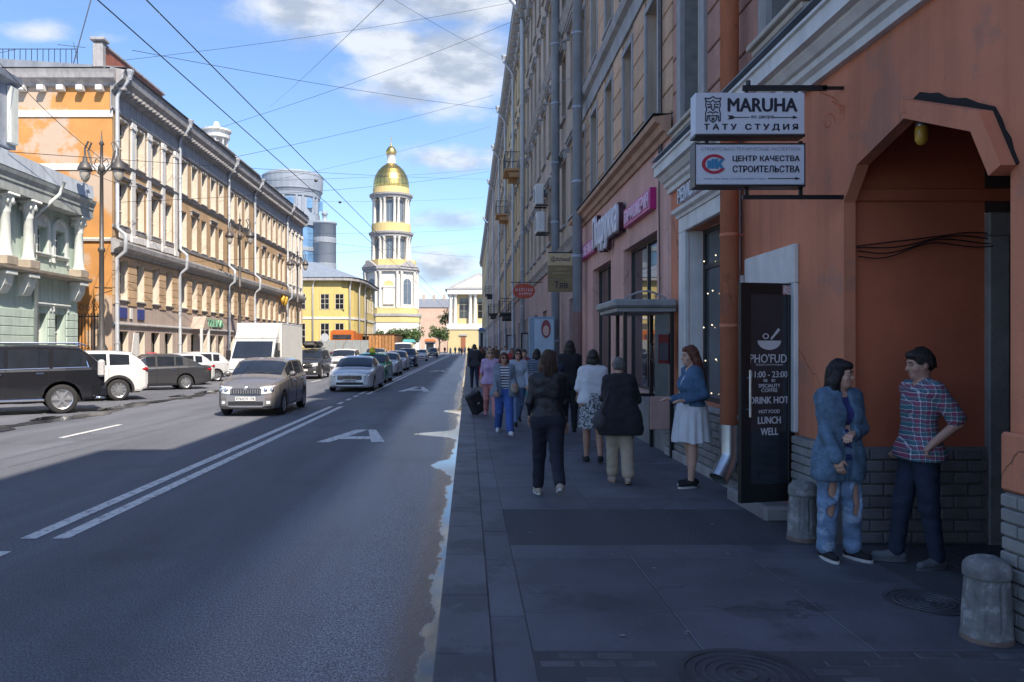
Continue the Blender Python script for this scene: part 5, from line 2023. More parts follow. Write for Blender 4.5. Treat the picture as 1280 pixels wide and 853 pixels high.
for z in (14.5, 20, 26):
    g = MB()
    g.lathe([(2.72, z), (2.76, z + .1), (2.76, z + 1.2), (2.72, z + 1.3)], (-33.6, 180, 0), 18)
    g.build('dark_band', M_TD, B10)
g = MB()
g.box(-38.5, -34.6, 180, 186, 0, 29.5)
g.build('glass_wing', M_BLUEGL, B10)
for k in range(5):
    g = MB()
    g.box(-38.52, -34.58, 179.93, 180.0, 4 + k * 5.2, 4.7 + k * 5.2)
    g.build('floor_band', M_TG, B10)
rebase(B10, (cx, cy, 0))

# ---------------- bell tower
BT = thing('bell_tower', 'tall yellow and white church bell tower with columns and a golden dome', 'bell tower')
tx, ty = -21.8, 218.0
M_TY = mat('tower_yellow', (0.58, 0.45, 0.20), .8, .06, .6)
M_TW = mat('tower_white', (0.62, 0.60, 0.55), .75, .05, .6)
M_GOLD = mat('gold_leaf', (0.66, 0.47, 0.16), .32, .15, 1.2, metal=1.0)


def octo(g, r, z0, z1, rot=0):
    k = r / math.cos(PI / 8)
    g.prism([(tx + k * math.cos(PI / 8 + PI / 4 * i + rot), ty + k * math.sin(PI / 8 + PI / 4 * i + rot)) for i in range(8)], z0, z1, ax='z')


g = MB()
octo(g, 8.0, 0, 8.6)
octo(g, 7.0, 12.6, 22.6)
g.build('base_tier', M_TW, BT)
g = MB()
octo(g, 8.15, 8.6, 10.3)
octo(g, 7.6, 11.0, 12.6)
octo(g, 7.0, 24.4, 26.0)
g.build('yellow_band', M_TY, BT)
g = MB()
octo(g, 8.4, 10.3, 11.0)
octo(g, 7.6, 22.6, 23.3)
octo(g, 7.9, 23.3, 23.9)
octo(g, 7.4, 23.9, 24.4)
g.build('tier_cornice', M_GREYTRIM, BT)
for k in range(8):
    a = -PI / 2 + PI / 4 * k
    n_ = (math.cos(a), math.sin(a))
    F_ = Frame((tx + 7.0 * n_[0], ty + 7.0 * n_[1], 0), (n_[0], n_[1], 0))
    if n_[1] > .3:
        continue
    for s in (-2.35, 2.35):
        g = MB()
        c_ = F_.p(s, .35, 0)
        g.lathe([(.42, 12.6), (.36, 13.1), (.33, 21.6), (.45, 22.0), (.5, 22.6)], c_, 10)
        g.build('tier_column', M_TW, BT, True)
    if k % 2:
        window(BT, F_, 0, 13.6, 2.9, 7.2, -.05, 'arch_six', M_CREAM, mat('tower_pane', (0.10, 0.13, 0.17), .1, .2, .5))
        g = MB()
        g.prism([(-3.3, 23.95), (3.3, 23.95), (0, 25.8)], .2, 1.1, F=F_)
        g.build('pediment', M_GREYTRIM, BT)
    else:
        g = MB()
        n = 12
        arc = [(1.5 * math.cos(PI * i / n), 18.6 + 1.5 * math.sin(PI * i / n)) for i in range(n + 1)]
        g.prism([(1.5, 13.4)] + arc + [(-1.5, 13.4)], .0, .06, F=F_)
        g.build('niche_arch', M_TY, BT)
        g = MB()
        g.box(-1.45, 1.45, .06, .45, 13.5, 18.2, F=F_)
        g.box(-1.7, 1.7, .06, .55, 18.2, 18.7, F=F_)
        g.build('niche_panel', M_TW, BT)


def colonnade(z0, z1, rc, rw, n, rcol):
    g = MB()
    g.lathe([(rw, z0), (rw, z1)], (tx, ty, 0), 24)
    g.build('drum', M_TW, BT, True)
    for k in range(n):
        a = -PI / 2 + 2 * PI * (k + .5) / n
        if math.sin(a) > .45:
            continue
        for s in (-.115, .115):
            g = MB()
            g.lathe([(rcol * 1.2, z0), (rcol, z0 + .3), (rcol * .88, z1 - .6), (rcol * 1.3, z1 - .3), (rcol * 1.3, z1)], (tx + rc * math.cos(a + s), ty + rc * math.sin(a + s), 0), 10)
            g.build('column', M_TW, BT, True)
    for k in range(n):
        a = -PI / 2 + 2 * PI * k / n
        if math.sin(a) > .45:
            continue
        n_ = (math.cos(a), math.sin(a))
        F_ = Frame((tx + rw * n_[0], ty + rw * n_[1], 0), (n_[0], n_[1], 0))
        window(BT, F_, 0, z0 + .4, 1.9, z1 - z0 - .9, -.12, 'arch_six', M_CREAM, mat('tower_pane', (0.10, 0.13, 0.17)))


colonnade(26.0, 32.6, 5.3, 4.5, 8, .46)
g = MB()
g.lathe([(0, 32.6), (5.9, 32.6), (5.9, 33.2), (6.3, 33.4), (6.4, 33.9), (5.7, 34.1)], (tx, ty, 0), 32)
g.lathe([(5.6, 43.4), (5.7, 44.0), (6.1, 44.2), (6.2, 44.7), (5.3, 44.9)], (tx, ty, 0), 32)
g.build('ring_cornice', M_GREYTRIM, BT)
g = MB()
g.lathe([(5.6, 34.1), (5.55, 36.4), (0, 36.4)], (tx, ty, 0), 32)
g.lathe([(5.2, 44.9), (5.15, 46.6), (0, 46.6)], (tx, ty, 0), 32)
g.build('yellow_drum', M_TY, BT)
colonnade(36.4, 43.4, 5.0, 4.2, 8, .42)
for k in range(24):
    a0, a1 = 2 * PI * k / 24, 2 * PI * (k + 1) / 24
    if math.sin((a0 + a1) / 2) > .5:
        continue
    g = MB()
    prof = [(5.05, 46.6), (5.1, 47.4), (4.95, 48.8), (4.5, 50.3), (3.7, 51.7), (2.7, 52.8), (1.7, 53.5), (1.35, 53.8)]
    g.lathe(prof, (tx, ty, 0), 2, a0 + .01, a1 - .01)
    g.build('dome_segment', M_GOLD, BT)
g = MB()
g.lathe([(5.0, 46.6), (5.02, 47.4), (4.88, 48.8), (4.43, 50.3), (3.63, 51.7), (2.63, 52.8), (1.63, 53.5), (1.3, 53.8)], (tx, ty, 0), 24)
g.build('dome_core', mat('gold_dark', (0.45, 0.30, 0.08), .35, .1, 2, metal=1.0), BT)
g = MB()
g.lathe([(1.5, 53.7), (1.2, 53.9), (1.15, 56.2), (1.4, 56.4)], (tx, ty, 0), 16)
g.build('lantern', M_TW, BT, True)
g = MB()
g.lathe([(1.4, 56.4), (1.55, 56.9), (1.45, 57.6), (.9, 58.4), (.3, 58.8), (.15, 59.2), (.3, 59.4), (.1, 59.6)], (tx, ty, 0), 16)
g.build('onion', M_GOLD, BT, True)
g = MB()
g.box(tx - .08, tx + .08, ty - .06, ty + .06, 59.4, 61.6)
g.box(tx - .55, tx + .55, ty - .05, ty + .05, 60.7, 60.86)
g.build('cross', M_GOLD, BT)
rebase(BT, (tx, ty, 0))

# ---------------- portico church house at the end of the street
B11 = thing('portico_building', 'yellow columned building with a grey pediment closing the end of the street', 'building')
pY = 250.0
FPt = Frame((0, pY, 0), (0, -1, 0))
pu = lambda q: (q - 585) * pY / 960
pz = lambda q: 1.8 + (434 - q) * pY / 960
M_PY = mat('portico_yellow', (0.50, 0.40, 0.21), .8, .06, .6)
g = MB()
g.box(pu(566), pu(640), -14, -2.2, 0, pz(362), F=FPt)
g.build('wall', M_PY, B11)
g = MB()
g.box(pu(560), pu(640), -2.2, 0, 0, pz(412), F=FPt)
g.build('ground_storey', M_PY, B11)
g = MB()
g.box(pu(558), pu(642), -14.2, .3, pz(412), pz(405), F=FPt)
g.box(pu(559), pu(642), -14.2, .3, pz(368), pz(362), F=FPt)
g.build('entablature', M_TW, B11)
g = MB()
g.prism([(pu(556), pz(361.8)), (pu(640), pz(361.8)), (pu(598), pz(341))], -14, .5, F=FPt)
g.build('pediment', mat('pediment_grey', (0.38, 0.38, 0.39), .7, .1, 1), B11)
g = MB()
g.prism([(pu(566), pz(360)), (pu(630), pz(360)), (pu(598), pz(344.5))], .5, .62, F=FPt)
g.build('tympanum', M_TW, B11)
for q in (563, 569, 588, 594, 612):
    g = MB()
    g.lathe([(.75, pz(405)), (.62, pz(404)), (.55, pz(371)), (.8, pz(369)), (.8, pz(368))], FPt.p(pu(q), -1.0, 0), 12)
    g.build('column', M_TW, B11, True)
for (q, a, b, w_) in ((580, 398, 372, 3.2), (603, 398, 372, 3.0)):
    window(B11, FPt, pu(q), pz(a), w_, pz(b) - pz(a), 2.15, 'six', M_CREAM)
g = MB()
g.box(pu(576), pu(582), .0, .08, .1, pz(421), F=FPt)
g.build('door', mat('door_brown', (0.25, 0.09, 0.04), .6, .1, 2), B11)
g = MB()
g.box(pu(574), pu(584), .0, .4, pz(420), pz(418), F=FPt)
g.build('door_hood', M_GREYTRIM, B11)
rebase(B11, FPt.p(0, -7, 0))
# ---------------- distant low houses
for (x0, x1, y0, H, col, lab, rc) in ((-19.5, -5.5, 285, 16.5, (0.52, 0.37, 0.29), 'distant pinkish house with a slate roof between the bell tower and the columned building', 3.5),
                                       (-90, -30, 290, 15, (0.5, 0.42, 0.3), 'distant pale house left behind the bell tower', 3)):
    B = thing('distant_house', lab, 'building')
    F_ = Frame((0, y0, 0), (0, -1, 0))
    g = MB()
    g.box(x0, x1, -12, 0, 0, H, F=F_)
    g.build('wall', mat('distant_stucco_%d' % int(H), col, .85, .08, .4), B)
    n = int((x1 - x0) / 2.6)
    for i in range(n):
        for k in range(4):
            window(B, F_, x0 + (i + .5) * (x1 - x0) / n, 1.5 + k * 3.7, 1.2, 2.1, -.02, 'cross', M_CREAM)
    g = MB()
    g.prism([(.3, H), (-6, H + rc), (-12.3, H)], x0 - .2, x1 + .2, F=F_, ax='x')
    g.build('roof', M_ROOF, B)
    for k in range(3):
        g = MB()
        u = x0 + (k + .7) * (x1 - x0) / 3.6
        g.box(u - .5, u + .5, -6.4, -5.4, H + rc - 1.5, H + rc + 1.6, F=F_)
        g.build('chimney', M_BAND, B)
    rebase(B, F_.p((x0 + x1) / 2, -6, 0))

# ---------------- trees at the church
M_LEAF = mat('leaf', (0.075, 0.12, 0.035), .6, .45, .5, objvar=.25)
M_BARK = mat('bark', (0.09, 0.07, 0.05), .9, .2, 3)


def tree(x, y, h, r, lab, seed):
    rg = random.Random(seed)
    t = thing('leafy_tree', lab, 'tree', (x, y, 0), 0, 'trees in front of the church')
    g = MB()
    g.tube([(0, 0, 0), (.1, 0, h * .3), (0, .1, h * .55), (.1, 0, h * .8)], [.28, .2, .14, .05], 7)
    for k in range(6):
        a = k * 1.1 + rg.random()
        g.tube([(0, 0, h * (.3 + .06 * k)), (r * .35 * math.cos(a), r * .35 * math.sin(a), h * (.5 + .05 * k)), (r * .7 * math.cos(a), r * .7 * math.sin(a), h * (.6 + .05 * k))], [.1, .06, .02], 5)
    g.build('trunk', M_BARK, t)
    g = MB()
    cl = []
    for k in range(26):
        a, e = rg.uniform(0, 2 * PI), rg.uniform(-.6, 1)
        q = rg.uniform(.35, .85)
        cl.append((r * q * math.cos(a) * math.sqrt(1 - e * e * .7), r * q * math.sin(a) * math.sqrt(1 - e * e * .7), h * .62 + h * .34 * e * q, r * rg.uniform(.22, .38)))
    for k in range(1500):
        c_ = rg.choice(cl)
        v = Vector((rg.gauss(0, 1), rg.gauss(0, 1), rg.gauss(0, .8))).normalized() * c_[3] * rg.uniform(.6, 1.1)
        p_ = Vector(c_[:3]) + v
        s = rg.uniform(.16, .34)
        d1 = Vector((rg.gauss(0, 1), rg.gauss(0, 1), rg.gauss(0, 1))).normalized()
        d2 = d1.cross(Vector((rg.gauss(0, 1), rg.gauss(0, 1), rg.gauss(0, 1)))).normalized()
        g.quad(p_ - d1 * s, p_ + d2 * s * .6, p_ + d1 * s, p_ - d2 * s * .6)
    g.build('crown', M_LEAF, t)


for i, (q, y, ht, r, lab) in enumerate(((478, 200, 6.2, 2.6, 'leftmost small green tree at the foot of the bell tower'), (490, 190, 6.8, 2.4, 'second green tree from the left, under the bell tower'),
                                        (503, 188, 6.4, 2.7, 'third green tree, just right of the wooden pavilion'), (517, 192, 7.2, 3.2, 'broad green tree right of the bell tower base'),
                                        (549, 205, 8.0, 3.0, 'green tree standing alone left of the columned building'), (560, 262, 16, 3.5, 'tall tree top showing beside the pediment'))):
    tree((q - 585) * y / 960, y, ht, r, lab, i + 3)

# ---------------- wooden pavilion, orange truck, kiosks at the end
t = thing('wooden_pavilion', 'long pavilion of upright orange brown planks with a dark open pergola end', 'pavilion')
wy = 95.0
wx = lambda q: (q - 585) * wy / 960
wz = lambda q: 1.8 + (434 - q) * wy / 960
FW = Frame((0, wy, 0), (0, -1, 0))
plank = MB().box(.02, .36, -.06, 0, 0, 2.8, c=.01).mesh('plank', mat('pine_plank', (0.38, 0.19, 0.07), .7, .2, 3, objvar=.2))
k = 0
u = wx(461)
while u < wx(493):
    o = link('plank', plank, t, M=FW.M(u, 0, .15))
    o.scale.z = (wz(418.5 + .05 * k) - .15) / 2.8
    u += .40
    k += 1
g = MB()
g.box(wx(460), wx(497), -6, .0 - .02, .1, wz(420), F=FW)
g.build('inner_wall', mat('wood_dark', (0.12, 0.06, 0.03), .8, .2, 2), t)
g = MB()
g.box(wx(447), wx(497), -6, .15, wz(418.4), wz(417.6), F=FW)
for q in (447, 452, 457):
    g.box(wx(q), wx(q) + .12, -.1, 0, .1, wz(418.5), F=FW)
g.box(wx(447), wx(460), -3, -2.8, .1, wz(420), F=FW)
g.build('pergola', mat('wood_dark', (0.12, 0.06, 0.03)), t)
rebase(t, FW.p(wx(475), -3, .1))
t = thing('orange_utility_truck', 'orange utility truck standing behind the grey barrier before the yellow house', 'truck')
wy = 88.0
FO2 = Frame((0, wy, 0), (0, -1, 0))
ox = lambda q: (q - 585) * wy / 960
oz = lambda q: 1.8 + (434 - q) * wy / 960
M_ORT = mat('truck_orange', (0.50, 0.13, 0.025), .45, .08, 2)
g = MB()
g.prism([(ox(413), .6), (ox(413), oz(415)), (ox(416), oz(412.8)), (ox(438), oz(412.8)), (ox(442), oz(414)), (ox(443), .6)], -2.2, 0, F=FO2)
g.build('cab', M_ORT, t)
g = MB()
g.box(ox(416), ox(439), .0, .05, oz(424), oz(418.5), F=FO2)
g.build('windscreen', M_GLASS, t)
g = MB()
g.box(ox(413.5), ox(442.5), -7, -2.25, .7, oz(416), F=FO2)
g.build('body', M_ORT, t)
g = MB()
for a in (414, 439):
    for d in (-1.2, -5.5):
        g.lathe([(.0, -.15), (.5, -.15), (.5, .15), (0, .15)], FO2.p(ox(a) + .1, d, .5), 14, axis='x')
g.build('wheels', M_BLACK, t)
rebase(t, FO2.p(ox(428), -3, 0))
t = thing('grey_barrier', 'grey sheet metal barrier in front of the orange truck', 'barrier')
g = MB()
me = MB().box(0, .9, -.04, 0, 0, 2.0, c=.01).mesh('barrier_panel', mat('barrier_grey', (0.27, 0.30, 0.31), .6, .1, 2, objvar=.06))
FBa = Frame((0, 84, 0), (0, -1, 0))
for k in range(6):
    link('barrier_panel', me, t, M=FBa.M((398 - 585) * 84 / 960 + k * .92, 0, .55))
g.box((398 - 585) * 84 / 960, (398 - 585) * 84 / 960 + 5.5, -.1, -.05, .1, .6, F=FBa)
g.build('barrier_foot', M_GREYTRIM, t)
rebase(t, FBa.p((420 - 585) * 84 / 960, 0, .1))
for (x0, x1, y0, y1, Y, col, lab) in ((503, 519, 424.5, 434, 165, (0.10, 0.42, 0.42), 'turquoise roofed kiosk beyond the queue of cars'), (530, 545, 424, 434, 172, (0.55, 0.17, 0.05), 'orange tent kiosk beside the lone green tree'),
                                      (597, 607, 410, 432, 140, (0.10, 0.2, 0.42), 'blue and yellow street kiosk by the far end of the right pavement')):
    t = thing('street_kiosk', lab, 'kiosk', group='kiosks at the end of the street')
    F_ = Frame((0, Y, 0), (0, -1, 0))
    a, b = (x0 - 585) * Y / 960, (x1 - 585) * Y / 960
    zt = 1.8 + (434 - y0) * Y / 960
    g = MB()
    g.box(a + .2, b - .2, -2, 0, 0.05, zt - .55, F=F_)
    g.build('walls', M_WHITE, t)
    g = MB()
    g.prism([(a, zt - .55), (b, zt - .55), (b - .4, zt), (a + .4, zt)], -2.2, .5, F=F_)
    g.build('roof', mat('kiosk_%d' % x0, col, .6, .1, 2), t)
    g = MB()
    g.box(a + .5, b - .5, 0, .04, 1.1, zt - .9, F=F_)
    g.build('window', M_GLASS, t)
    rebase(t, F_.p((a + b) / 2, -1, .05))
t = thing('road_sign', 'round road sign on a grey pole before the yellow house', 'road sign')
c_ = px(406, 430, 80)
g = MB()
g.tube([(c_[0], 80, .1), (c_[0], 80, 3.2)], .04, 6)
g.build('pole', M_PIPE, t)
g = MB()
g.lathe([(0, -.03), (.42, -.03), (.42, 0), (0, 0)], (c_[0], 80, 2.8), 18, axis='y')
g.build('disc', mat('sign_back_grey', (0.42, 0.46, 0.52), .5, .05, 2), t)
rebase(t, (c_[0], 80, .1))
# paving of the square: fills the far end
g = MB()
g.quad((-60, 180, -.02), (30, 180, -.02), (30, 300, -.02), (-60, 300, -.02))
struct(g.build('square', mat('far_paving', (0.2, 0.195, 0.19))))

# ---------------- overhead wires
def wire(p, q, sag, r, lab, grp='overhead wires across the street', name='overhead_wire'):
    p, q = Vector(p), Vector(q)
    n = 18
    g = MB()
    g.tube([p.lerp(q, i / n) - Vector((0, 0, sag * 4 * (i / n) * (1 - i / n))) for i in range(n + 1)], r, 5, caps=False)
    o = g.build(name, M_BLACK)
    tag(o, lab, 'wire', grp)
    return o


def on(X, x, y):
    Y = X * 960 / (x - 585)
    return (X, Y, 1.8 + (434 - y) * Y / 960)


tw = 'trolley wires above the road'
for (a, b, lab) in (((122, 0), (460, 300), 'left trolley wire running along the street above the double line'), ((183, 0), (480, 300), 'right trolley wire running along the street above the double line')):
    k = []
    for (x, y) in (a, b):
        Y = (6.2 - 1.8) * 960 / (434 - y)
        k.append(Vector(((x - 585) * Y / 960, Y, 6.2)))
    d = k[1] - k[0]
    wire(k[0] - d * .5, k[1] + d * 2.6, 0, .009, lab, tw, 'trolley_wire')
LW, RW = -16.8, 2.95
for i, (a, b) in enumerate((((150, 76), (641, 3)), ((271, 161), (641, 27)), ((296, 196), (617, 119)), ((340, 226), (614, 158)), ((330, 226), (611, 211)), ((165, 63), (624, 137)),
                            ((383, 252), (606, 247)), ((384, 292), (604, 286)), ((383, 300), (603, 322)), ((0 + 20, 62), (470, 0 + 2)), ((10, 190), (610, 224)), ((60, 150), (300, 262)), ((200, 330), (606, 300)))):
    if i == 11:
        continue
    names = ['highest cross wire from the ochre attic to the right eaves', 'cross wire sloping up over the large cloud', 'cross wire passing just under the large cloud', 'cross wire sloping up to the right over the golden dome',
             'nearly level cross wire passing through the golden dome', 'cross wire falling from the ochre roof towards the right', 'level cross wire at the tower colonnade', 'level cross wire at the lower colonnade',
             'cross wire falling to the right below the lower colonnade', 'long wire at the top left of the sky', 'long level wire over the mint roof', '', 'low cross wire from the ochre facade to the tower base']
    wire(on(LW, *a), on(RW, *b), .25, .010 + .002 * (i % 3), names[i])
wire(on(LW, 337, 134), on(-2, 480, 0), .1, .008, 'steep thin wire rising into the large cloud')
wire(on(-3, 493, 0), on(RW, 630, 76), .1, .008, 'short wire from the top edge down to the right eaves')
wire(FM_.p(33, 1.2, 9.3), FL_.p(39, .8, 9.9), .1, .012, 'wire from the mint roof to the ochre corner', name='overhead_wire')
wire(FM_.p(26, 1.2, 11.9), (-15.6, 32.8, 9.8), .2, .012, 'wire from the mint attic to the nearest lantern', name='overhead_wire')
wire(FL_.p(38.2, .2, 9.0), on(RW, 612, 214), .5, .012, 'wire from the ochre corner pipe across to the right houses')
wire(on(RW, 714, 98), on(RW + .1, 676, 112), .0, .012, 'short cable between the two fat blue pipes')
for (x, y, lab) in ((395, 226, 'upper trolley wire insulator fitting against the sky'), (425, 253, 'lower trolley wire insulator fitting left of the golden dome')):
    Y = (6.25 - 1.8) * 960 / (434 - y)
    g = MB()
    c_ = px(x, y, Y)
    g.ball(c_, (.05, .05, .04), 8, 6)
    tag(g.build('wire_fitting', M_BLACK), lab, 'fitting', 'trolley wire fittings')
# ================================================================== vehicles (front at local y = 0, tail at +y: unrotated they face the viewer)
def lerp_tab(tab, x):
    if x <= tab[0][0]:
        return tab[0][1]
    for (a, b), (c, d) in zip(tab[:-1], tab[1:]):
        if x <= c:
            t = (x - a) / (c - a)
            return b + (d - b) * t
    return tab[-1][1]


M_TYRE = mat('tyre', (0.022, 0.022, 0.024), .85, .2, 10)
M_RIM = mat('alloy', (0.55, 0.56, 0.58), .3, .1, 8, metal=.85)
M_CARGL = mat('car_glass', (0.018, 0.022, 0.030), .04, .2, 2, spec=.8)
M_CHROME = mat('chrome', (0.75, 0.76, 0.78), .12, .05, 5, metal=1.0)
M_LENS = mat('lamp_lens', (0.66, 0.68, 0.70), .08, .2, 30, spec=.8, coat=.5)
M_REDL = mat('tail_lens', (0.30, 0.008, 0.012), .12, .2, 20, coat=.5)
M_CLAD = mat('black_plastic', (0.022, 0.022, 0.024), .55, .1, 10)
M_PLATE = mat('plate', (0.62, 0.62, 0.62), .5, .05, 5)
M_UNDER = mat('underbody', (0.01, 0.01, 0.01), .9, 0)


def paint(name, c, metal=.0, dust=.16):
    return mat(name, c, .3 if metal else .22, .05, 2, metal=metal, coat=.6, spec=.35, fine=.03)


WHEEL_ME = {}


def wheel(parent, x, y, R, w_, side, spokes=5):
    key = (round(R, 3), round(w_, 3))
    if key not in WHEEL_ME:
        g = MB()
        h = w_ / 2
        r0 = R * .66
        g.lathe([(r0, -h * .9), (R * .9, -h), (R * .98, -h * .8), (R, -h * .5), (R, h * .5), (R * .98, h * .8), (R * .9, h), (r0, h * .9)], (0, 0, 0), 26, axis='x')
        WHEEL_ME[key] = g.mesh('wheel', M_TYRE, True)
    kr = (round(R, 3), round(w_, 3), spokes, side)
    if kr not in WHEEL_ME:
        g = MB()
        h = w_ / 2 * side
        r0 = R * .67
        g.lathe([(r0, h * .92), (r0 * .95, h * .86), (r0 * .93, h * .2), (r0 * .2, h * .2)], (0, 0, 0), 26, axis='x')
        g.lathe([(R * .13, h * .2), (R * .13, h * .80), (0, h * .82)], (0, 0, 0), 12, axis='x')
        for k in range(spokes):
            a = 2 * PI * k / spokes
            ca, sa = math.cos(a), math.sin(a)
            vs = []
            for (r, hw, xx) in ((R * .1, R * .07, h * .78), (r0 * .95, R * .065, h * .84)):
                for s in (-1, 1):
                    for q in (xx, xx - h * .3):
                        vs.append((q, r * ca - s * hw * sa, r * sa + s * hw * ca))
            g.add(vs, [(0, 2, 6, 4), (1, 5, 7, 3), (0, 4, 5, 1), (2, 3, 7, 6), (4, 6, 7, 5)])
        WHEEL_ME[kr] = g.mesh('rim', M_RIM)
    o = link('wheel', WHEEL_ME[key], parent, loc=(x, y, R))
    link('rim', WHEEL_ME[kr], o)
    return o


def car(name, label, X, Y, col, L=4.3, W=1.75, H=1.47, R=.31, yf=.8, yr=3.4, zb=.2, belt=((0, .62), (.3, .74), (1.0, .90), (1.3, .96), (4.2, 1.0), (4.3, .95)),
        cowl=1.05, wtop=1.85, rtop=3.5, rbase=4.1, rz=0.0, sw=((1.35, 2.3), (2.38, 3.2), (3.28, 3.7)), spokes=5, group=None, grille=(.5, .13, .60), hl=(.68, .22, .085, .615), clad=False,
        fascia='bars', seams=(), plate_txt=None, roofk=.78, cat='car', bumper=None, extra=None):
    t = thing(name, label, cat, (X, Y, 0.0), rz, group)
    hw_tab = ((0, .60), (.05, .78), (.14, .88), (.32, .955), (.6, .99), (1.0, 1.0), (L - 1.0, 1.0), (L - .35, .96), (L - .1, .88), (L, .78))
    ys_ = sorted(set([0, .05, .14, .32, .6, 1.0, L - 1, L - .6, L - .35, L - .1, L, cowl, cowl + .12, wtop - .08, wtop, wtop + .15, rtop, rtop - .15, rbase, rbase - .08]
                     + [yf + R * q for q in (-1.24, -1.18, -1.0, -.75, -.4, 0, .4, .75, 1.0, 1.18, 1.24)] + [yr + R * q for q in (-1.24, -1.18, -1.0, -.75, -.4, 0, .4, .75, 1.0, 1.18, 1.24)]
                     + [q for s in sw for q in s] + [cowl + (wtop - cowl) * q for q in (.25, .5, .75)] + [rtop + (rbase - rtop) * q for q in (.3, .6)]))
    ys_ = [q for q in ys_ if 0 <= q <= L]
    ded = [ys_[0]]
    for q in ys_[1:]:
        if q - ded[-1] > .012:
            ded.append(q)
    ys_ = ded

    def roofz(y):
        b = lerp_tab(belt, y) + .05
        if y <= cowl or y >= rbase:
            return b
        if y < wtop:
            q = (y - cowl) / (wtop - cowl)
            return b + (H - .05 - b) * (q ** .92)
        if y <= rtop:
            q = (y - wtop) / (rtop - wtop)
            return H - .05 + .05 * math.sin(PI * min(1, q * .95 + .05))
        q = (y - rtop) / (rbase - rtop)
        return H - .05 + (b - H + .05) * q ** 1.15

    def ring(y):
        hw = W / 2 * lerp_tab(hw_tab, y)
        b = lerp_tab(belt, y)
        zr = roofz(y)
        q = min(1, max(0, (zr - b - .05) / (H - b - .1)))
        arch = 0
        for yw in (yf, yr):
            if abs(y - yw) < R * 1.2:
                arch = max(arch, R + math.sqrt(max(0, (R * 1.2) ** 2 - (y - yw) ** 2)))
        low = zb + (.06 if y < .1 else 0) + (.12 if y > L - .15 else (.04 if y > L - .5 else 0))
        z2 = max(low, arch)
        z3 = max(low + .10, arch + .025)
        z4 = max(b * .62, arch + .05)
        wr = hw * roofk
        wr = hw * .80 * (1 - q) + wr * q
        pts = [(0, low), (hw * .80, max(low, arch)), (hw * .965, z2 + (.0 if arch else .03)), (hw * .995, z3), (hw * 1.0, max(z4, z3 + .02)), (hw * .985, b - .06), (hw * .945, b),
               (wr + .01, zr - .055 * q - .02 * (1 - q)), (wr * .86, zr - .012), (wr * .45, zr + .012), (0, zr + .018)]
        return pts

    nose = lambda z: .10 * max(0, (z - .48) / .4) ** 2 if z < 1.0 else .12

    def pt(y, p):
        k = max(0, 1 - y / .45)
        return (p[0], y + nose(p[1]) * k, p[1])

    rings = [ring(y) for y in ys_]
    nr = len(rings[0])
    body, gl_side, gl_front, gl_back = MB(), {}, MB(), MB()

    def side_win(y):
        for i, s in enumerate(sw):
            if s[0] - .001 <= y <= s[1] + .001:
                return i
        return None
    for i in range(len(ys_) - 1):
        ya, yb = ys_[i], ys_[i + 1]
        ym = (ya + yb) / 2
        for j in range(nr - 1):
            for s in (1, -1):
                q = [pt(ya, rings[i][j]), pt(yb, rings[i + 1][j]), pt(yb, rings[i + 1][j + 1]), pt(ya, rings[i][j + 1])]
                q = [(s * a, b, c_) for a, b, c_ in q]
                if s < 0:
                    q.reverse()
                w_ = side_win(ym)
                if j == 6 and w_ is not None:
                    # glass between belt and roof edge, a little inside a painted frame
                    lo, hi = .07, .90
                    def mid(p_, r_, k):
                        return tuple(p_[n] + (r_[n] - p_[n]) * k for n in range(3))
                    A, B_, C_, D_ = (q if s > 0 else q[::-1])
                    if s < 0:
                        A, B_, C_, D_ = q[3], q[2], q[1], q[0]
                    body.quad(A, B_, mid(B_, C_, lo), mid(A, D_, lo))
                    body.quad(mid(A, D_, hi), mid(B_, C_, hi), C_, D_)
                    gl_side.setdefault((w_, s), MB()).quad(mid(A, D_, lo), mid(B_, C_, lo), mid(B_, C_, hi), mid(A, D_, hi))
                    continue
                if j >= 7 and cowl + .05 < ym < wtop - .04:
                    gl_front.quad(*q)
                    continue
                if j >= 7 and rtop + .06 < ym < rbase - .05:
                    gl_back.quad(*q)
                    continue
                body.quad(*q)
    for k, rg in ((0, rings[0]), (-1, rings[-1])):
        y = ys_[k]
        poly = [pt(y, p) for p in rg] + [(-p[0], p[1], p[2]) for p in [pt(y, q) for q in rg][-2:0:-1]]
        body.add(poly, [tuple(range(len(poly)))])
    bo = body.build('body', col, t, True)
    me = bo.data
    try:
        me.set_sharp_from_angle(angle=rad(38))
    except Exception:
        pass
    gl_front.build('windscreen', M_CARGL, t, True)
    if gl_back.f:
        gl_back.build('rear_window', M_CARGL, t, True)
    for k, m_ in gl_side.items():
        m_.build('side_window', M_CARGL, t, True)
    u = MB()
    u.box(-W * .40, W * .40, .25, L - .25, zb + .02, .55)
    u.build('underbody', M_UNDER, t)
    for yw in (yf, yr):
        for s in (1, -1):
            wheel(t, s * (W / 2 - .115), yw, R, .2, s, spokes)

    def fx(x, z, d=.012):   # y of the front skin at (x, z), a little in front
        k = abs(x) / (W / 2)
        y = 0
        for a, b in zip(hw_tab[:-1], hw_tab[1:]):
            if a[1] * .97 <= k <= b[1] * .97:
                y = a[0] + (b[0] - a[0]) * (k - a[1] * .97) / ((b[1] - a[1]) * .97)
        return y + nose(z) * max(0, 1 - y / .45) - d

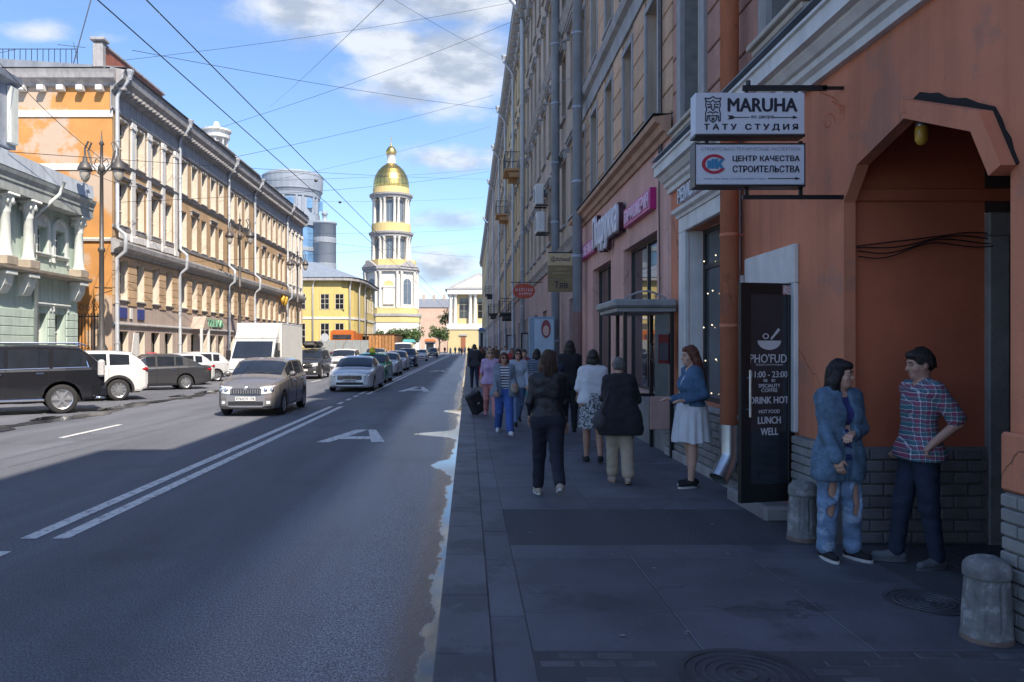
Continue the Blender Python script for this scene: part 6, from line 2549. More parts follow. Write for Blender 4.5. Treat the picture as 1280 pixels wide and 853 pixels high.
    def front_patch(mname, m, x0, x1, z0, z1, d=.012, thick=.05, skew=0, n=6, both=True):
        obs = []
        for s in ((1, -1) if both else (1,)):
            g_ = MB()
            vs, fs = [], []
            for i in range(n + 1):
                x = x0 + (x1 - x0) * i / n
                for z in (z0 + skew * (i / n), z1 + skew * .8 * (i / n)):
                    vs.append((s * x, fx(x, z, d), z))
                    vs.append((s * x, fx(x, z, d) + thick, z))
            for i in range(n):
                a = i * 4
                fs += [(a, a + 4, a + 6, a + 2), (a, a + 1, a + 5, a + 4), (a + 2, a + 6, a + 7, a + 3)]
            fs += [(0, 2, 3, 1), (n * 4, n * 4 + 1, n * 4 + 3, n * 4 + 2)]
            g_.add(vs, fs)
            obs.append(g_.build(mname, m, t))
        return obs
    hx, hwid, hht, hz = hl
    hcol = front_patch('headlight', M_LENS, hx * W / 2 - hwid, min(W / 2 * .95, hx * W / 2 + hwid), hz - hht, hz + hht, .010, .08, skew=.05)
    for i, o in enumerate(hcol):
        s = 1 if i == 0 else -1
        g_ = MB()
        for q in (-.35, .35):
            xx = hx * W / 2 + q * hwid
            g_.ball((s * xx, fx(xx, hz) - .004, hz + .02), (hht * .55, .02, hht * .55), 10, 6)
        g_.build('lamp_bowl', M_CHROME, o, True)
    gw, gh, gz = grille
    front_patch('grille', M_CLAD, 0, gw, gz - gh / 2, gz + gh / 2, .014, .04)
    if fascia == 'bars':
        g_ = MB()
        n = 13
        for i in range(n):
            x = -gw * .92 + 2 * gw * .92 * i / (n - 1)
            y = fx(abs(x), gz, .022)
            g_.box(x - .010, x + .010, y, y + .02, gz - gh * .42, gz + gh * .42)
        g_.build('grille_bars', M_CHROME, t)
    else:
        g_ = MB()
        for k in range(3 if fascia != 'wide' else 2):
            z = gz - gh * .3 + k * gh * .3
            for i in range(8):
                x0, x1 = -gw * .95 + i * gw * 1.9 / 8, -gw * .95 + (i + 1) * gw * 1.9 / 8
                y = fx(abs((x0 + x1) / 2), z, .024)
                g_.box(x0, x1, y, y + .02, z - .012, z + .012)
        g_.build('grille_slats', M_CHROME, t)
    g_ = MB()
    y = fx(0, gz + gh * .45, .035)
    if fascia == 'star':
        g_.lathe([(.085, -.012), (.10, -.012), (.10, .006), (.085, .006)], (0, fx(0, gz, .04), gz), 20, axis='y')
        for a in (90, 210, 330):
            ca, sa = math.cos(rad(a)), math.sin(rad(a))
            y0 = fx(0, gz, .05)
            g_.add([(.014 * -sa, y0, gz + .014 * ca), (.014 * sa, y0, gz - .014 * ca), (.09 * ca, y0, gz + .09 * sa)], [(0, 1, 2)])
    else:
        g_.lathe([(0, -.014), (.045, -.012), (.058, -.004), (.058, .01)], (0, y, gz + gh * (.5 if fascia == 'bars' else 0)), 16, axis='y')
    g_.build('badge', M_CHROME, t)
    bz = zb + .16 if bumper is None else bumper
    front_patch('lower_intake', M_CLAD, 0, gw * 1.12, bz - .05, bz + .05, .012, .04)
    front_patch('fog_lamp', M_LENS, W / 2 * .64, W / 2 * .84, bz - .02, bz + .06, .010, .04)
    for q in (0,):
        g_ = MB()
        y = fx(0, bz + .13, .03)
        g_.box(-.26, .26, y, y + .012, bz + .065, bz + .175)
        o = g_.build('number_plate', M_PLATE, t)
        if plate_txt:
            text(Frame((0, y, 0), (0, -1, 0)), 0, .003, bz + .12, plate_txt, .46, .07, M_INK, o, bold=.01)
    for s in (1, -1):
        g_ = MB()
        zb_ = lerp_tab(belt, cowl + .35)
        g_.ball((s * (W / 2 + .07), cowl + .45, zb_ + .09), (.10, .07, .075), 10, 7)
        g_.tube([(s * (W / 2 - .06), cowl + .45, zb_ + .02), (s * (W / 2 + .03), cowl + .45, zb_ + .05)], .02, 6)
        g_.build('mirror', col if not clad else M_CLAD, t, True)
        g_ = MB()
        zt_ = lerp_tab(belt, L - .2)
        g_.box(s * (W / 2 * .60), s * (W / 2 * .90), L - .24, L + .008, zt_ - .19, zt_ - .05, c=.05)
        g_.build('tail_light', M_REDL, t)
    g_ = MB()
    for s in (1, -1):
        g_.tube([(s * ring(y)[6][0] * .97, y + nose(ring(y)[6][1]) * max(0, 1 - y / .45), ring(y)[6][1] + .006) for y in [.10 + (cowl - .1) * i / 8 for i in range(9)]], .006, 4)
    g_.build('hood_gap', M_UNDER, t)
    g_ = MB()
    for s in (-.3, .25):
        q = .12
        x0, x1 = s * W * .5, (s + .55) * W * .5
        z0 = roofz(cowl + .09) + .022
        g_.tube([(x0, cowl + .06, z0), (x1, cowl + .12, z0 + .05)], .009, 5)
    g_.build('wipers', M_CLAD, t)
    if seams:
        def sx(y, j):
            return ring(y)[j]
        g_ = MB()
        for y in seams:
            for s in (1, -1):
                g_.tube([(s * (sx(y, j)[0] + .001), y, sx(y, j)[1]) for j in (3, 4, 5, 6)], .006, 4)
        for s in (1, -1):
            yy_ = [seams[0] + (seams[-1] - seams[0]) * i / 8 for i in range(9)]
            g_.tube([(s * (sx(y, 3)[0] + .001), y, sx(y, 3)[1]) for y in yy_ if sx(y, 3)[1] < zb + .2], .006, 4) if len([y for y in yy_ if sx(y, 3)[1] < zb + .2]) > 1 else None
        g_.build('door_gap', M_UNDER, t)
        for i in range(len(seams) - 1):
            for s in (1, -1):
                g_ = MB()
                y = seams[i + 1] - .18
                r_ = ring(y)
                x, z = r_[5][0], r_[5][1] - .06
                g_.box(s * x, s * (x + .03), y - .10, y + .08, z - .018, z + .018, c=.008)
                g_.build('door_handle', M_CHROME if not clad else col, t)
    if clad:
        for yw in (yf, yr):
            for s in (1, -1):
                g_ = MB()
                n = 14
                for i in range(n):
                    a0, a1 = PI * (-.04 + 1.08 * i / n), PI * (-.04 + 1.08 * (i + 1) / n)
                    vs = []
                    for a in (a0, a1):
                        for r_ in (R * 1.17, R * 1.40):
                            y, z = yw + r_ * math.cos(a), R + r_ * math.sin(a)
                            x = W / 2 * lerp_tab(hw_tab, y) * 1.0 + .012
                            vs.append((s * x, y, z))
                    g_.add(vs, [(0, 1, 3, 2)])
                    g_.add([(s * (abs(v[0]) - .06), v[1], v[2]) for v in vs] , [(0, 1, 3, 2)])
                g_.build('arch_trim', M_CLAD, t)
        g_ = MB()
        for s in (1, -1):
            g_.box(s * W * .47, s * (W / 2 + .008), yf + R * 1.3, yr - R * 1.3, zb + .0, zb + .13, c=.01)
        g_.box(-W * .40, W * .40, L - .06, L + .03, zb + .08, zb + .32, c=.03)
        g_.build('sill_trim', M_CLAD, t)
    if extra:
        extra(t, dict(L=L, W=W, H=H, ring=ring, roofz=roofz, fx=fx, front_patch=front_patch))
    return t


P_GREY = paint('paint_brown_grey', (0.21, 0.195, 0.19), .35)
P_SILV = paint('paint_silver', (0.58, 0.59, 0.61), .25)
P_WHITE = paint('paint_white', (0.60, 0.60, 0.60))
P_BLACK = paint('paint_black', (0.012, 0.013, 0.017))
P_DGREY = paint('paint_dark_grey', (0.045, 0.046, 0.052), .2)
P_GREEN = paint('paint_green', (0.05, 0.32, 0.14))
P_RED = paint('paint_dark_red', (0.22, 0.03, 0.04))
P_BLUE = paint('paint_dark_blue', (0.03, 0.045, 0.09), .3)

HATCH = dict(L=4.0, W=1.66, H=1.50, R=.30, yf=.78, yr=3.25, zb=.19, belt=((0, .78), (.25, .86), (.9, .95), (1.2, .98), (3.6, 1.04), (4.0, .98)), cowl=.92, wtop=1.72, rtop=3.4, rbase=3.92,
             sw=((1.3, 2.1), (2.2, 3.0), (3.08, 3.4)), roofk=.80)
SEDAN = dict(L=4.5, W=1.76, H=1.46, R=.31, yf=.85, yr=3.5, zb=.18, belt=((0, .71), (.3, .79), (1.1, .89), (1.4, .93), (3.9, 1.0), (4.5, .95)), cowl=1.15, wtop=1.95, rtop=3.0, rbase=3.85,
             sw=((1.5, 2.3), (2.38, 3.05), (3.12, 3.4)))
SUV = dict(L=4.55, W=1.84, H=1.68, R=.36, yf=.88, yr=3.6, zb=.24, belt=((0, .90), (.25, .98), (1.1, 1.07), (1.4, 1.10), (4.3, 1.18), (4.55, 1.12)), cowl=1.12, wtop=1.85, rtop=4.0, rbase=4.5,
           sw=((1.5, 2.35), (2.43, 3.25), (3.33, 3.95)), hl=(.68, .22, .085, .80), grille=(.5, .16, .77))
BIGSUV = dict(L=4.75, W=1.90, H=1.86, R=.395, yf=.92, yr=3.68, zb=.30, belt=((0, .88), (.2, 1.02), (1.2, 1.14), (1.5, 1.18), (4.6, 1.24), (4.75, 1.2)), cowl=1.25, wtop=1.95, rtop=4.1, rbase=4.72,
              sw=((1.45, 2.33), (2.42, 3.12), (3.15, 3.36), (3.48, 4.3)), hl=(.66, .22, .10, .98), grille=(.5, .2, .9), roofk=.84)
# moving traffic
car('hatchback_car', 'brown grey hatchback with headlights on, leading the oncoming traffic', -5.72, 19.75, P_GREY, **HATCH, grille=(.40, .15, .655), hl=(.70, .22, .095, .675), fascia='bars', plate_txt='Р763СН 178', seams=(1.2, 2.15, 3.05))


def star(t, d):
    pass


car('saloon_car', 'silver coupe-like saloon with star emblem on a wide black grille', -4.72, 30.6, P_SILV, **{**SEDAN, 'W': 1.86, 'H': 1.42, 'L': 4.9, 'R': .33, 'yr': 3.75, 'roofk': .72}, grille=(.48, .17, .575), hl=(.74, .2, .075, .625), fascia='star', plate_txt='О555ОО 178')


def taxi_sign(t, d):
    g = MB()
    g.box(-.16, .16, 1.9, 2.2, d['H'] + .0, d['H'] + .16, c=.04)
    g.ball((0, 2.05, d['H'] + .2), (.12, .12, .1), 10, 6)
    g.build('roof_sign', mat('taxi_yellow', (0.75, 0.62, 0.03), .4, .05, 5), t)


car('taxi_car', 'green roofed taxi with yellow roof sign close behind the silver saloon', -4.9, 37.3, P_GREEN, **{**SEDAN, 'H': 1.50}, extra=taxi_sign)
car('saloon_car', 'silver grey saloon third in the oncoming queue, behind the green taxi', -5.25, 47.5, P_SILV, **SEDAN, fascia='wide')
car('saloon_car', 'pale silver saloon fourth in the oncoming queue', -5.55, 57.5, P_SILV, **{**SEDAN, 'H': 1.52})
car('estate_car', 'dark blue estate car in the oncoming queue before the white van', -5.6, 68.5, P_BLUE, **SUV)
car('white_van', 'tall white delivery van far back in the oncoming queue', -6.9, 80, P_WHITE, **{**SUV, 'H': 2.3, 'W': 1.95, 'L': 5.2, 'rtop': 5.0, 'rbase': 5.15, 'roofk': .9}, cat='van')
car('hatchback_car', 'white hatchback far down the road behind the white van', -6.1, 98, P_WHITE, **HATCH)
car('offroad_car', 'black off-road car farthest down the middle of the road', -6.0, 128, P_BLACK, **SUV)
car('hatchback_car', 'small grey car farthest back near the square', -7.6, 150, P_DGREY, **HATCH)


def roofbox(t, d):
    g = MB()
    n = 14
    for i in range(n):
        pass
    g.box(-.42, .42, .0 + 1.7, 3.9, d['H'] + .08, d['H'] + .46, c=.14)
    g.build('roof_box', M_CLAD, t, True)
    g = MB()
    for y in (2.1, 3.4):
        g.box(-.62, .62, y, y + .05, d['H'] + .03, d['H'] + .08)
    g.build('roof_bars', M_CHROME, t)


car('offroad_car', 'dark off-road car with a black roof box beside the white truck', -9.15, 42.6, P_DGREY, **SUV, fascia='slats', extra=roofbox)
car('hatchback_car', 'white car half hidden behind the silver saloon in the left lane', -8.5, 51.0, P_WHITE, **SUV)
car('saloon_car', 'dark red saloon behind the dark off-road car in the left lane', -10.2, 58, P_RED, **SEDAN)
car('offroad_car', 'black estate in the left lane before the wooden pavilion', -8.2, 66, P_BLACK, **SUV)
car('saloon_car', 'grey blue saloon in the left lane behind the black estate', -9.0, 76, P_BLUE, **SEDAN)
# parked along the far kerb, tails away from the viewer
def rails(t, d):
    for s in (1, -1):
        for (a, b) in ((1.42, 3.38), (3.46, 4.34)):
            g = MB()
            g.tube([(s * (d['ring'](y)[6][0] + .004), y, d['ring'](y)[6][1] + .012) for y in [a + (b - a) * i / 8 for i in range(9)]], .014, 5)
            g.build('window_trim', M_CHROME, t)
        g = MB()
        g.tube([(s * (d['ring'](4.34)[j][0] + (.004 if j == 6 else -.01)), 4.34 - .10 * (j - 6), d['ring'](4.34)[j][1]) for j in (6, 7)], .014, 5)
        g.build('window_trim', M_CHROME, t)
    g = MB()
    for s in (1, -1):
        g.tube([(s * .66, 1.9, d['H'] - .02), (s * .66, 2.05, d['H'] + .05), (s * .66, 4.1, d['H'] + .05), (s * .66, 4.3, d['H'] - .03)], .022, 6)
    g.build('roof_rails', M_CHROME, t)
    g = MB()
    for s in (1, -1):
        g.box(s * .93, s * 1.02, 1.3, 3.25, .36, .42, c=.015)
    g.build('running_board', M_CHROME, t)
    g = MB()
    g.box(-.85, .85, 4.6, 4.82, .42, .72, c=.06)
    g.build('rear_bumper', P_BLACK, t)
    g = MB()
    g.tube([(.4, 4.75, .40), (.93, 4.70, .40), (.97, 4.5, .42)], .035, 8)
    g.build('bumper_tube', M_CHROME, t, True)
    for s in (1, -1):
        g = MB()
        g.box(s * .80, s * .945, 4.56, 4.74, .98, 1.45, c=.05)
        g.build('clear_tail_lamp', mat('clear_tail', (0.5, 0.48, 0.48), .1, .2, 20, coat=.5), t)


PARK = rad(-57)


def parked(name, label, wx_, wy_, col, prm, **k):
    """cars parked nose to the far kerb: placed by the ground contact of the rear wheel on the street side"""
    a, b = prm['W'] / 2 - .115, prm['yr']
    c_, s_ = math.cos(PARK), math.sin(PARK)
    car(name, label, wx_ - (a * c_ - b * s_), wy_ - (a * s_ + b * c_), col, **prm, rz=PARK, group='cars parked at an angle along the far kerb', **k)


parked('offroad_car', 'large black off-road car with chrome roof rails, parked nearest at the left edge', -11.0, 20.8, P_BLACK, BIGSUV, seams=(1.4, 2.37, 3.35), extra=rails, spokes=6)
parked('offroad_car', 'white crossover with black wheel arch trim, parked behind the large black off-road car', -11.75, 25.8, P_WHITE, SUV, seams=(1.4, 2.4, 3.3), clad=True, spokes=10)
parked('saloon_car', 'dark grey saloon parked behind the white crossover', -12.0, 32.6, P_DGREY, {**SEDAN, 'L': 4.6, 'H': 1.52, 'rtop': 3.3, 'rbase': 4.25}, seams=(1.45, 2.34, 3.2), spokes=8)
parked('saloon_car', 'silver car parked fourth in the row, before the white truck', -12.75, 36.4, P_SILV, HATCH, spokes=7, seams=(1.2, 2.15))
parked('hatchback_car', 'pale silver hatchback parked last in the row beside the white truck', -13.2, 40.3, P_SILV, {**HATCH, 'H': 1.55}, spokes=7)

# white box truck
t = thing('box_truck', 'white box truck with a tall cargo body and grey ribbed side', 'truck', (-10.25, 36.0, 0))
M_TRW = paint('truck_white', (0.60, 0.60, 0.59))
g = MB()
prof = [(.05, .42), (.0, .62), (.03, .95), (.35, 1.22), (.95, 2.12), (1.15, 2.22), (2.1, 2.26), (2.1, .42)]
g.prism(prof, -1.0, 1.0, ax='x')
g.build('cab', M_TRW, t)
g = MB()
f0, f1 = (.37, 1.26), (.92, 2.07)
dn = Vector((0, -.83, .55)) * .015
for (w0, w1) in ((.94, .88),):
    g.add([(-w0, f0[0] - .02, f0[1] + .01), (w0, f0[0] - .02, f0[1] + .01), (w1, f1[0] - .02, f1[1] + .01), (-w1, f1[0] - .02, f1[1] + .01),
           (-w0, f0[0] + .03, f0[1] - .02), (w0, f0[0] + .03, f0[1] - .02), (w1, f1[0] + .03, f1[1] - .02), (-w1, f1[0] + .03, f1[1] - .02)],
          [(0, 1, 2, 3), (0, 4, 5, 1), (3, 2, 6, 7), (0, 3, 7, 4), (1, 5, 6, 2)])
g.build('windscreen', M_CARGL, t)
for s in (1, -1):
    g = MB()
    g.prism([(.62, 1.28), (1.75, 1.28), (1.75, 2.0), (1.05, 2.0)], s * 1.0, s * 1.012, ax='x')
    g.build('side_window', M_CARGL, t)
    g = MB()
    g.box(s * 1.06, s * 1.28, .55, .68, 1.2, 1.65, c=.03)
    g.box(s * 1.0, s * 1.08, .58, .64, 1.3, 1.34)
    g.build('mirror', M_CLAD, t)
    g = MB()
    g.box(s * .62, s * .98, -.02, .12, .72, 1.02, c=.04)
    g.build('headlight', M_LENS, t)
    for y in (.85, 4.6):
        wheel(t, s * .88, y, .36, .22, s, 6)
g = MB()
g.box(-.55, .55, -.025, .05, .78, 1.0, c=.02)
g.build('grille', M_CLAD, t)
g = MB()
g.box(-1.0, 1.0, -.05, .12, .36, .58, c=.03)
g.build('bumper', M_CLAD, t)
g = MB()
g.box(-1.12, 1.12, 1.7, 6.3, .78, 2.98, c=.02)
g.prism([(1.1, 2.25), (1.72, 2.97), (1.72, 2.25)], -1.0, 1.0, ax='x')
g.build('cargo_box', M_TRW, t)
rib = MB().box(0, .018, -.02, .02, .85, 2.9).mesh('side_rib', mat('truck_side_grey', (0.42, 0.43, 0.44), .5, .06, 3))
for k in range(18):
    link('side_rib', rib, t, loc=(1.121, 1.95 + k * .25, 0))
g = MB()
g.box(-.9, .9, 1.2, 6.2, .5, .78)
g.build('chassis', M_UNDER, t)
# ================================================================== people: bodies grown as one surface from a distance field
class Field:
    def __init__(self):
        self.p = []

    def cone(self, a, b, ra, rb=None, k=.03, op='u', sq=None):
        rb = ra if rb is None else rb
        self.p.append(('c', np.array(a, float), np.array(b, float), ra, rb, k, op, sq))
        return self

    def ell(self, c, r, k=.03, op='u', R=None):
        self.p.append(('e', np.array(c, float), np.array(r, float), R, None, k, op, None))
        return self

    def mesh(self, h, wr=0.0, wf=26.0, cut=None, seed=0):
        lo, hi = np.full(3, 9.), np.full(3, -9.)
        for q in self.p:
            if q[6] != 'u':
                continue
            if q[0] == 'c':
                m = max(q[3], q[4])
                lo = np.minimum(lo, np.minimum(q[1], q[2]) - m)
                hi = np.maximum(hi, np.maximum(q[1], q[2]) + m)
            else:
                lo = np.minimum(lo, q[1] - q[2].max())
                hi = np.maximum(hi, q[1] + q[2].max())
        lo -= 3 * h + .02
        hi += 3 * h + .02
        n = np.ceil((hi - lo) / h).astype(int) + 1
        ax = [lo[i] + h * np.arange(n[i]) for i in range(3)]
        D = np.full(n, .3, dtype=np.float32)
        mg = .09
        for q in self.p:
            if q[0] == 'c':
                m = max(q[3], q[4]) + mg
                l_, h_ = np.minimum(q[1], q[2]) - m, np.maximum(q[1], q[2]) + m
            else:
                m = q[2].max() + mg
                l_, h_ = q[1] - m, q[1] + m
            s = []
            for i in range(3):
                a = max(0, int((l_[i] - lo[i]) / h))
                b = min(n[i], int((h_[i] - lo[i]) / h) + 2)
                s.append(slice(a, max(a, b)))
            X = ax[0][s[0]][:, None, None]
            Y = ax[1][s[1]][None, :, None]
            Z = ax[2][s[2]][None, None, :]
            if q[0] == 'c':
                a, b = q[1], q[2]
                ba = b - a
                L2 = max(1e-9, float(ba @ ba))
                t = np.clip(((X - a[0]) * ba[0] + (Y - a[1]) * ba[1] + (Z - a[2]) * ba[2]) / L2, 0, 1)
                ex, ey, ez = X - a[0] - ba[0] * t, Y - a[1] - ba[1] * t, Z - a[2] - ba[2] * t
                if q[7] is not None:
                    ey = ey * q[7]
                d = np.sqrt(ex * ex + ey * ey + ez * ez) - (q[3] + (q[4] - q[3]) * t)
            else:
                ex, ey, ez = X - q[1][0], Y - q[1][1], Z - q[1][2]
                if q[3] is not None:
                    Rm = q[3]
                    ex, ey, ez = (Rm[0][0] * ex + Rm[1][0] * ey + Rm[2][0] * ez, Rm[0][1] * ex + Rm[1][1] * ey + Rm[2][1] * ez, Rm[0][2] * ex + Rm[1][2] * ey + Rm[2][2] * ez)
                r = q[2]
                k0 = np.sqrt((ex / r[0]) ** 2 + (ey / r[1]) ** 2 + (ez / r[2]) ** 2)
                k1 = np.sqrt((ex / r[0] ** 2) ** 2 + (ey / r[1] ** 2) ** 2 + (ez / r[2] ** 2) ** 2)
                d = k0 * (k0 - 1) / np.maximum(k1, 1e-6)
            cur = D[tuple(s)]
            k = q[5]
            if q[6] == 'u':
                w_ = np.maximum(k - np.abs(cur - d), 0) / k
                D[tuple(s)] = np.minimum(cur, d) - w_ * w_ * k * .25
            else:
                w_ = np.maximum(k - np.abs(cur + d), 0) / k
                D[tuple(s)] = np.maximum(cur, -d) + w_ * w_ * k * .25
        if wr > 0:
            X, Y, Z = ax[0][:, None, None], ax[1][:, None, None], ax[2][None, None, :]
            Y = ax[1][None, :, None]
            f1 = np.sin(wf * Z + 9 * X + seed + 1.6 * np.sin(11 * X + 7 * Y + seed * 2)) * np.sin(13 * Y + 8 * X + 4 * np.sin(wf * .4 * Z + seed))
            f2 = np.sin(wf * 1.9 * Z - 21 * Y + 2.0 * np.sin(17 * X + seed)) * .5
            D += wr * (f1 + f2)
        if cut is not None:
            for (i, val, sgn) in cut:            # keep the side where sgn * (x_i - val) > 0
                A_ = ax[i] - val
                shp = [1, 1, 1]
                shp[i] = -1
                D = np.maximum(D, (-sgn * A_).reshape(shp))
        return nets(D, lo, h)


def nets(D, lo, h):
    s = D < 0
    c = np.zeros(np.array(D.shape) - 1, dtype=np.int16)
    for i in (0, 1):
        for j in (0, 1):
            for k in (0, 1):
                c += s[i:i + c.shape[0], j:j + c.shape[1], k:k + c.shape[2]]
    act = np.argwhere((c > 0) & (c < 8))
    if len(act) == 0:
        return [], []
    idm = np.full(c.shape, -1, dtype=np.int64)
    idm[tuple(act.T)] = np.arange(len(act))
    acc = np.zeros((len(act), 3))
    cnt = np.zeros(len(act))
    for ax_ in range(3):
        o1, o2 = [q for q in range(3) if q != ax_]
        for a in (0, 1):
            for b in (0, 1):
                off = np.zeros(3, int)
                off[o1], off[o2] = a, b
                p0 = act + off
                p1 = p0.copy()
                p1[:, ax_] += 1
                d0, d1 = D[tuple(p0.T)], D[tuple(p1.T)]
                m = (d0 < 0) != (d1 < 0)
                t = np.where(m, d0 / np.where(m, d0 - d1, 1), 0)
                q = off + np.zeros((len(act), 3))
                q[:, ax_] += t
                acc += np.where(m[:, None], q, 0)
                cnt += m
    V = (act + acc / cnt[:, None]) * h + lo
    F = []
    for ax_ in range(3):
        o1, o2 = (ax_ + 1) % 3, (ax_ + 2) % 3
        sl0 = [slice(1, -1)] * 3
        a = s
        i0 = [slice(None)] * 3
        i1 = [slice(None)] * 3
        i0[ax_], i1[ax_] = slice(0, -1), slice(1, None)
        ch = np.argwhere(a[tuple(i0)] != a[tuple(i1)])
        ok = (ch[:, o1] > 0) & (ch[:, o2] > 0) & (ch[:, o1] < c.shape[o1]) & (ch[:, o2] < c.shape[o2])
        ch = ch[ok]
        if len(ch) == 0:
            continue
        qs = []
        for (a1, a2) in ((-1, -1), (0, -1), (0, 0), (-1, 0)):
            p = ch.copy()
            p[:, o1] += a1
            p[:, o2] += a2
            qs.append(idm[tuple(p.T)])
        q = np.stack(qs, 1)
        flip = ~s[tuple(ch.T)]
        q[flip] = q[flip][:, ::-1]
        F.append(q)
    F = np.concatenate(F)
    F = F[(F >= 0).all(1)]
    return V, F


def np_mesh(name, parts, material):
    vs, fs, k = [], [], 0
    for V, F in parts:
        if len(V) == 0:
            continue
        vs.append(V)
        fs.append(F + k)
        k += len(V)
    V, F = np.concatenate(vs), np.concatenate(fs)
    me = bpy.data.meshes.new(name)
    me.vertices.add(len(V))
    me.vertices.foreach_set('co', V.astype(np.float32).ravel())
    me.loops.add(len(F) * 4)
    me.loops.foreach_set('vertex_index', F.astype(np.int32).ravel())
    me.polygons.add(len(F))
    me.polygons.foreach_set('loop_start', np.arange(0, len(F) * 4, 4, dtype=np.int32))
    me.polygons.foreach_set('use_smooth', np.ones(len(F), dtype=bool))
    me.materials.append(material)
    me.update(calc_edges=True)
    me.validate()
    return me


def skin(name, c):
    return mat('skin_' + name, c, .55, .08, 9)


SK1, SK2, SK3 = skin('fair', (0.50, 0.29, 0.21)), skin('light', (0.44, 0.25, 0.18)), skin('tan', (0.38, 0.21, 0.145))
M_EYEW = mat('eye_white', (0.36, 0.32, 0.30), .3, 0)
M_EYED = mat('eye_dark', (0.02, 0.015, 0.012), .2, 0)
M_LIP = mat('lip', (0.34, 0.11, 0.10), .5, 0)


def hairmat(name, c):
    m = bpy.data.materials.new('hair_' + name)
    m.use_nodes = True
    t = NT(m.node_tree)
    b = t.node('ShaderNodeBsdfPrincipled')
    o = t.node('ShaderNodeOutputMaterial')
    t.link(b.outputs[0], o.inputs[0])
    n = t.noise(t.scalevec(t.node('ShaderNodeTexCoord').outputs['Object'], (130, 130, 9)), 1.0, 3, .6, .6)
    t.val(b.inputs['Base Color'], t.mix(t.maprange(n, .35, .65), c4([q * .45 for q in c]), c4([min(1, q * 1.7) for q in c])))
    b.inputs['Roughness'].default_value = .45
    bn = t.node('ShaderNodeBump')
    bn.inputs['Distance'].default_value = .012
    t.link(n, bn.inputs['Height'])
    t.link(bn.outputs[0], b.inputs['Normal'])
    return m


def cloth(name, c, var=.1, sc=8, **k):
    return mat('cloth_' + name, c, k.pop('rough', .85), var, sc, k.pop('bump', .008), k.pop('bscale', 20), **k)


def plaid():
    m = bpy.data.materials.new('cloth_plaid')
    m.use_nodes = True
    t = NT(m.node_tree)
    b = t.node('ShaderNodeBsdfPrincipled')
    o = t.node('ShaderNodeOutputMaterial')
    t.link(b.outputs[0], o.inputs[0])
    sp_ = t.node('ShaderNodeSeparateXYZ')
    t.link(t.node('ShaderNodeTexCoord').outputs['Object'], sp_.inputs[0])
    wob = t.math('MULTIPLY', t.math('SUBTRACT', t.noise(t.node('ShaderNodeTexCoord').outputs['Object'], 9, 2), .5), .03)
    across = t.math('ADD', t.math('ADD', sp_.outputs[1], t.math('MULTIPLY', sp_.outputs[0], .12)), wob)
    z = t.math('ADD', sp_.outputs[2], wob)

    def stripe(v, period, ph, width):
        q = t.math('FRACT', t.math('ADD', t.math('DIVIDE', v, period), ph))
        return t.math('LESS_THAN', q, width)
    c = c4((0.045, 0.07, 0.14))
    for v, ph in ((across, 0.0), (z, .2)):
        c = t.mix(t.math('MULTIPLY', stripe(v, .066, ph, .24), .5), c, c4((0.34, 0.04, 0.08)))
        c = t.mix(t.math('MULTIPLY', stripe(v, .066, ph + .45, .22), .6), c, c4((0.05, 0.16, 0.17)))
        c = t.mix(t.math('MULTIPLY', stripe(v, .066, ph + .68, .09), .75), c, c4((0.6, 0.55, 0.55)))
        c = t.mix(t.math('MULTIPLY', stripe(v, .066, ph + .18, .06), .6), c, c4((0.55, 0.5, 0.5)))
    t.val(b.inputs['Base Color'], c)
    b.inputs['Roughness'].default_value = .85
    return m


def striped(name, c1, c2, period, width=.5, axis=2):
    m = bpy.data.materials.new('cloth_' + name)
    m.use_nodes = True
    t = NT(m.node_tree)
    b = t.node('ShaderNodeBsdfPrincipled')
    o = t.node('ShaderNodeOutputMaterial')
    t.link(b.outputs[0], o.inputs[0])
    sp_ = t.node('ShaderNodeSeparateXYZ')
    t.link(t.node('ShaderNodeTexCoord').outputs['Object'], sp_.inputs[0])
    q = t.math('FRACT', t.math('DIVIDE', sp_.outputs[axis], period))
    t.val(b.inputs['Base Color'], t.mix(t.math('LESS_THAN', q, width), c4(c1), c4(c2)))
    b.inputs['Roughness'].default_value = .9
    return m


def speckled(name, c1, c2, sc):
    m = bpy.data.materials.new('cloth_' + name)
    m.use_nodes = True
    t = NT(m.node_tree)
    b = t.node('ShaderNodeBsdfPrincipled')
    o = t.node('ShaderNodeOutputMaterial')
    t.link(b.outputs[0], o.inputs[0])
    n = t.noise(t.node('ShaderNodeTexCoord').outputs['Object'], sc, 3, .6)
    t.val(b.inputs['Base Color'], t.mix(t.maprange(n, .47, .53), c4(c1), c4(c2)))
    b.inputs['Roughness'].default_value = .9
    return m


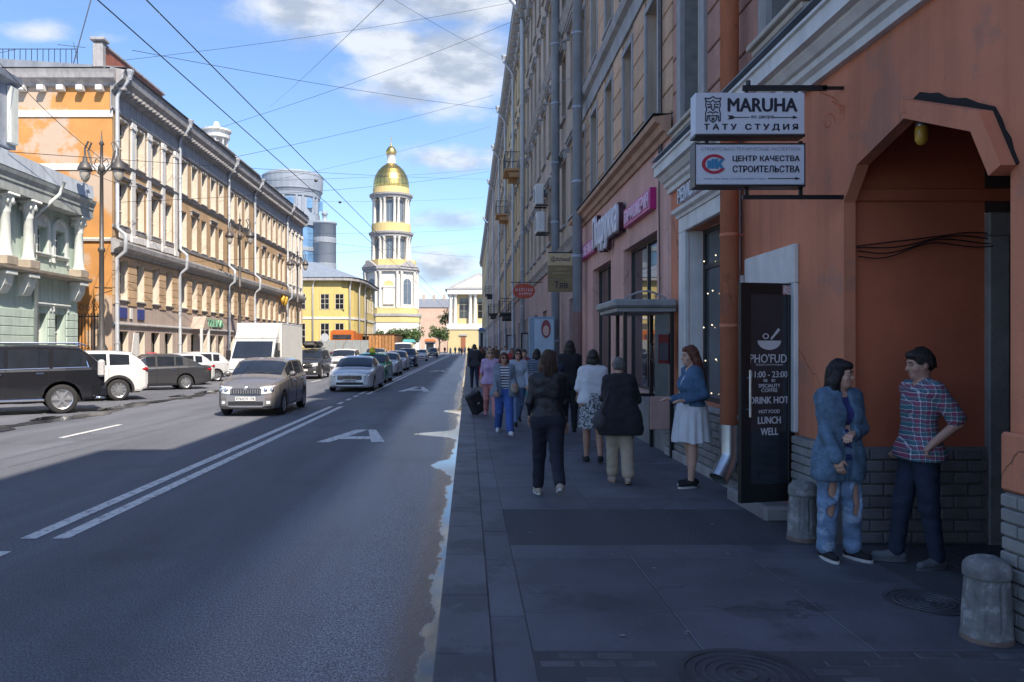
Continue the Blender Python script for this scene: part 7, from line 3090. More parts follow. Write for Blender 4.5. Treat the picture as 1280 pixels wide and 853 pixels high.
def person(label, loc, rz, H, pose, look, h=.0105, group=None, name='person'):
    """faces local -y; rz turns the facing (180 = away from the viewer)"""
    s = H / 1.70
    t = thing(name, label, 'person', loc, rad(rz), group)
    P = dict(lean=0, hipL=0, hipR=0, kneeL=0, kneeR=0, spread=.0, armL=(0, .09, 6, .05), armR=(0, .09, 6, .05), yaw=0, pitch=0, roll=0, female=True, girth=1.0, hunch=0, footyaw=(8, -8), side=0)
    P.update(pose)
    G = P['girth']
    lean = rad(P['lean'])
    hipz = .905 * s

    def T(x, y, z):     # trunk frame: lean forward (towards -y), sideways shift with height
        dz = z - hipz
        return np.array((x + P['side'] * dz, y * math.cos(lean) - dz * math.sin(lean), hipz + dz * math.cos(lean) - y * math.sin(lean) * .0))
    J = {}
    for sd_, nm in ((1, 'L'), (-1, 'R')):
        a, k = rad(P['hip' + nm]), rad(P['knee' + nm])
        b = math.atan(P['spread']) if True else 0
        hp = np.array((sd_ * .088 * s, 0, hipz))
        kn = hp + .43 * s * np.array((sd_ * math.sin(b), -math.sin(a), -math.cos(a) * math.cos(b)))
        a2 = a - k
        an = kn + .40 * s * np.array((sd_ * math.sin(b), -math.sin(a2), -math.cos(a2) * math.cos(b)))
        J['hip' + nm], J['kn' + nm], J['an' + nm] = hp, kn, an
        J['footp' + nm] = a2
    low = min(J['anL'][2], J['anR'][2])
    dzz = .075 * s - low
    sw_ = .165 * s if P['female'] else .19 * s
    for sd_, nm in ((1, 'L'), (-1, 'R')):
        f, ab, el, inw = P['arm' + nm][:4]
        f, el = rad(f), rad(el)
        sh = T(sd_ * sw_, .01 * s, 1.395 * s)
        d1 = np.array((sd_ * math.sin(ab), -math.sin(f) * math.cos(ab), -math.cos(f) * math.cos(ab)))
        e = sh + .285 * s * d1
        f2 = f + el
        d2 = np.array((sd_ * math.sin(-inw), -math.sin(f2) * math.cos(inw), -math.cos(f2) * math.cos(inw)))
        w_ = e + .245 * s * d2
        J['sh' + nm], J['el' + nm], J['wr' + nm], J['hd' + nm] = sh, e, w_, d2
    off = np.array((0, 0, dzz))
    for k in list(J):
        if isinstance(J[k], np.ndarray) and not k.startswith('hd'):
            J[k] = J[k] + off
    T0 = T
    T = lambda x, y, z: T0(x, y, z) + off
    hunch = P['hunch']
    nb = T(0, .01 * s, 1.43 * s)
    hc = T(0, -.02 * s - hunch * .06, 1.585 * s - hunch * .02)
    yaw, pit, rol = rad(P['yaw']), rad(P['pitch']), rad(P['roll'])
    Rh = np.array(Matrix.Rotation(yaw, 3, 'Z') @ Matrix.Rotation(pit, 3, 'X') @ Matrix.Rotation(rol, 3, 'Y'))
    HD = lambda x, y, z: hc + Rh @ (np.array((x, y, z)) * s)
    fem = P['female']

    def trunk(F, i, z0=0, top=True, flare=0):
        wd = (.098 if fem else .085) * s * G
        if z0 < 1.02:
            F.cone(T(-wd, .012 * s, .93 * s), T(wd, .012 * s, .93 * s), .098 * s * (.5 + .5 * G) + i + flare, k=.07)
        F.cone(T(-.055 * s * G, 0, 1.08 * s), T(.055 * s * G, 0, 1.08 * s), .088 * s * G + i + flare * .6, k=.09)
        F.cone(T(-.075 * s * G, -.0 * s, 1.24 * s), T(.075 * s * G, -.0, 1.24 * s), .092 * s * G + i, k=.09)
        F.cone(T(-.078 * s, .012 * s, 1.35 * s), T(.078 * s, .012 * s, 1.35 * s), .080 * s + i, k=.07)
        if fem:
            for q in (-1, 1):
                F.ell(T(q * .068 * s, -.075 * s * G, 1.245 * s), np.array((.062, .055, .06)) * s + i * .8, k=.05)
        F.cone(T(-sw_ * .86, .012 * s, 1.40 * s), T(sw_ * .86, .012 * s, 1.40 * s), .047 * s + i * .9, k=.05)
        F.cone(T(-.05 * s, .014 * s, 1.435 * s), T(.05 * s, .014 * s, 1.435 * s), .03 * s + i * .6, k=.06)

    def arm(F, nm, i, frac=1.0, cuff=0):
        sh, e, w_ = J['sh' + nm], J['el' + nm], J['wr' + nm]
        m = 1.0 if fem else 1.2
        if frac > .55:
            F.cone(sh, e, .043 * s * m + i, .034 * s * m + i, k=.035)
            q = (frac - .5) / .5
            F.cone(e, e + (w_ - e) * q, .034 * s * m + i, .025 * s * m + i + cuff, k=.025)
        else:
            F.cone(sh, sh + (e - sh) * (frac / .5), .043 * s * m + i, .038 * s * m + i + cuff, k=.035)

    def legs(F, i, frac=1.0, wide=0, nms='LR', knee_i=None):
        for nm in nms:
            a, b, c_ = J['hip' + nm], J['kn' + nm], J['an' + nm]
            F.cone(a + np.array((0, .01, -.02)), b, (.080 * s + .006 * fem) * (.6 + .4 * G) + i, .054 * s + i + wide * .4, k=.05)
            d = (c_ - b)
            F.cone(b, b + d * min(1, frac), .053 * s + i + wide * .4, (.036 * s if frac > .6 else .05 * s) + i + wide, k=.03)
            if wide == 0 and i < .012:
                F.cone(b + d * .2 + np.array((0, .018 * s, 0)), b + d * .5 + np.array((0, .012 * s, 0)), .042 * s + i, .036 * s + i, k=.04)

    # ---- body
    B = Field()
    trunk(B, 0)
    legs(B, 0)
    for nm in 'LR':
        arm(B, nm, 0)
        a = J['an' + nm]
        fy = rad(P['footyaw'][0 if nm == 'L' else 1])
        fd = np.array((math.sin(fy), -math.cos(fy), 0))
        fp = J['footp' + nm]
        tip = np.array((fd[0], fd[1], -max(0, -fp) * .55 - .25))
        J['toe' + nm] = a + tip / np.linalg.norm(tip) * .15 * s
        J['heel' + nm] = a + np.array((-fd[0] * .045 * s, -fd[1] * .045 * s, -.035 * s + max(0, -fp) * .02))
        B.cone(J['heel' + nm], J['toe' + nm], .032 * s, .024 * s, k=.03)
    B.cone(nb, hc + Rh @ np.array((0, .018 * s, -.06 * s)), .053 * s, .048 * s, k=.03)
    ls = [max(.006, q) for q in (0,)]
    B.ell(HD(0, .012, .025), np.array((.073, .092, .098)) * s, k=.02, R=Rh)
    B.ell(HD(0, -.018, -.045), np.array((.058, .066, .068)) * s, k=.03, R=Rh)
    B.ell(HD(0, -.058, -.082), np.array((.030, .026, .024)) * s, k=.03, R=Rh)           # chin
    if h < .02:
        B.cone(HD(0, -.082, .015), HD(0, -.100, -.022), .010 * s, .015 * s, k=.012)     # nose
        B.cone(HD(-.035, -.072, .030), HD(.035, -.072, .030), .012 * s, k=.02)          # brow
        for q in (-1, 1):
            B.ell(HD(q * .032, -.086, .010), np.array((.017, .014, .012)) * s, k=.015, op='s', R=Rh)
            B.ell(HD(q * .073, .012, -.008), np.array((.010, .022, .034)) * s, k=.008, R=Rh)
            B.ell(HD(q * .042, -.055, -.025), np.array((.022, .022, .022)) * s, k=.02, R=Rh)
        B.cone(HD(-.016, -.080, -.055), HD(.016, -.080, -.055), .009 * s, k=.012)      # lips
    parts = []
    hands = []
    for nm, sd_ in (('L', 1), ('R', -1)):
        w_, d = J['wr' + nm], J['hd' + nm]
        hp = P.get('hand' + nm)
        if hp is not None:
            d = np.array(hp, float)
            d /= np.linalg.norm(d)
        side = np.cross(d, np.array((0, 0, 1.0)))
        if np.linalg.norm(side) < .25:
            side = np.array((0, -1.0, 0)) - d * (-d[1])
        ref = P.get('palm' + nm)
        if ref is not None:
            side = np.array(ref, float)
        side = side - d * (side @ d)
        side /= np.linalg.norm(side)
        pn = np.cross(side, d)
        if pn @ np.array((-sd_, 0, -.3)) < 0:
            pn = -pn
        F = B if h >= .02 else Field()
        F.cone(w_ - d * .03, w_ + d * .02 * s, .024 * s, .022 * s, k=.02)
        for q in (-1, 0, 1):
            F.cone(w_ + side * q * .018 * s + d * .02 * s, w_ + side * q * .026 * s + d * .075 * s, .016 * s, .013 * s, k=.015)
        if h < .02:
            curl = P.get('curl' + nm, .5)
            for q, ln in ((-1.5, .058), (-.5, .070), (.5, .074), (1.5, .066)):
                b0 = w_ + side * q * .0185 * s + d * .078 * s
                d1 = d * math.cos(curl) + pn * math.sin(curl)
                d2 = d * math.cos(curl * 2.1) + pn * math.sin(curl * 2.1)
                b1 = b0 + d1 * ln * .52 * s
                b2 = b1 + d2 * ln * .48 * s
                F.cone(b0 - d * .012, b1, .0092 * s, .0085 * s, k=.004)
                F.cone(b1, b2, .0085 * s, .0070 * s, k=.004)
            th = side * 1.0 * (1 if P.get('thumb' + nm, 1) > 0 else -1)
            t0 = w_ + d * .025 * s + th * .02 * s
            t1 = t0 + (d * .55 + th * .6 + pn * .35) * .045 * s
            F.cone(t0, t1, .013 * s, .0105 * s, k=.012)
            F.cone(t1, t1 + (d * .8 + th * .15 + pn * .4) * .032 * s, .0105 * s, .008 * s, k=.005)
            parts.append(F.mesh(.0048))
        J['hand' + nm] = w_ + d * .08 * s
    parts.insert(0, B.mesh(h))
    link('body', np_mesh('body', parts, look.get('skin', SK1)), t)
    # ---- face
    if h < .02:
        e, d_, l_ = MB(), MB(), MB()
        for q in (-1, 1):
            if not look.get('shades'):
                e.ball(HD(q * .032, -.0765, .010), (.0115 * s, .010 * s, .0055 * s), 10, 6)
                d_.ball(HD(q * .032, -.0845, .010), (.0058 * s, .004 * s, .0062 * s), 8, 5)
            d_.tube([HD(q * .050, -.076, .034), HD(q * .034, -.0885, .037), HD(q * .016, -.088, .033)], .0035 * s, 5)
        l_.ball(HD(0, -.0885, -.051), (.020 * s, .005 * s, .0045 * s), 10, 5)
        l_.ball(HD(0, -.0875, -.058), (.017 * s, .005 * s, .005 * s), 10, 5)
        if e.f:
            e.build('eyes', M_EYEW, t, True)
        d_.build('brows_and_irises', look.get('brow', M_EYED), t, True)
        l_.build('mouth', M_LIP, t, True)
    if look.get('shades'):
        g_ = MB()
        for q in (-1, 1):
            vs_ = [HD(q * .032 + .026 * math.cos(a), -.094 + abs(.4 * math.cos(a)) * .01, .012 + .019 * math.sin(a)) for a in [2 * PI * i / 12 for i in range(12)]]
            vb_ = [v + Rh @ np.array((0, .006, 0)) for v in vs_]
            n = 12
            g_.add(vs_ + vb_, [tuple(range(n)), tuple(range(2 * n - 1, n - 1, -1))] + [(i, (i + 1) % n, n + (i + 1) % n, n + i) for i in range(n)])
            g_.tube([HD(q * .058, -.09, .016), HD(q * .078, .01, .012)], .003, 5)
        g_.tube([HD(-.01, -.097, .016), HD(.01, -.097, .016)], .003, 5)
        g_.build('sunglasses', M_BLACK, t)
    # ---- hair
    hs_ = look.get('hair', ('short', None))
    if hs_[0]:
        F = Field()
        st_ = hs_[0]
        kk = .012
        F.ell(HD(0, .020, .036), np.array((.082, .094, .100)) * s, k=.02, R=Rh)
        F.ell(HD(0, -.045, .088), np.array((.060, .045, .032)) * s, k=.03, R=Rh)
        lenh = 0
        if st_ == 'short':
            F.ell(HD(0, .055, -.005), np.array((.070, .052, .060)) * s, k=.03, R=Rh)
            F.ell(HD(0, -.108, -.028), np.array((.078, .088, .085)) * s, k=.01, op='s', R=Rh)
            for q in (-1, 1):
                F.ell(HD(q * .085, -.02, -.04), np.array((.03, .06, .05)) * s, k=.01, op='s', R=Rh)
        else:
            lenh = {'bob': .14, 'long': .30, 'mid': .20, 'bun': .03}[st_] * s
            base = HD(0, .05, -.01)
            dn = np.array((0, .0, -1.0))
            for q in (-1.25, -.75, -.25, .25, .75, 1.25):
                p0 = HD(q * .048, .058 - .030 * abs(q) ** 1.6, .01)
                p1 = HD(q * .060, (.088 if st_ == 'long' else .070) - .030 * abs(q) ** 1.6, -.06)
                back = np.array((0, .075 * s, 0)) if st_ == 'long' else np.array((0, .01, 0))
                p2 = p1 + dn * lenh * (1 - .06 * abs(q)) + back + np.array((q * .010 * s, 0, 0))
                F.cone(p0, p1, .034 * s, .036 * s, k=.03)
                if lenh > .05:
                    F.cone(p1, p2, .035 * s, .022 * s, k=.022)
            if st_ == 'bun':
                F.ell(HD(0, .105, .03), np.array((.04, .035, .04)) * s, k=.01)
            F.ell(HD(0, -.106, -.035), np.array((.066, .088, .102)) * s, k=.012, op='s', R=Rh)
        parts = [F.mesh(h * .8, wr=.0022 if h < .02 else 0, wf=40)]
        if h < .012 and st_ != 'bun':
            rs = random.Random(int(H * 1000))
            g_ = MB()
            for q in range(110 if lenh > .05 else 60):
                a = rs.uniform(-2.1, 2.1)
                ca, sa = math.cos(a), math.sin(a)
                k_ = rs.uniform(.97, 1.045)
                z2 = rs.uniform(-.03, .01)
                pts = [HD(.02 * sa, .02 + .03 * ca, .137), HD(.055 * sa * k_, .02 + .066 * ca * k_, .105), HD(.083 * sa * k_, .02 + .096 * ca * k_, .045), HD(.085 * sa * k_, .022 + .098 * ca * k_, z2)]
                if lenh > .05:
                    e_ = HD(.078 * sa * k_, .026 + .092 * ca * k_, -.07) + np.array((0, .03 if st_ == 'long' else 0, 0))
                    pts += [e_, e_ + np.array((rs.gauss(0, .012), rs.gauss(.0, .012) + (.05 * max(0, ca) if st_ == 'long' else 0), -lenh * rs.uniform(.7, 1.08)))]
                else:
                    pts[-1] = HD(.080 * sa, .03 + .088 * ca, z2 - .02)
                g_.tube(pts, [.004] * (len(pts) - 1) + [.0012], 4, caps=False)
            parts.append((np.array(g_.v), np.array(g_.f)))
        link('hair', np_mesh('hair', parts, hs_[1]), t)
    # ---- garments
    for gi, gm in enumerate(look.get('wear', ())):
        kind, nm_, m = gm['k'], gm['n'], gm['m']
        i = gm.get('i', .014)
        F = Field()
        cut = []
        wr = gm.get('wr', .0025) if h < .02 else 0
        if kind == 'top':
            hem = gm.get('hem', .93) * s + off[2]
            trunk(F, i, gm.get('hem', .93), flare=gm.get('flare', 0))
            if gm.get('hem', .93) < .90:
                w0 = (.10 * G + gm.get('flare', 0)) * s
                F.cone(T(-w0, .01, gm['hem'] * s + .05), T(w0, .01, gm['hem'] * s + .05), .112 * s + i + gm.get('flare', 0), k=.06)
                F.cone(T(-w0 * .95, .01, .84 * s), T(w0 * .95, .01, .84 * s), .108 * s + i + gm.get('flare', 0), k=.06)
            cut.append((2, hem - P['lean'] * .0, 1))
            sl_ = gm.get('sleeve', 1.0)
            for a_ in 'LR':
                arm(F, a_, i * .75, sl_, gm.get('cuff', .0))
            F.cone(nb + np.array((0, -.015, .01)), nb + np.array((0, -.05, .10)), gm.get('neck', .056) * s, .075 * s, k=.008, op='s')
            if gm.get('collar'):
                for q in range(10):
                    a0, a1 = -PI * .30 + 1.6 * PI * q / 10, -PI * .30 + 1.6 * PI * (q + 1) / 10
                    rr_ = .062 * s
                    F.cone(nb + np.array((rr_ * math.cos(a0), rr_ * math.sin(a0) * .95, .012 + .012 * math.sin(a0))), nb + np.array((rr_ * math.cos(a1), rr_ * math.sin(a1) * .95, .012 + .012 * math.sin(a1))), .016 * s, k=.01)
            if gm.get('open'):
                o_ = gm['open']
                F.cone(T(0, -.16 * s, (gm.get('hem', .93) - .1) * s), T(0, -.16 * s, 1.43 * s), o_ * s, (o_ + .012) * s, k=.006, op='s', sq=.22)
        elif kind == 'trousers':
            F.cone(T0(-.095 * s * G, .012, .93 * s) + off, T0(.095 * s * G, .012, .93 * s) + off, .099 * s * (.5 + .5 * G) + i, k=.06)
            F.cone(J['hipL'] + np.array((-.03, .005, .0)), J['hipR'] + np.array((.03, .005, 0)), .085 * s + i, k=.06)
            legs(F, i, gm.get('len', .97), gm.get('wide', .0) * s)
            for (nm2, tt, rr_, yy_) in gm.get('holes', ()):
                a, b, c_ = J['hip' + nm2], J['kn' + nm2], J['an' + nm2]
                q = a + (b - a) * tt if tt <= 1 else b + (c_ - b) * (tt - 1)
                F.ell(q + np.array((yy_, -.085 * s, 0)), np.array((rr_[0], .06, rr_[1])) * s, k=.006, op='s')
            top_ = gm.get('top', 1.04) * s
            cut.append((2, top_ + off[2], -1))
        elif kind == 'shoes':
            for a_ in 'LR':
                he, to = J['heel' + a_], J['toe' + a_]
                F.cone(he, to, .040 * s, .032 * s, k=.03)
                F.cone(J['an' + a_] + np.array((0, .0, -.005)), he * .5 + to * .5, .040 * s, .034 * s, k=.03)
            sole = MB()
            for a_ in 'LR':
                he, to = J['heel' + a_], J['toe' + a_]
                ax_ = (to - he)
                ax_ /= np.linalg.norm(ax_)
                sd2 = np.cross(ax_, (0, 0, 1))
                sd2 /= np.linalg.norm(sd2)
                up_ = np.cross(sd2, ax_)
                pts = []
                for q in range(16):
                    an_ = 2 * PI * q / 16
                    L_ = np.linalg.norm(to - he) / 2 + .043 * s
                    pts.append((he + to) / 2 + ax_ * L_ * math.cos(an_) + sd2 * .044 * s * math.sin(an_) * (1 - .12 * math.cos(an_ + PI)))
                b_, t_ = [p - up_ * .042 * s for p in pts], [p - up_ * .016 * s for p in pts]
                n = 16
                sole.add(b_ + t_, [tuple(range(n)), tuple(range(2 * n - 1, n - 1, -1))] + [(q, (q + 1) % n, n + (q + 1) % n, n + q) for q in range(n)])
            ms = gm.get('sole')
            if ms is not None and h < .03:
                sole.build('shoe_soles', ms, t)
        elif kind == 'skirt':
            z1, z0 = gm.get('top', 1.06) * s + off[2], gm.get('hem', .55) * s + off[2]
            n, mrow = 72, 14
            g_ = MB()
            vs, fs = [], []
            for r_ in range(mrow + 1):
                q = r_ / mrow
                z = z1 + (z0 - z1) * q
                rx = (gm.get('rx0', .152) + (gm.get('rx1', .23) - gm.get('rx0', .152)) * q ** .5) * s
                ry = (gm.get('ry0', .128) + (gm.get('ry1', .19) - gm.get('ry0', .128)) * q ** .5) * s
                for k in range(n):
                    a = 2 * PI * k / n
                    fold = gm.get('fold', .018) * q * (math.sin(11 * a + 1.5 * math.sin(3 * a)) + .5 * math.sin(17 * a + 1))
                    cx_ = T(0, .005, z - off[2])
                    vs.append((cx_[0] + (rx + fold) * math.cos(a), .01 - math.sin(lean) * max(0, z - hipz) + (ry + fold) * math.sin(a), z + .012 * math.sin(5 * a) * q))
            for r_ in range(mrow):
                for k in range(n):
                    fs.append((r_ * n + k, r_ * n + (k + 1) % n, (r_ + 1) * n + (k + 1) % n, (r_ + 1) * n + k))
            g_.add(vs, fs)
            g_.build(nm_, m, t, True)
            continue
        elif kind == 'bag':
            c_ = np.array(gm['c']) * s + off * .5
            r_ = np.array(gm['r']) * s
            F.ell(c_, r_, k=.01)
            F.cone(c_ + np.array((0, -r_[1] * .5, -r_[2] * .4)), c_ + np.array((0, r_[1] * .5, -r_[2] * .4)), r_[0] * .95, k=.04)
            o_ = link(nm_, np_mesh(nm_, [F.mesh(h, wr=wr)], m), t)
            if gm.get('strap') is not None:
                g_ = MB()
                g_.tube([c_ + np.array((0, -r_[1] * .7, r_[2] * .6)), *[np.array(q) * s for q in gm['strap']], c_ + np.array((0, r_[1] * .7, r_[2] * .6))], .010, 6)
                g_.build('strap', m, o_, True)
            continue
        me_ = np_mesh(nm_, [F.mesh(h, wr=wr, cut=cut, seed=gi + H * 10)], m)
        link(nm_, me_, t)
    return t, J


WALK = dict(hipL=24, kneeL=6, hipR=-14, kneeR=22, armL=(-16, .1, 10, .03), armR=(20, .1, 18, .03))
WALK2 = dict(hipR=22, kneeR=5, hipL=-15, kneeL=28, armR=(-14, .1, 10, .03), armL=(18, .1, 16, .03))
ZG = .122
H_BROWN, H_DARK, H_AUB, H_GREY, H_BLACK = hairmat('brown', (0.055, 0.028, 0.016)), hairmat('dark', (0.018, 0.012, 0.010)), hairmat('auburn', (0.12, 0.035, 0.018)), hairmat('grey', (0.13, 0.12, 0.115)), hairmat('black', (0.008, 0.007, 0.008))
C_BLK = cloth('black', (0.012, 0.012, 0.016))
C_LEATHER = mat('cloth_leather', (0.009, 0.010, 0.014), .45, .2, 12, .012, 18)
C_NAVY = cloth('navy_black', (0.012, 0.014, 0.026))
C_WHITE = cloth('white', (0.58, 0.58, 0.60), .06)
C_BEIGE = cloth('beige', (0.38, 0.31, 0.23))
C_DENIM = cloth('denim', (0.055, 0.115, 0.205), .45, 7, fine=.25)
C_DENIML = cloth('denim_light', (0.085, 0.145, 0.215), .45, 9, fine=.3, patch=((0.15, 0.22, 0.30), 14, .58, .35))
C_DENIMP = cloth('denim_pale', (0.13, 0.20, 0.31), .45, 9, fine=.3, patch=((0.34, 0.42, 0.52), 8, .55, .6))
C_JEAN = cloth('jeans_dark', (0.014, 0.022, 0.045), .35, 6, fine=.2)
C_BLUEJ = cloth('blue_trousers', (0.045, 0.10, 0.32), .15, 5)
C_GREYC = cloth('grey_cardigan', (0.17, 0.20, 0.25), .1, 8)
C_SOLEW = mat('sole_white', (0.5, 0.48, 0.46), .6, .1, 20)
C_SOLET = mat('sole_tan', (0.33, 0.22, 0.14), .7, .1, 20)
C_SHOEB = cloth('shoe_black', (0.012, 0.012, 0.014))
C_SHOEG = cloth('shoe_grey', (0.10, 0.11, 0.12))
C_SHOEBG = cloth('shoe_beige', (0.36, 0.29, 0.23))
C_SHIRTB = cloth('shirt_blue', (0.035, 0.04, 0.16))


def near(Y, x, y=None):
    return ((x - 585) * Y / 960, Y, ZG)


# the woman in the leather jacket, walking away
person('brown haired woman in black leather jacket and loose dark trousers walking away mid pavement', near(8.55, 685), 180, 1.67,
       dict(hipL=20, kneeL=4, hipR=-13, kneeR=42, armL=(-4, .16, 52, .10), armR=(10, .13, 12, .0), girth=.98, footyaw=(6, -6)),
       dict(skin=SK2, hair=('bob', H_BROWN), wear=[dict(k='top', n='leather_jacket', m=C_LEATHER, hem=.96, i=.013, flare=.006, wr=.004), dict(k='trousers', n='trousers', m=C_NAVY, i=.016, wide=.012, wr=.003, len=.90),
                                                   dict(k='shoes', n='shoes', m=C_SHOEBG, sole=C_SOLEW)]))
# woman in white blouse
person('woman in white blouse and speckled grey skirt walking away, dark hair pinned up', near(11.2, 741), 180, 1.63,
       dict(hipL=6, kneeL=4, hipR=-5, kneeR=14, armL=(5, .17, 55, .1), armR=(2, .14, 25, .0), girth=1.12),
       dict(skin=SK3, hair=('bun', H_DARK), wear=[dict(k='top', n='blouse', m=C_WHITE, hem=.90, i=.020, sleeve=.48, cuff=.012, flare=.01, wr=.003),
                                                  dict(k='skirt', n='skirt', m=speckled('speckled', (0.05, 0.055, 0.065), (0.42, 0.42, 0.43), 38), hem=.53, rx1=.215, ry1=.185, fold=.008),
                                                  dict(k='shoes', n='shoes', m=C_SHOEB), dict(k='bag', n='handbag', m=C_BEIGE, c=(-.26, -.1, .74), r=(.05, .11, .1))]))
# elderly woman in black coat
person('grey haired stooped woman in long black cardigan and beige trousers with a shoulder bag', near(9.5, 775), 176, 1.56,
       dict(lean=9, hunch=.8, hipL=10, kneeL=8, hipR=-4, kneeR=14, armL=(20, .12, 60, .18), armR=(10, .30, 70, .30), girth=1.16, pitch=16),
       dict(skin=SK2, hair=('short', H_GREY), wear=[dict(k='top', n='black_cardigan', m=C_BLK, hem=.66, i=.024, flare=.025, wr=.004), dict(k='trousers', n='trousers', m=C_BEIGE, i=.018, wide=.026, wr=.004, len=.86),
                                                    dict(k='shoes', n='shoes', m=C_SHOEBG, sole=C_SOLET), dict(k='bag', n='shoulder_bag', m=cloth('bag_grey', (0.05, 0.05, 0.055)), c=(.27, .04, .86), r=(.09, .17, .13), strap=[(.13, -.14, 1.30), (.07, -.02, 1.46)])]))
# girl with a white skirt
person('girl with long auburn hair in short denim jacket and white skirt by the wall', near(9.25, 864), -82, 1.68,
       dict(armL=(-14, .14, 88, .16), armR=(-8, .12, 84, .14), hipL=3, hipR=-2, kneeR=3, pitch=4, footyaw=(14, -10), girth=1.02, curlL=.3, curlR=.3, handL=(0, -1, .05), handR=(0, -1, .05)),
       dict(skin=SK1, hair=('long', H_AUB), wear=[dict(k='top', n='denim_jacket', m=C_DENIM, hem=.985, i=.020, open=.012, flare=.01, wr=.0035, neck=.06), dict(k='top', n='shirt', m=C_WHITE, hem=.90, i=.007, sleeve=.2),
                                                  dict(k='skirt', n='skirt', m=C_WHITE, hem=.555, top=1.05, rx0=.165, ry0=.15, rx1=.235, ry1=.235, fold=.016),
                                                  dict(k='shoes', n='shoes', m=C_SHOEB, sole=C_SOLEW)]))
# denim woman with ripped jeans
pt_, J = person('young dark haired woman in oversized denim jacket and ripped jeans by the archway', near(6.1, 1049), 14, 1.565,
                dict(armL=(6, .16, 72, 1.0), armR=(10, .03, 16, .10), hipL=4, hipR=-2, kneeL=5, yaw=38, pitch=6, spread=.03, curlR=.35, curlL=.5, footyaw=(16, -8), handR=(.15, -.25, -1), palmR=(.5, -1, 0)),
                dict(skin=SK1, hair=('mid', H_BLACK), wear=[dict(k='top', n='denim_jacket', m=C_DENIML, hem=.68, i=.024, open=.030, flare=.002, wr=.003, collar=True, cuff=.010), dict(k='top', n='tee', m=C_SHIRTB, hem=.86, i=.003, sleeve=.08),
                                                            dict(k='trousers', n='ripped_jeans', m=C_DENIMP, i=.020, wide=.018, len=.93, wr=.003,
                                                                 holes=[('R', .70, (.052, .085), -.005), ('R', 1.14, (.060, .06), 0), ('L', .82, (.052, .11), .01), ('L', 1.08, (.045, .08), .005)]),
                                                            dict(k='shoes', n='shoes', m=C_SHOEB, sole=C_SOLEW)]))
# plaid man
person('young man in plaid short sleeved shirt and dark jeans inside the archway', near(5.92, 1147), -90, 1.66,
       dict(female=False, lean=-3, hipL=-4, kneeL=5, hipR=9, kneeR=2, spread=.02, armL=(-30, .16, 78, .10), armR=(-14, .20, 40, .1), yaw=-6, pitch=10, girth=.98, curlL=.9, curlR=.9, footyaw=(10, -18)),
       dict(skin=SK2, hair=('short', H_DARK), wear=[dict(k='top', n='plaid_shirt', m=plaid(), hem=.84, i=.014, sleeve=.44, cuff=.012, wr=.003, collar=True), dict(k='trousers', n='jeans', m=C_JEAN, i=.016, wr=.003, wide=.004),
                                                    dict(k='shoes', n='shoes', m=C_SHOEG, sole=C_SHOEG)]))
MID = .0155
person('tall dark haired woman all in black, back turned, near the slate blue pipe', near(15.2, 712), 180, 1.80, dict(armL=(4, .1, 12, .0)),
       dict(skin=SK2, hair=('mid', H_DARK), wear=[dict(k='top', n='black_top', m=C_BLK, hem=.9, i=.018), dict(k='trousers', n='trousers', m=C_BLK, i=.016), dict(k='shoes', n='shoes', m=C_SHOEB)]), MID)
person('red haired woman in sunglasses, striped top, grey cardigan and bright blue trousers', near(15.0, 630), 4, 1.62,
       {**WALK, 'armL': (10, .15, 70, .1), 'girth': 1.12},
       dict(skin=SK3, shades=True, hair=('bob', hairmat('copper', (0.10, 0.025, 0.02))), wear=[dict(k='top', n='striped_top', m=striped('breton', (0.55, 0.55, 0.56), (0.02, 0.025, 0.06), .052, .45), hem=.92, i=.012, sleeve=.35),
                                                                      dict(k='top', n='cardigan', m=C_GREYC, hem=.80, i=.024, open=.075, flare=.02, wr=.003), dict(k='trousers', n='trousers', m=C_BLUEJ, i=.020, wide=.022),
                                                                      dict(k='shoes', n='shoes', m=C_WHITE, sole=C_SOLEW), dict(k='bag', n='pale_bag', m=C_BEIGE, c=(.2, -.16, .98), r=(.08, .08, .12))]), MID)
person('dark haired woman in pale jacket and light jeans carrying a turquoise bag', near(16.6, 647), 6, 1.68, WALK2,
       dict(skin=SK2, shades=True, hair=('bob', H_BLACK), wear=[dict(k='top', n='pale_jacket', m=cloth('pale_blue', (0.32, 0.36, 0.42)), hem=.86, i=.022), dict(k='trousers', n='jeans', m=cloth('jeans_light', (0.13, 0.19, 0.32)), i=.014),
                                                  dict(k='shoes', n='shoes', m=C_SHOEB), dict(k='bag', n='turquoise_bag', m=cloth('turquoise', (0.03, 0.24, 0.27)), c=(.26, -.08, .74), r=(.1, .1, .15))]), MID)
pk, JK = person('blonde woman in a lilac top and pink trousers pulling a black suitcase', near(18.6, 613), 2, 1.69, {**WALK, 'armR': (-22, .14, 4, -.05)},
       dict(skin=SK1, shades=True, hair=('mid', hairmat('blonde', (0.32, 0.22, 0.12))), wear=[dict(k='top', n='lilac_top', m=cloth('lilac', (0.42, 0.30, 0.46)), hem=.84, i=.016, sleeve=.5), dict(k='trousers', n='trousers', m=cloth('salmon', (0.50, 0.20, 0.19)), i=.016, wide=.01),
                                                  dict(k='shoes', n='shoes', m=cloth('shoe_pink', (0.5, 0.22, 0.26)))]), MID)
sx_, sy_ = (601.5 - 585) * 19.2 / 960, 19.2
sc_ = thing('suitcase', 'small black wheeled suitcase tilted behind the woman in pink', 'suitcase', (sx_, sy_, ZG), rad(25))
g = MB()
tilt = Matrix.Rotation(rad(-26), 4, 'Y')


def tb(x0, x1, y0, y1, z0, z1, c=.02):
    g = MB()
    g.box(x0, x1, y0, y1, z0, z1, c=c)
    g.v = [tuple(tilt @ Vector(p)) for p in g.v]
    return g


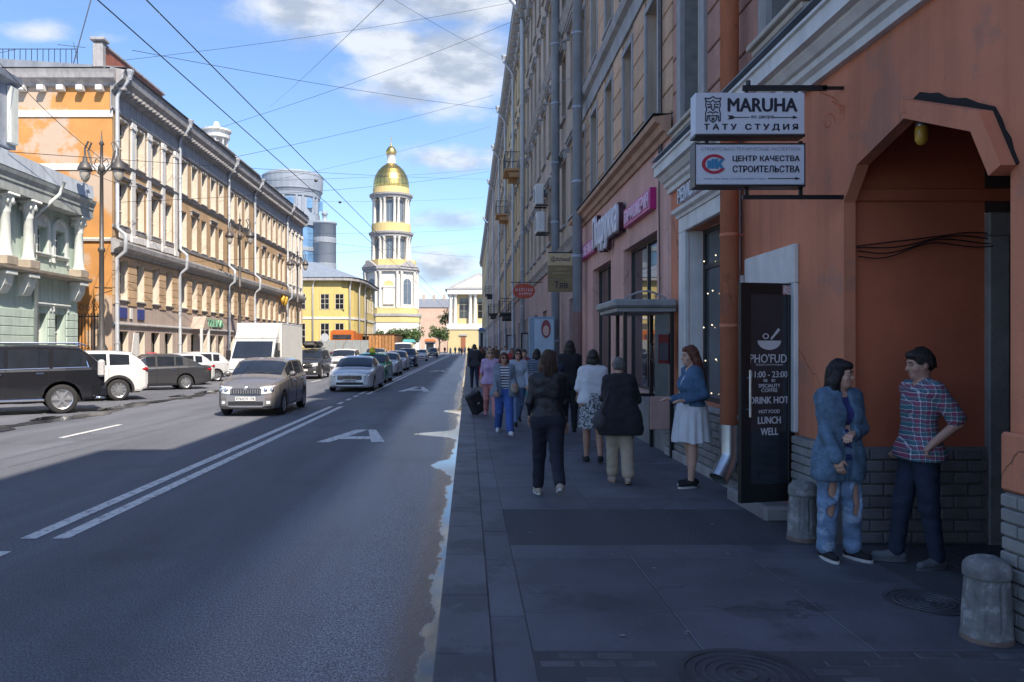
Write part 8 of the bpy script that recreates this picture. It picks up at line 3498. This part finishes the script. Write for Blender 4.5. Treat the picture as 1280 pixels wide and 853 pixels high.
tb(-.19, .19, -.12, .12, .06, .60, .04).build('case', mat('case_black', (0.016, 0.016, 0.018), .6, .2, 8), sc_)
tb(-.14, .14, -.135, -.121, .12, .40, .006).build('front_pocket', C_BLK, sc_)
tb(-.03, .03, -.145, -.136, .30, .34, .004).build('tag', C_BEIGE, sc_)
for x in (-.15, .15):
    tb(x - .02, x + .02, -.10, -.02, .0, .07, .015).build('wheel', M_TYRE, sc_)
g = MB()
hh_ = Matrix.Rotation(rad(2), 3, 'Z') @ Vector(JK['handR'])
hw_ = Vector(pk.location) + hh_
loc_ = Matrix.Rotation(rad(-25), 3, 'Z') @ (hw_ - Vector(sc_.location))
top_ = tilt @ Vector((0, .05, .6))
g.tube([top_, loc_], .012, 6)
g.build('handle', M_IRON, sc_)
person('dark haired woman in a navy striped top with a black bag walking away', near(17.9, 671), 178, 1.67, WALK2,
       dict(skin=SK2, hair=('bob', H_BLACK), wear=[dict(k='top', n='striped_jumper', m=striped('navy_stripe', (0.22, 0.26, 0.32), (0.03, 0.04, 0.07), .04, .6), hem=.88, i=.022, flare=.01), dict(k='trousers', n='trousers', m=C_JEAN, i=.016),
                                                   dict(k='shoes', n='shoes', m=C_SHOEB), dict(k='bag', n='black_bag', m=C_BLK, c=(.27, .02, .86), r=(.07, .12, .22), strap=[(.17, 0, 1.43)])]), MID)
person('person in dark blue coat partly hidden behind the leather jacket woman', near(14.2, 690), 180, 1.66, WALK,
       dict(skin=SK2, hair=('short', H_BROWN), wear=[dict(k='top', n='coat', m=cloth('dark_blue', (0.025, 0.03, 0.06)), hem=.7, i=.024, flare=.01), dict(k='trousers', n='trousers', m=C_BLK, i=.016), dict(k='shoes', n='shoes', m=C_SHOEB)]), MID)
person('person in a maroon jacket further back between the striped women', near(21.5, 655), 0, 1.66, WALK,
       dict(skin=SK3, hair=('short', H_BLACK), wear=[dict(k='top', n='maroon_jacket', m=cloth('maroon', (0.16, 0.025, 0.04)), hem=.85, i=.022), dict(k='trousers', n='trousers', m=C_JEAN, i=.016), dict(k='shoes', n='shoes', m=C_SHOEB)]), .022)
person('man in a dark jacket walking away near the kerb, leftmost of the group', near(31.5, 593), 184, 1.80, {**WALK, 'female': False, 'hipL': 14, 'hipR': -12},
       dict(skin=SK2, hair=('short', H_BROWN), wear=[dict(k='top', n='jacket', m=cloth('charcoal', (0.035, 0.035, 0.042)), hem=.84, i=.03, flare=.01), dict(k='trousers', n='trousers', m=C_JEAN, i=.018), dict(k='shoes', n='shoes', m=C_SHOEB)]), .022)
person('woman with long red skirt and grey bag behind the man near the kerb', near(34, 603), 180, 1.68, WALK2,
       dict(skin=SK2, hair=('mid', H_AUB), wear=[dict(k='top', n='dark_top', m=C_BLK, hem=.9, i=.02), dict(k='skirt', n='red_skirt', m=cloth('red', (0.42, 0.03, 0.045)), hem=.30, rx1=.24, ry1=.22), dict(k='shoes', n='shoes', m=C_SHOEB),
                                                 dict(k='bag', n='bag', m=C_GREYC, c=(.25, 0, .9), r=(.06, .1, .13))]), .022)
# distant passers-by
rg = random.Random(21)
FARP = [(600, 47), (612, 52), (620, 56), (632, 44), (640, 39), (606, 66), (594, 72), (617, 74), (586, 150), (581, 165), (574, 172), (569, 180), (563, 150), (590, 120), (600, 95), (596, 105), (577, 140), (556, 185), (548, 190), (609, 84), (627, 62)]
CW = {'white': (0.55, 0.55, 0.56), 'grey': (0.16, 0.17, 0.18), 'black': (0.014, 0.014, 0.017), 'beige': (0.36, 0.29, 0.21), 'blue': (0.05, 0.09, 0.2), 'red': (0.35, 0.04, 0.04), 'brown': (0.10, 0.06, 0.04)}
seen = {}
PLACE = ['by the right wall', 'near the kerb', 'mid pavement', 'on the far square']
for i, (x, Y) in enumerate(FARP):
    c1 = rg.choice(list(CW))
    c2 = rg.choice(['black', 'blue', 'grey', 'beige'])
    fem = rg.random() < .5
    pl = PLACE[3] if Y > 135 else (PLACE[0] if (x - 585) * Y / 960 > 1.9 else (PLACE[1] if (x - 585) * Y / 960 < .8 else PLACE[2]))
    facing = rg.choice((0, 180))
    order = ['first', 'second', 'third', 'fourth', 'fifth', 'sixth', 'seventh', 'eighth', 'ninth', 'tenth', 'eleventh', 'twelfth'][seen.setdefault(pl, 0)]
    seen[pl] += 1
    hid = {'h': .03 if Y < 60 else .04}
    person('%s distant figure %s: %s with %s top and %s trousers' % (order, pl, 'woman' if fem else 'man', c1, c2),
           near(Y, x), facing + rg.uniform(-15, 15), 1.66 if fem else 1.78, {**rg.choice((WALK, WALK2)), 'female': fem},
           dict(skin=rg.choice((SK1, SK2, SK3)), hair=('short' if not fem else 'bob', rg.choice((H_BROWN, H_DARK, H_AUB))),
                wear=[dict(k='top', n='jacket', m=cloth('far_' + c1, CW[c1]), hem=.84, i=.028), dict(k='trousers', n='trousers', m=cloth('far_' + c2, CW[c2]), i=.02), dict(k='shoes', n='shoes', m=C_SHOEB)]), hid['h'], 'passers-by far down the pavement')
# ================================================================== each loose piece of a part becomes an object of its own
SINGULAR = {'bars': 'bar', 'rails': 'rail', 'wheels': 'wheel', 'posts': 'post', 'scrolls': 'scroll', 'roof_bars': 'roof_bar', 'wipers': 'wiper', 'roof_rails': 'roof_rail', 'bracket_bars': 'bracket_bar',
            'grille_bars': 'grille_bar', 'grille_slats': 'grille_slat', 'shoe_soles': 'shoe_sole', 'sign_letters': 'sign_letter', 'eyes': 'eye', 'lettering': 'letter', 'shoes': 'shoe', 'small_print': 'small_print_word', 'railing': 'railing', 'fairy_lights': 'fairy_light', 'cable_bundle': 'cable'}
KEEP = {'body', 'crown', 'trunk', 'window', 'pane', 'rim', 'wheel', 'emblem', 'printed_bowl', 'railing', 'letter_backing', 'window_reveals', 'column', 'dentil', 'window_hood', 'bracketed_sill',
        'pilaster', 'arch_trim', 'brows_and_irises', 'mouth', 'grille_bars', 'grille_slats', 'rusticated_block', 'brick', 'window_surround', 'sill_trim', 'door_gap', 'arrow', 'sunglasses', 'hair', 'cable_bundle'}


def split_loose(o):
    me = o.data
    n = len(me.vertices)
    par = list(range(n))

    def find(a):
        while par[a] != a:
            par[a] = par[par[a]]
            a = par[a]
        return a
    key = {}
    for v in me.vertices:
        k = (round(v.co.x, 4), round(v.co.y, 4), round(v.co.z, 4))
        if k in key:
            par[find(v.index)] = find(key[k])
        else:
            key[k] = v.index
    polys = [tuple(p.vertices) for p in me.polygons]
    for p in polys:
        for a in p[1:]:
            ra, rb = find(p[0]), find(a)
            if ra != rb:
                par[rb] = ra
    groups = {}
    for p in polys:
        groups.setdefault(find(p[0]), []).append(p)
    if not 2 <= len(groups) <= (40 if me.name[:11] == 'small_print' else 16):
        return
    smooth = me.polygons[0].use_smooth
    co = [tuple(v.co) for v in me.vertices]
    nm = SINGULAR.get(me.name.split('.')[0], me.name.split('.')[0])
    for i, fs in enumerate(groups.values()):
        ix = {}
        for p in fs:
            for a in p:
                ix.setdefault(a, len(ix))
        q = MB()
        q.v = [co[a] for a in ix]
        q.f = [tuple(ix[a] for a in p) for p in fs]
        m2 = q.mesh(nm, me.materials[0], smooth)
        if i == 0:
            o.data = m2
            o.name = nm
        else:
            o2 = link(nm, m2, o.parent)
            o2.matrix_basis = o.matrix_basis.copy()


for o in list(bpy.data.objects):
    if o.type == 'MESH' and o.parent is not None and o.data.users == 1 and not o.children and o.data.name.split('.')[0] not in KEEP and len(o.data.vertices) < (8000 if o.data.name[:5] == 'shoes' else 1500):
        split_loose(o)
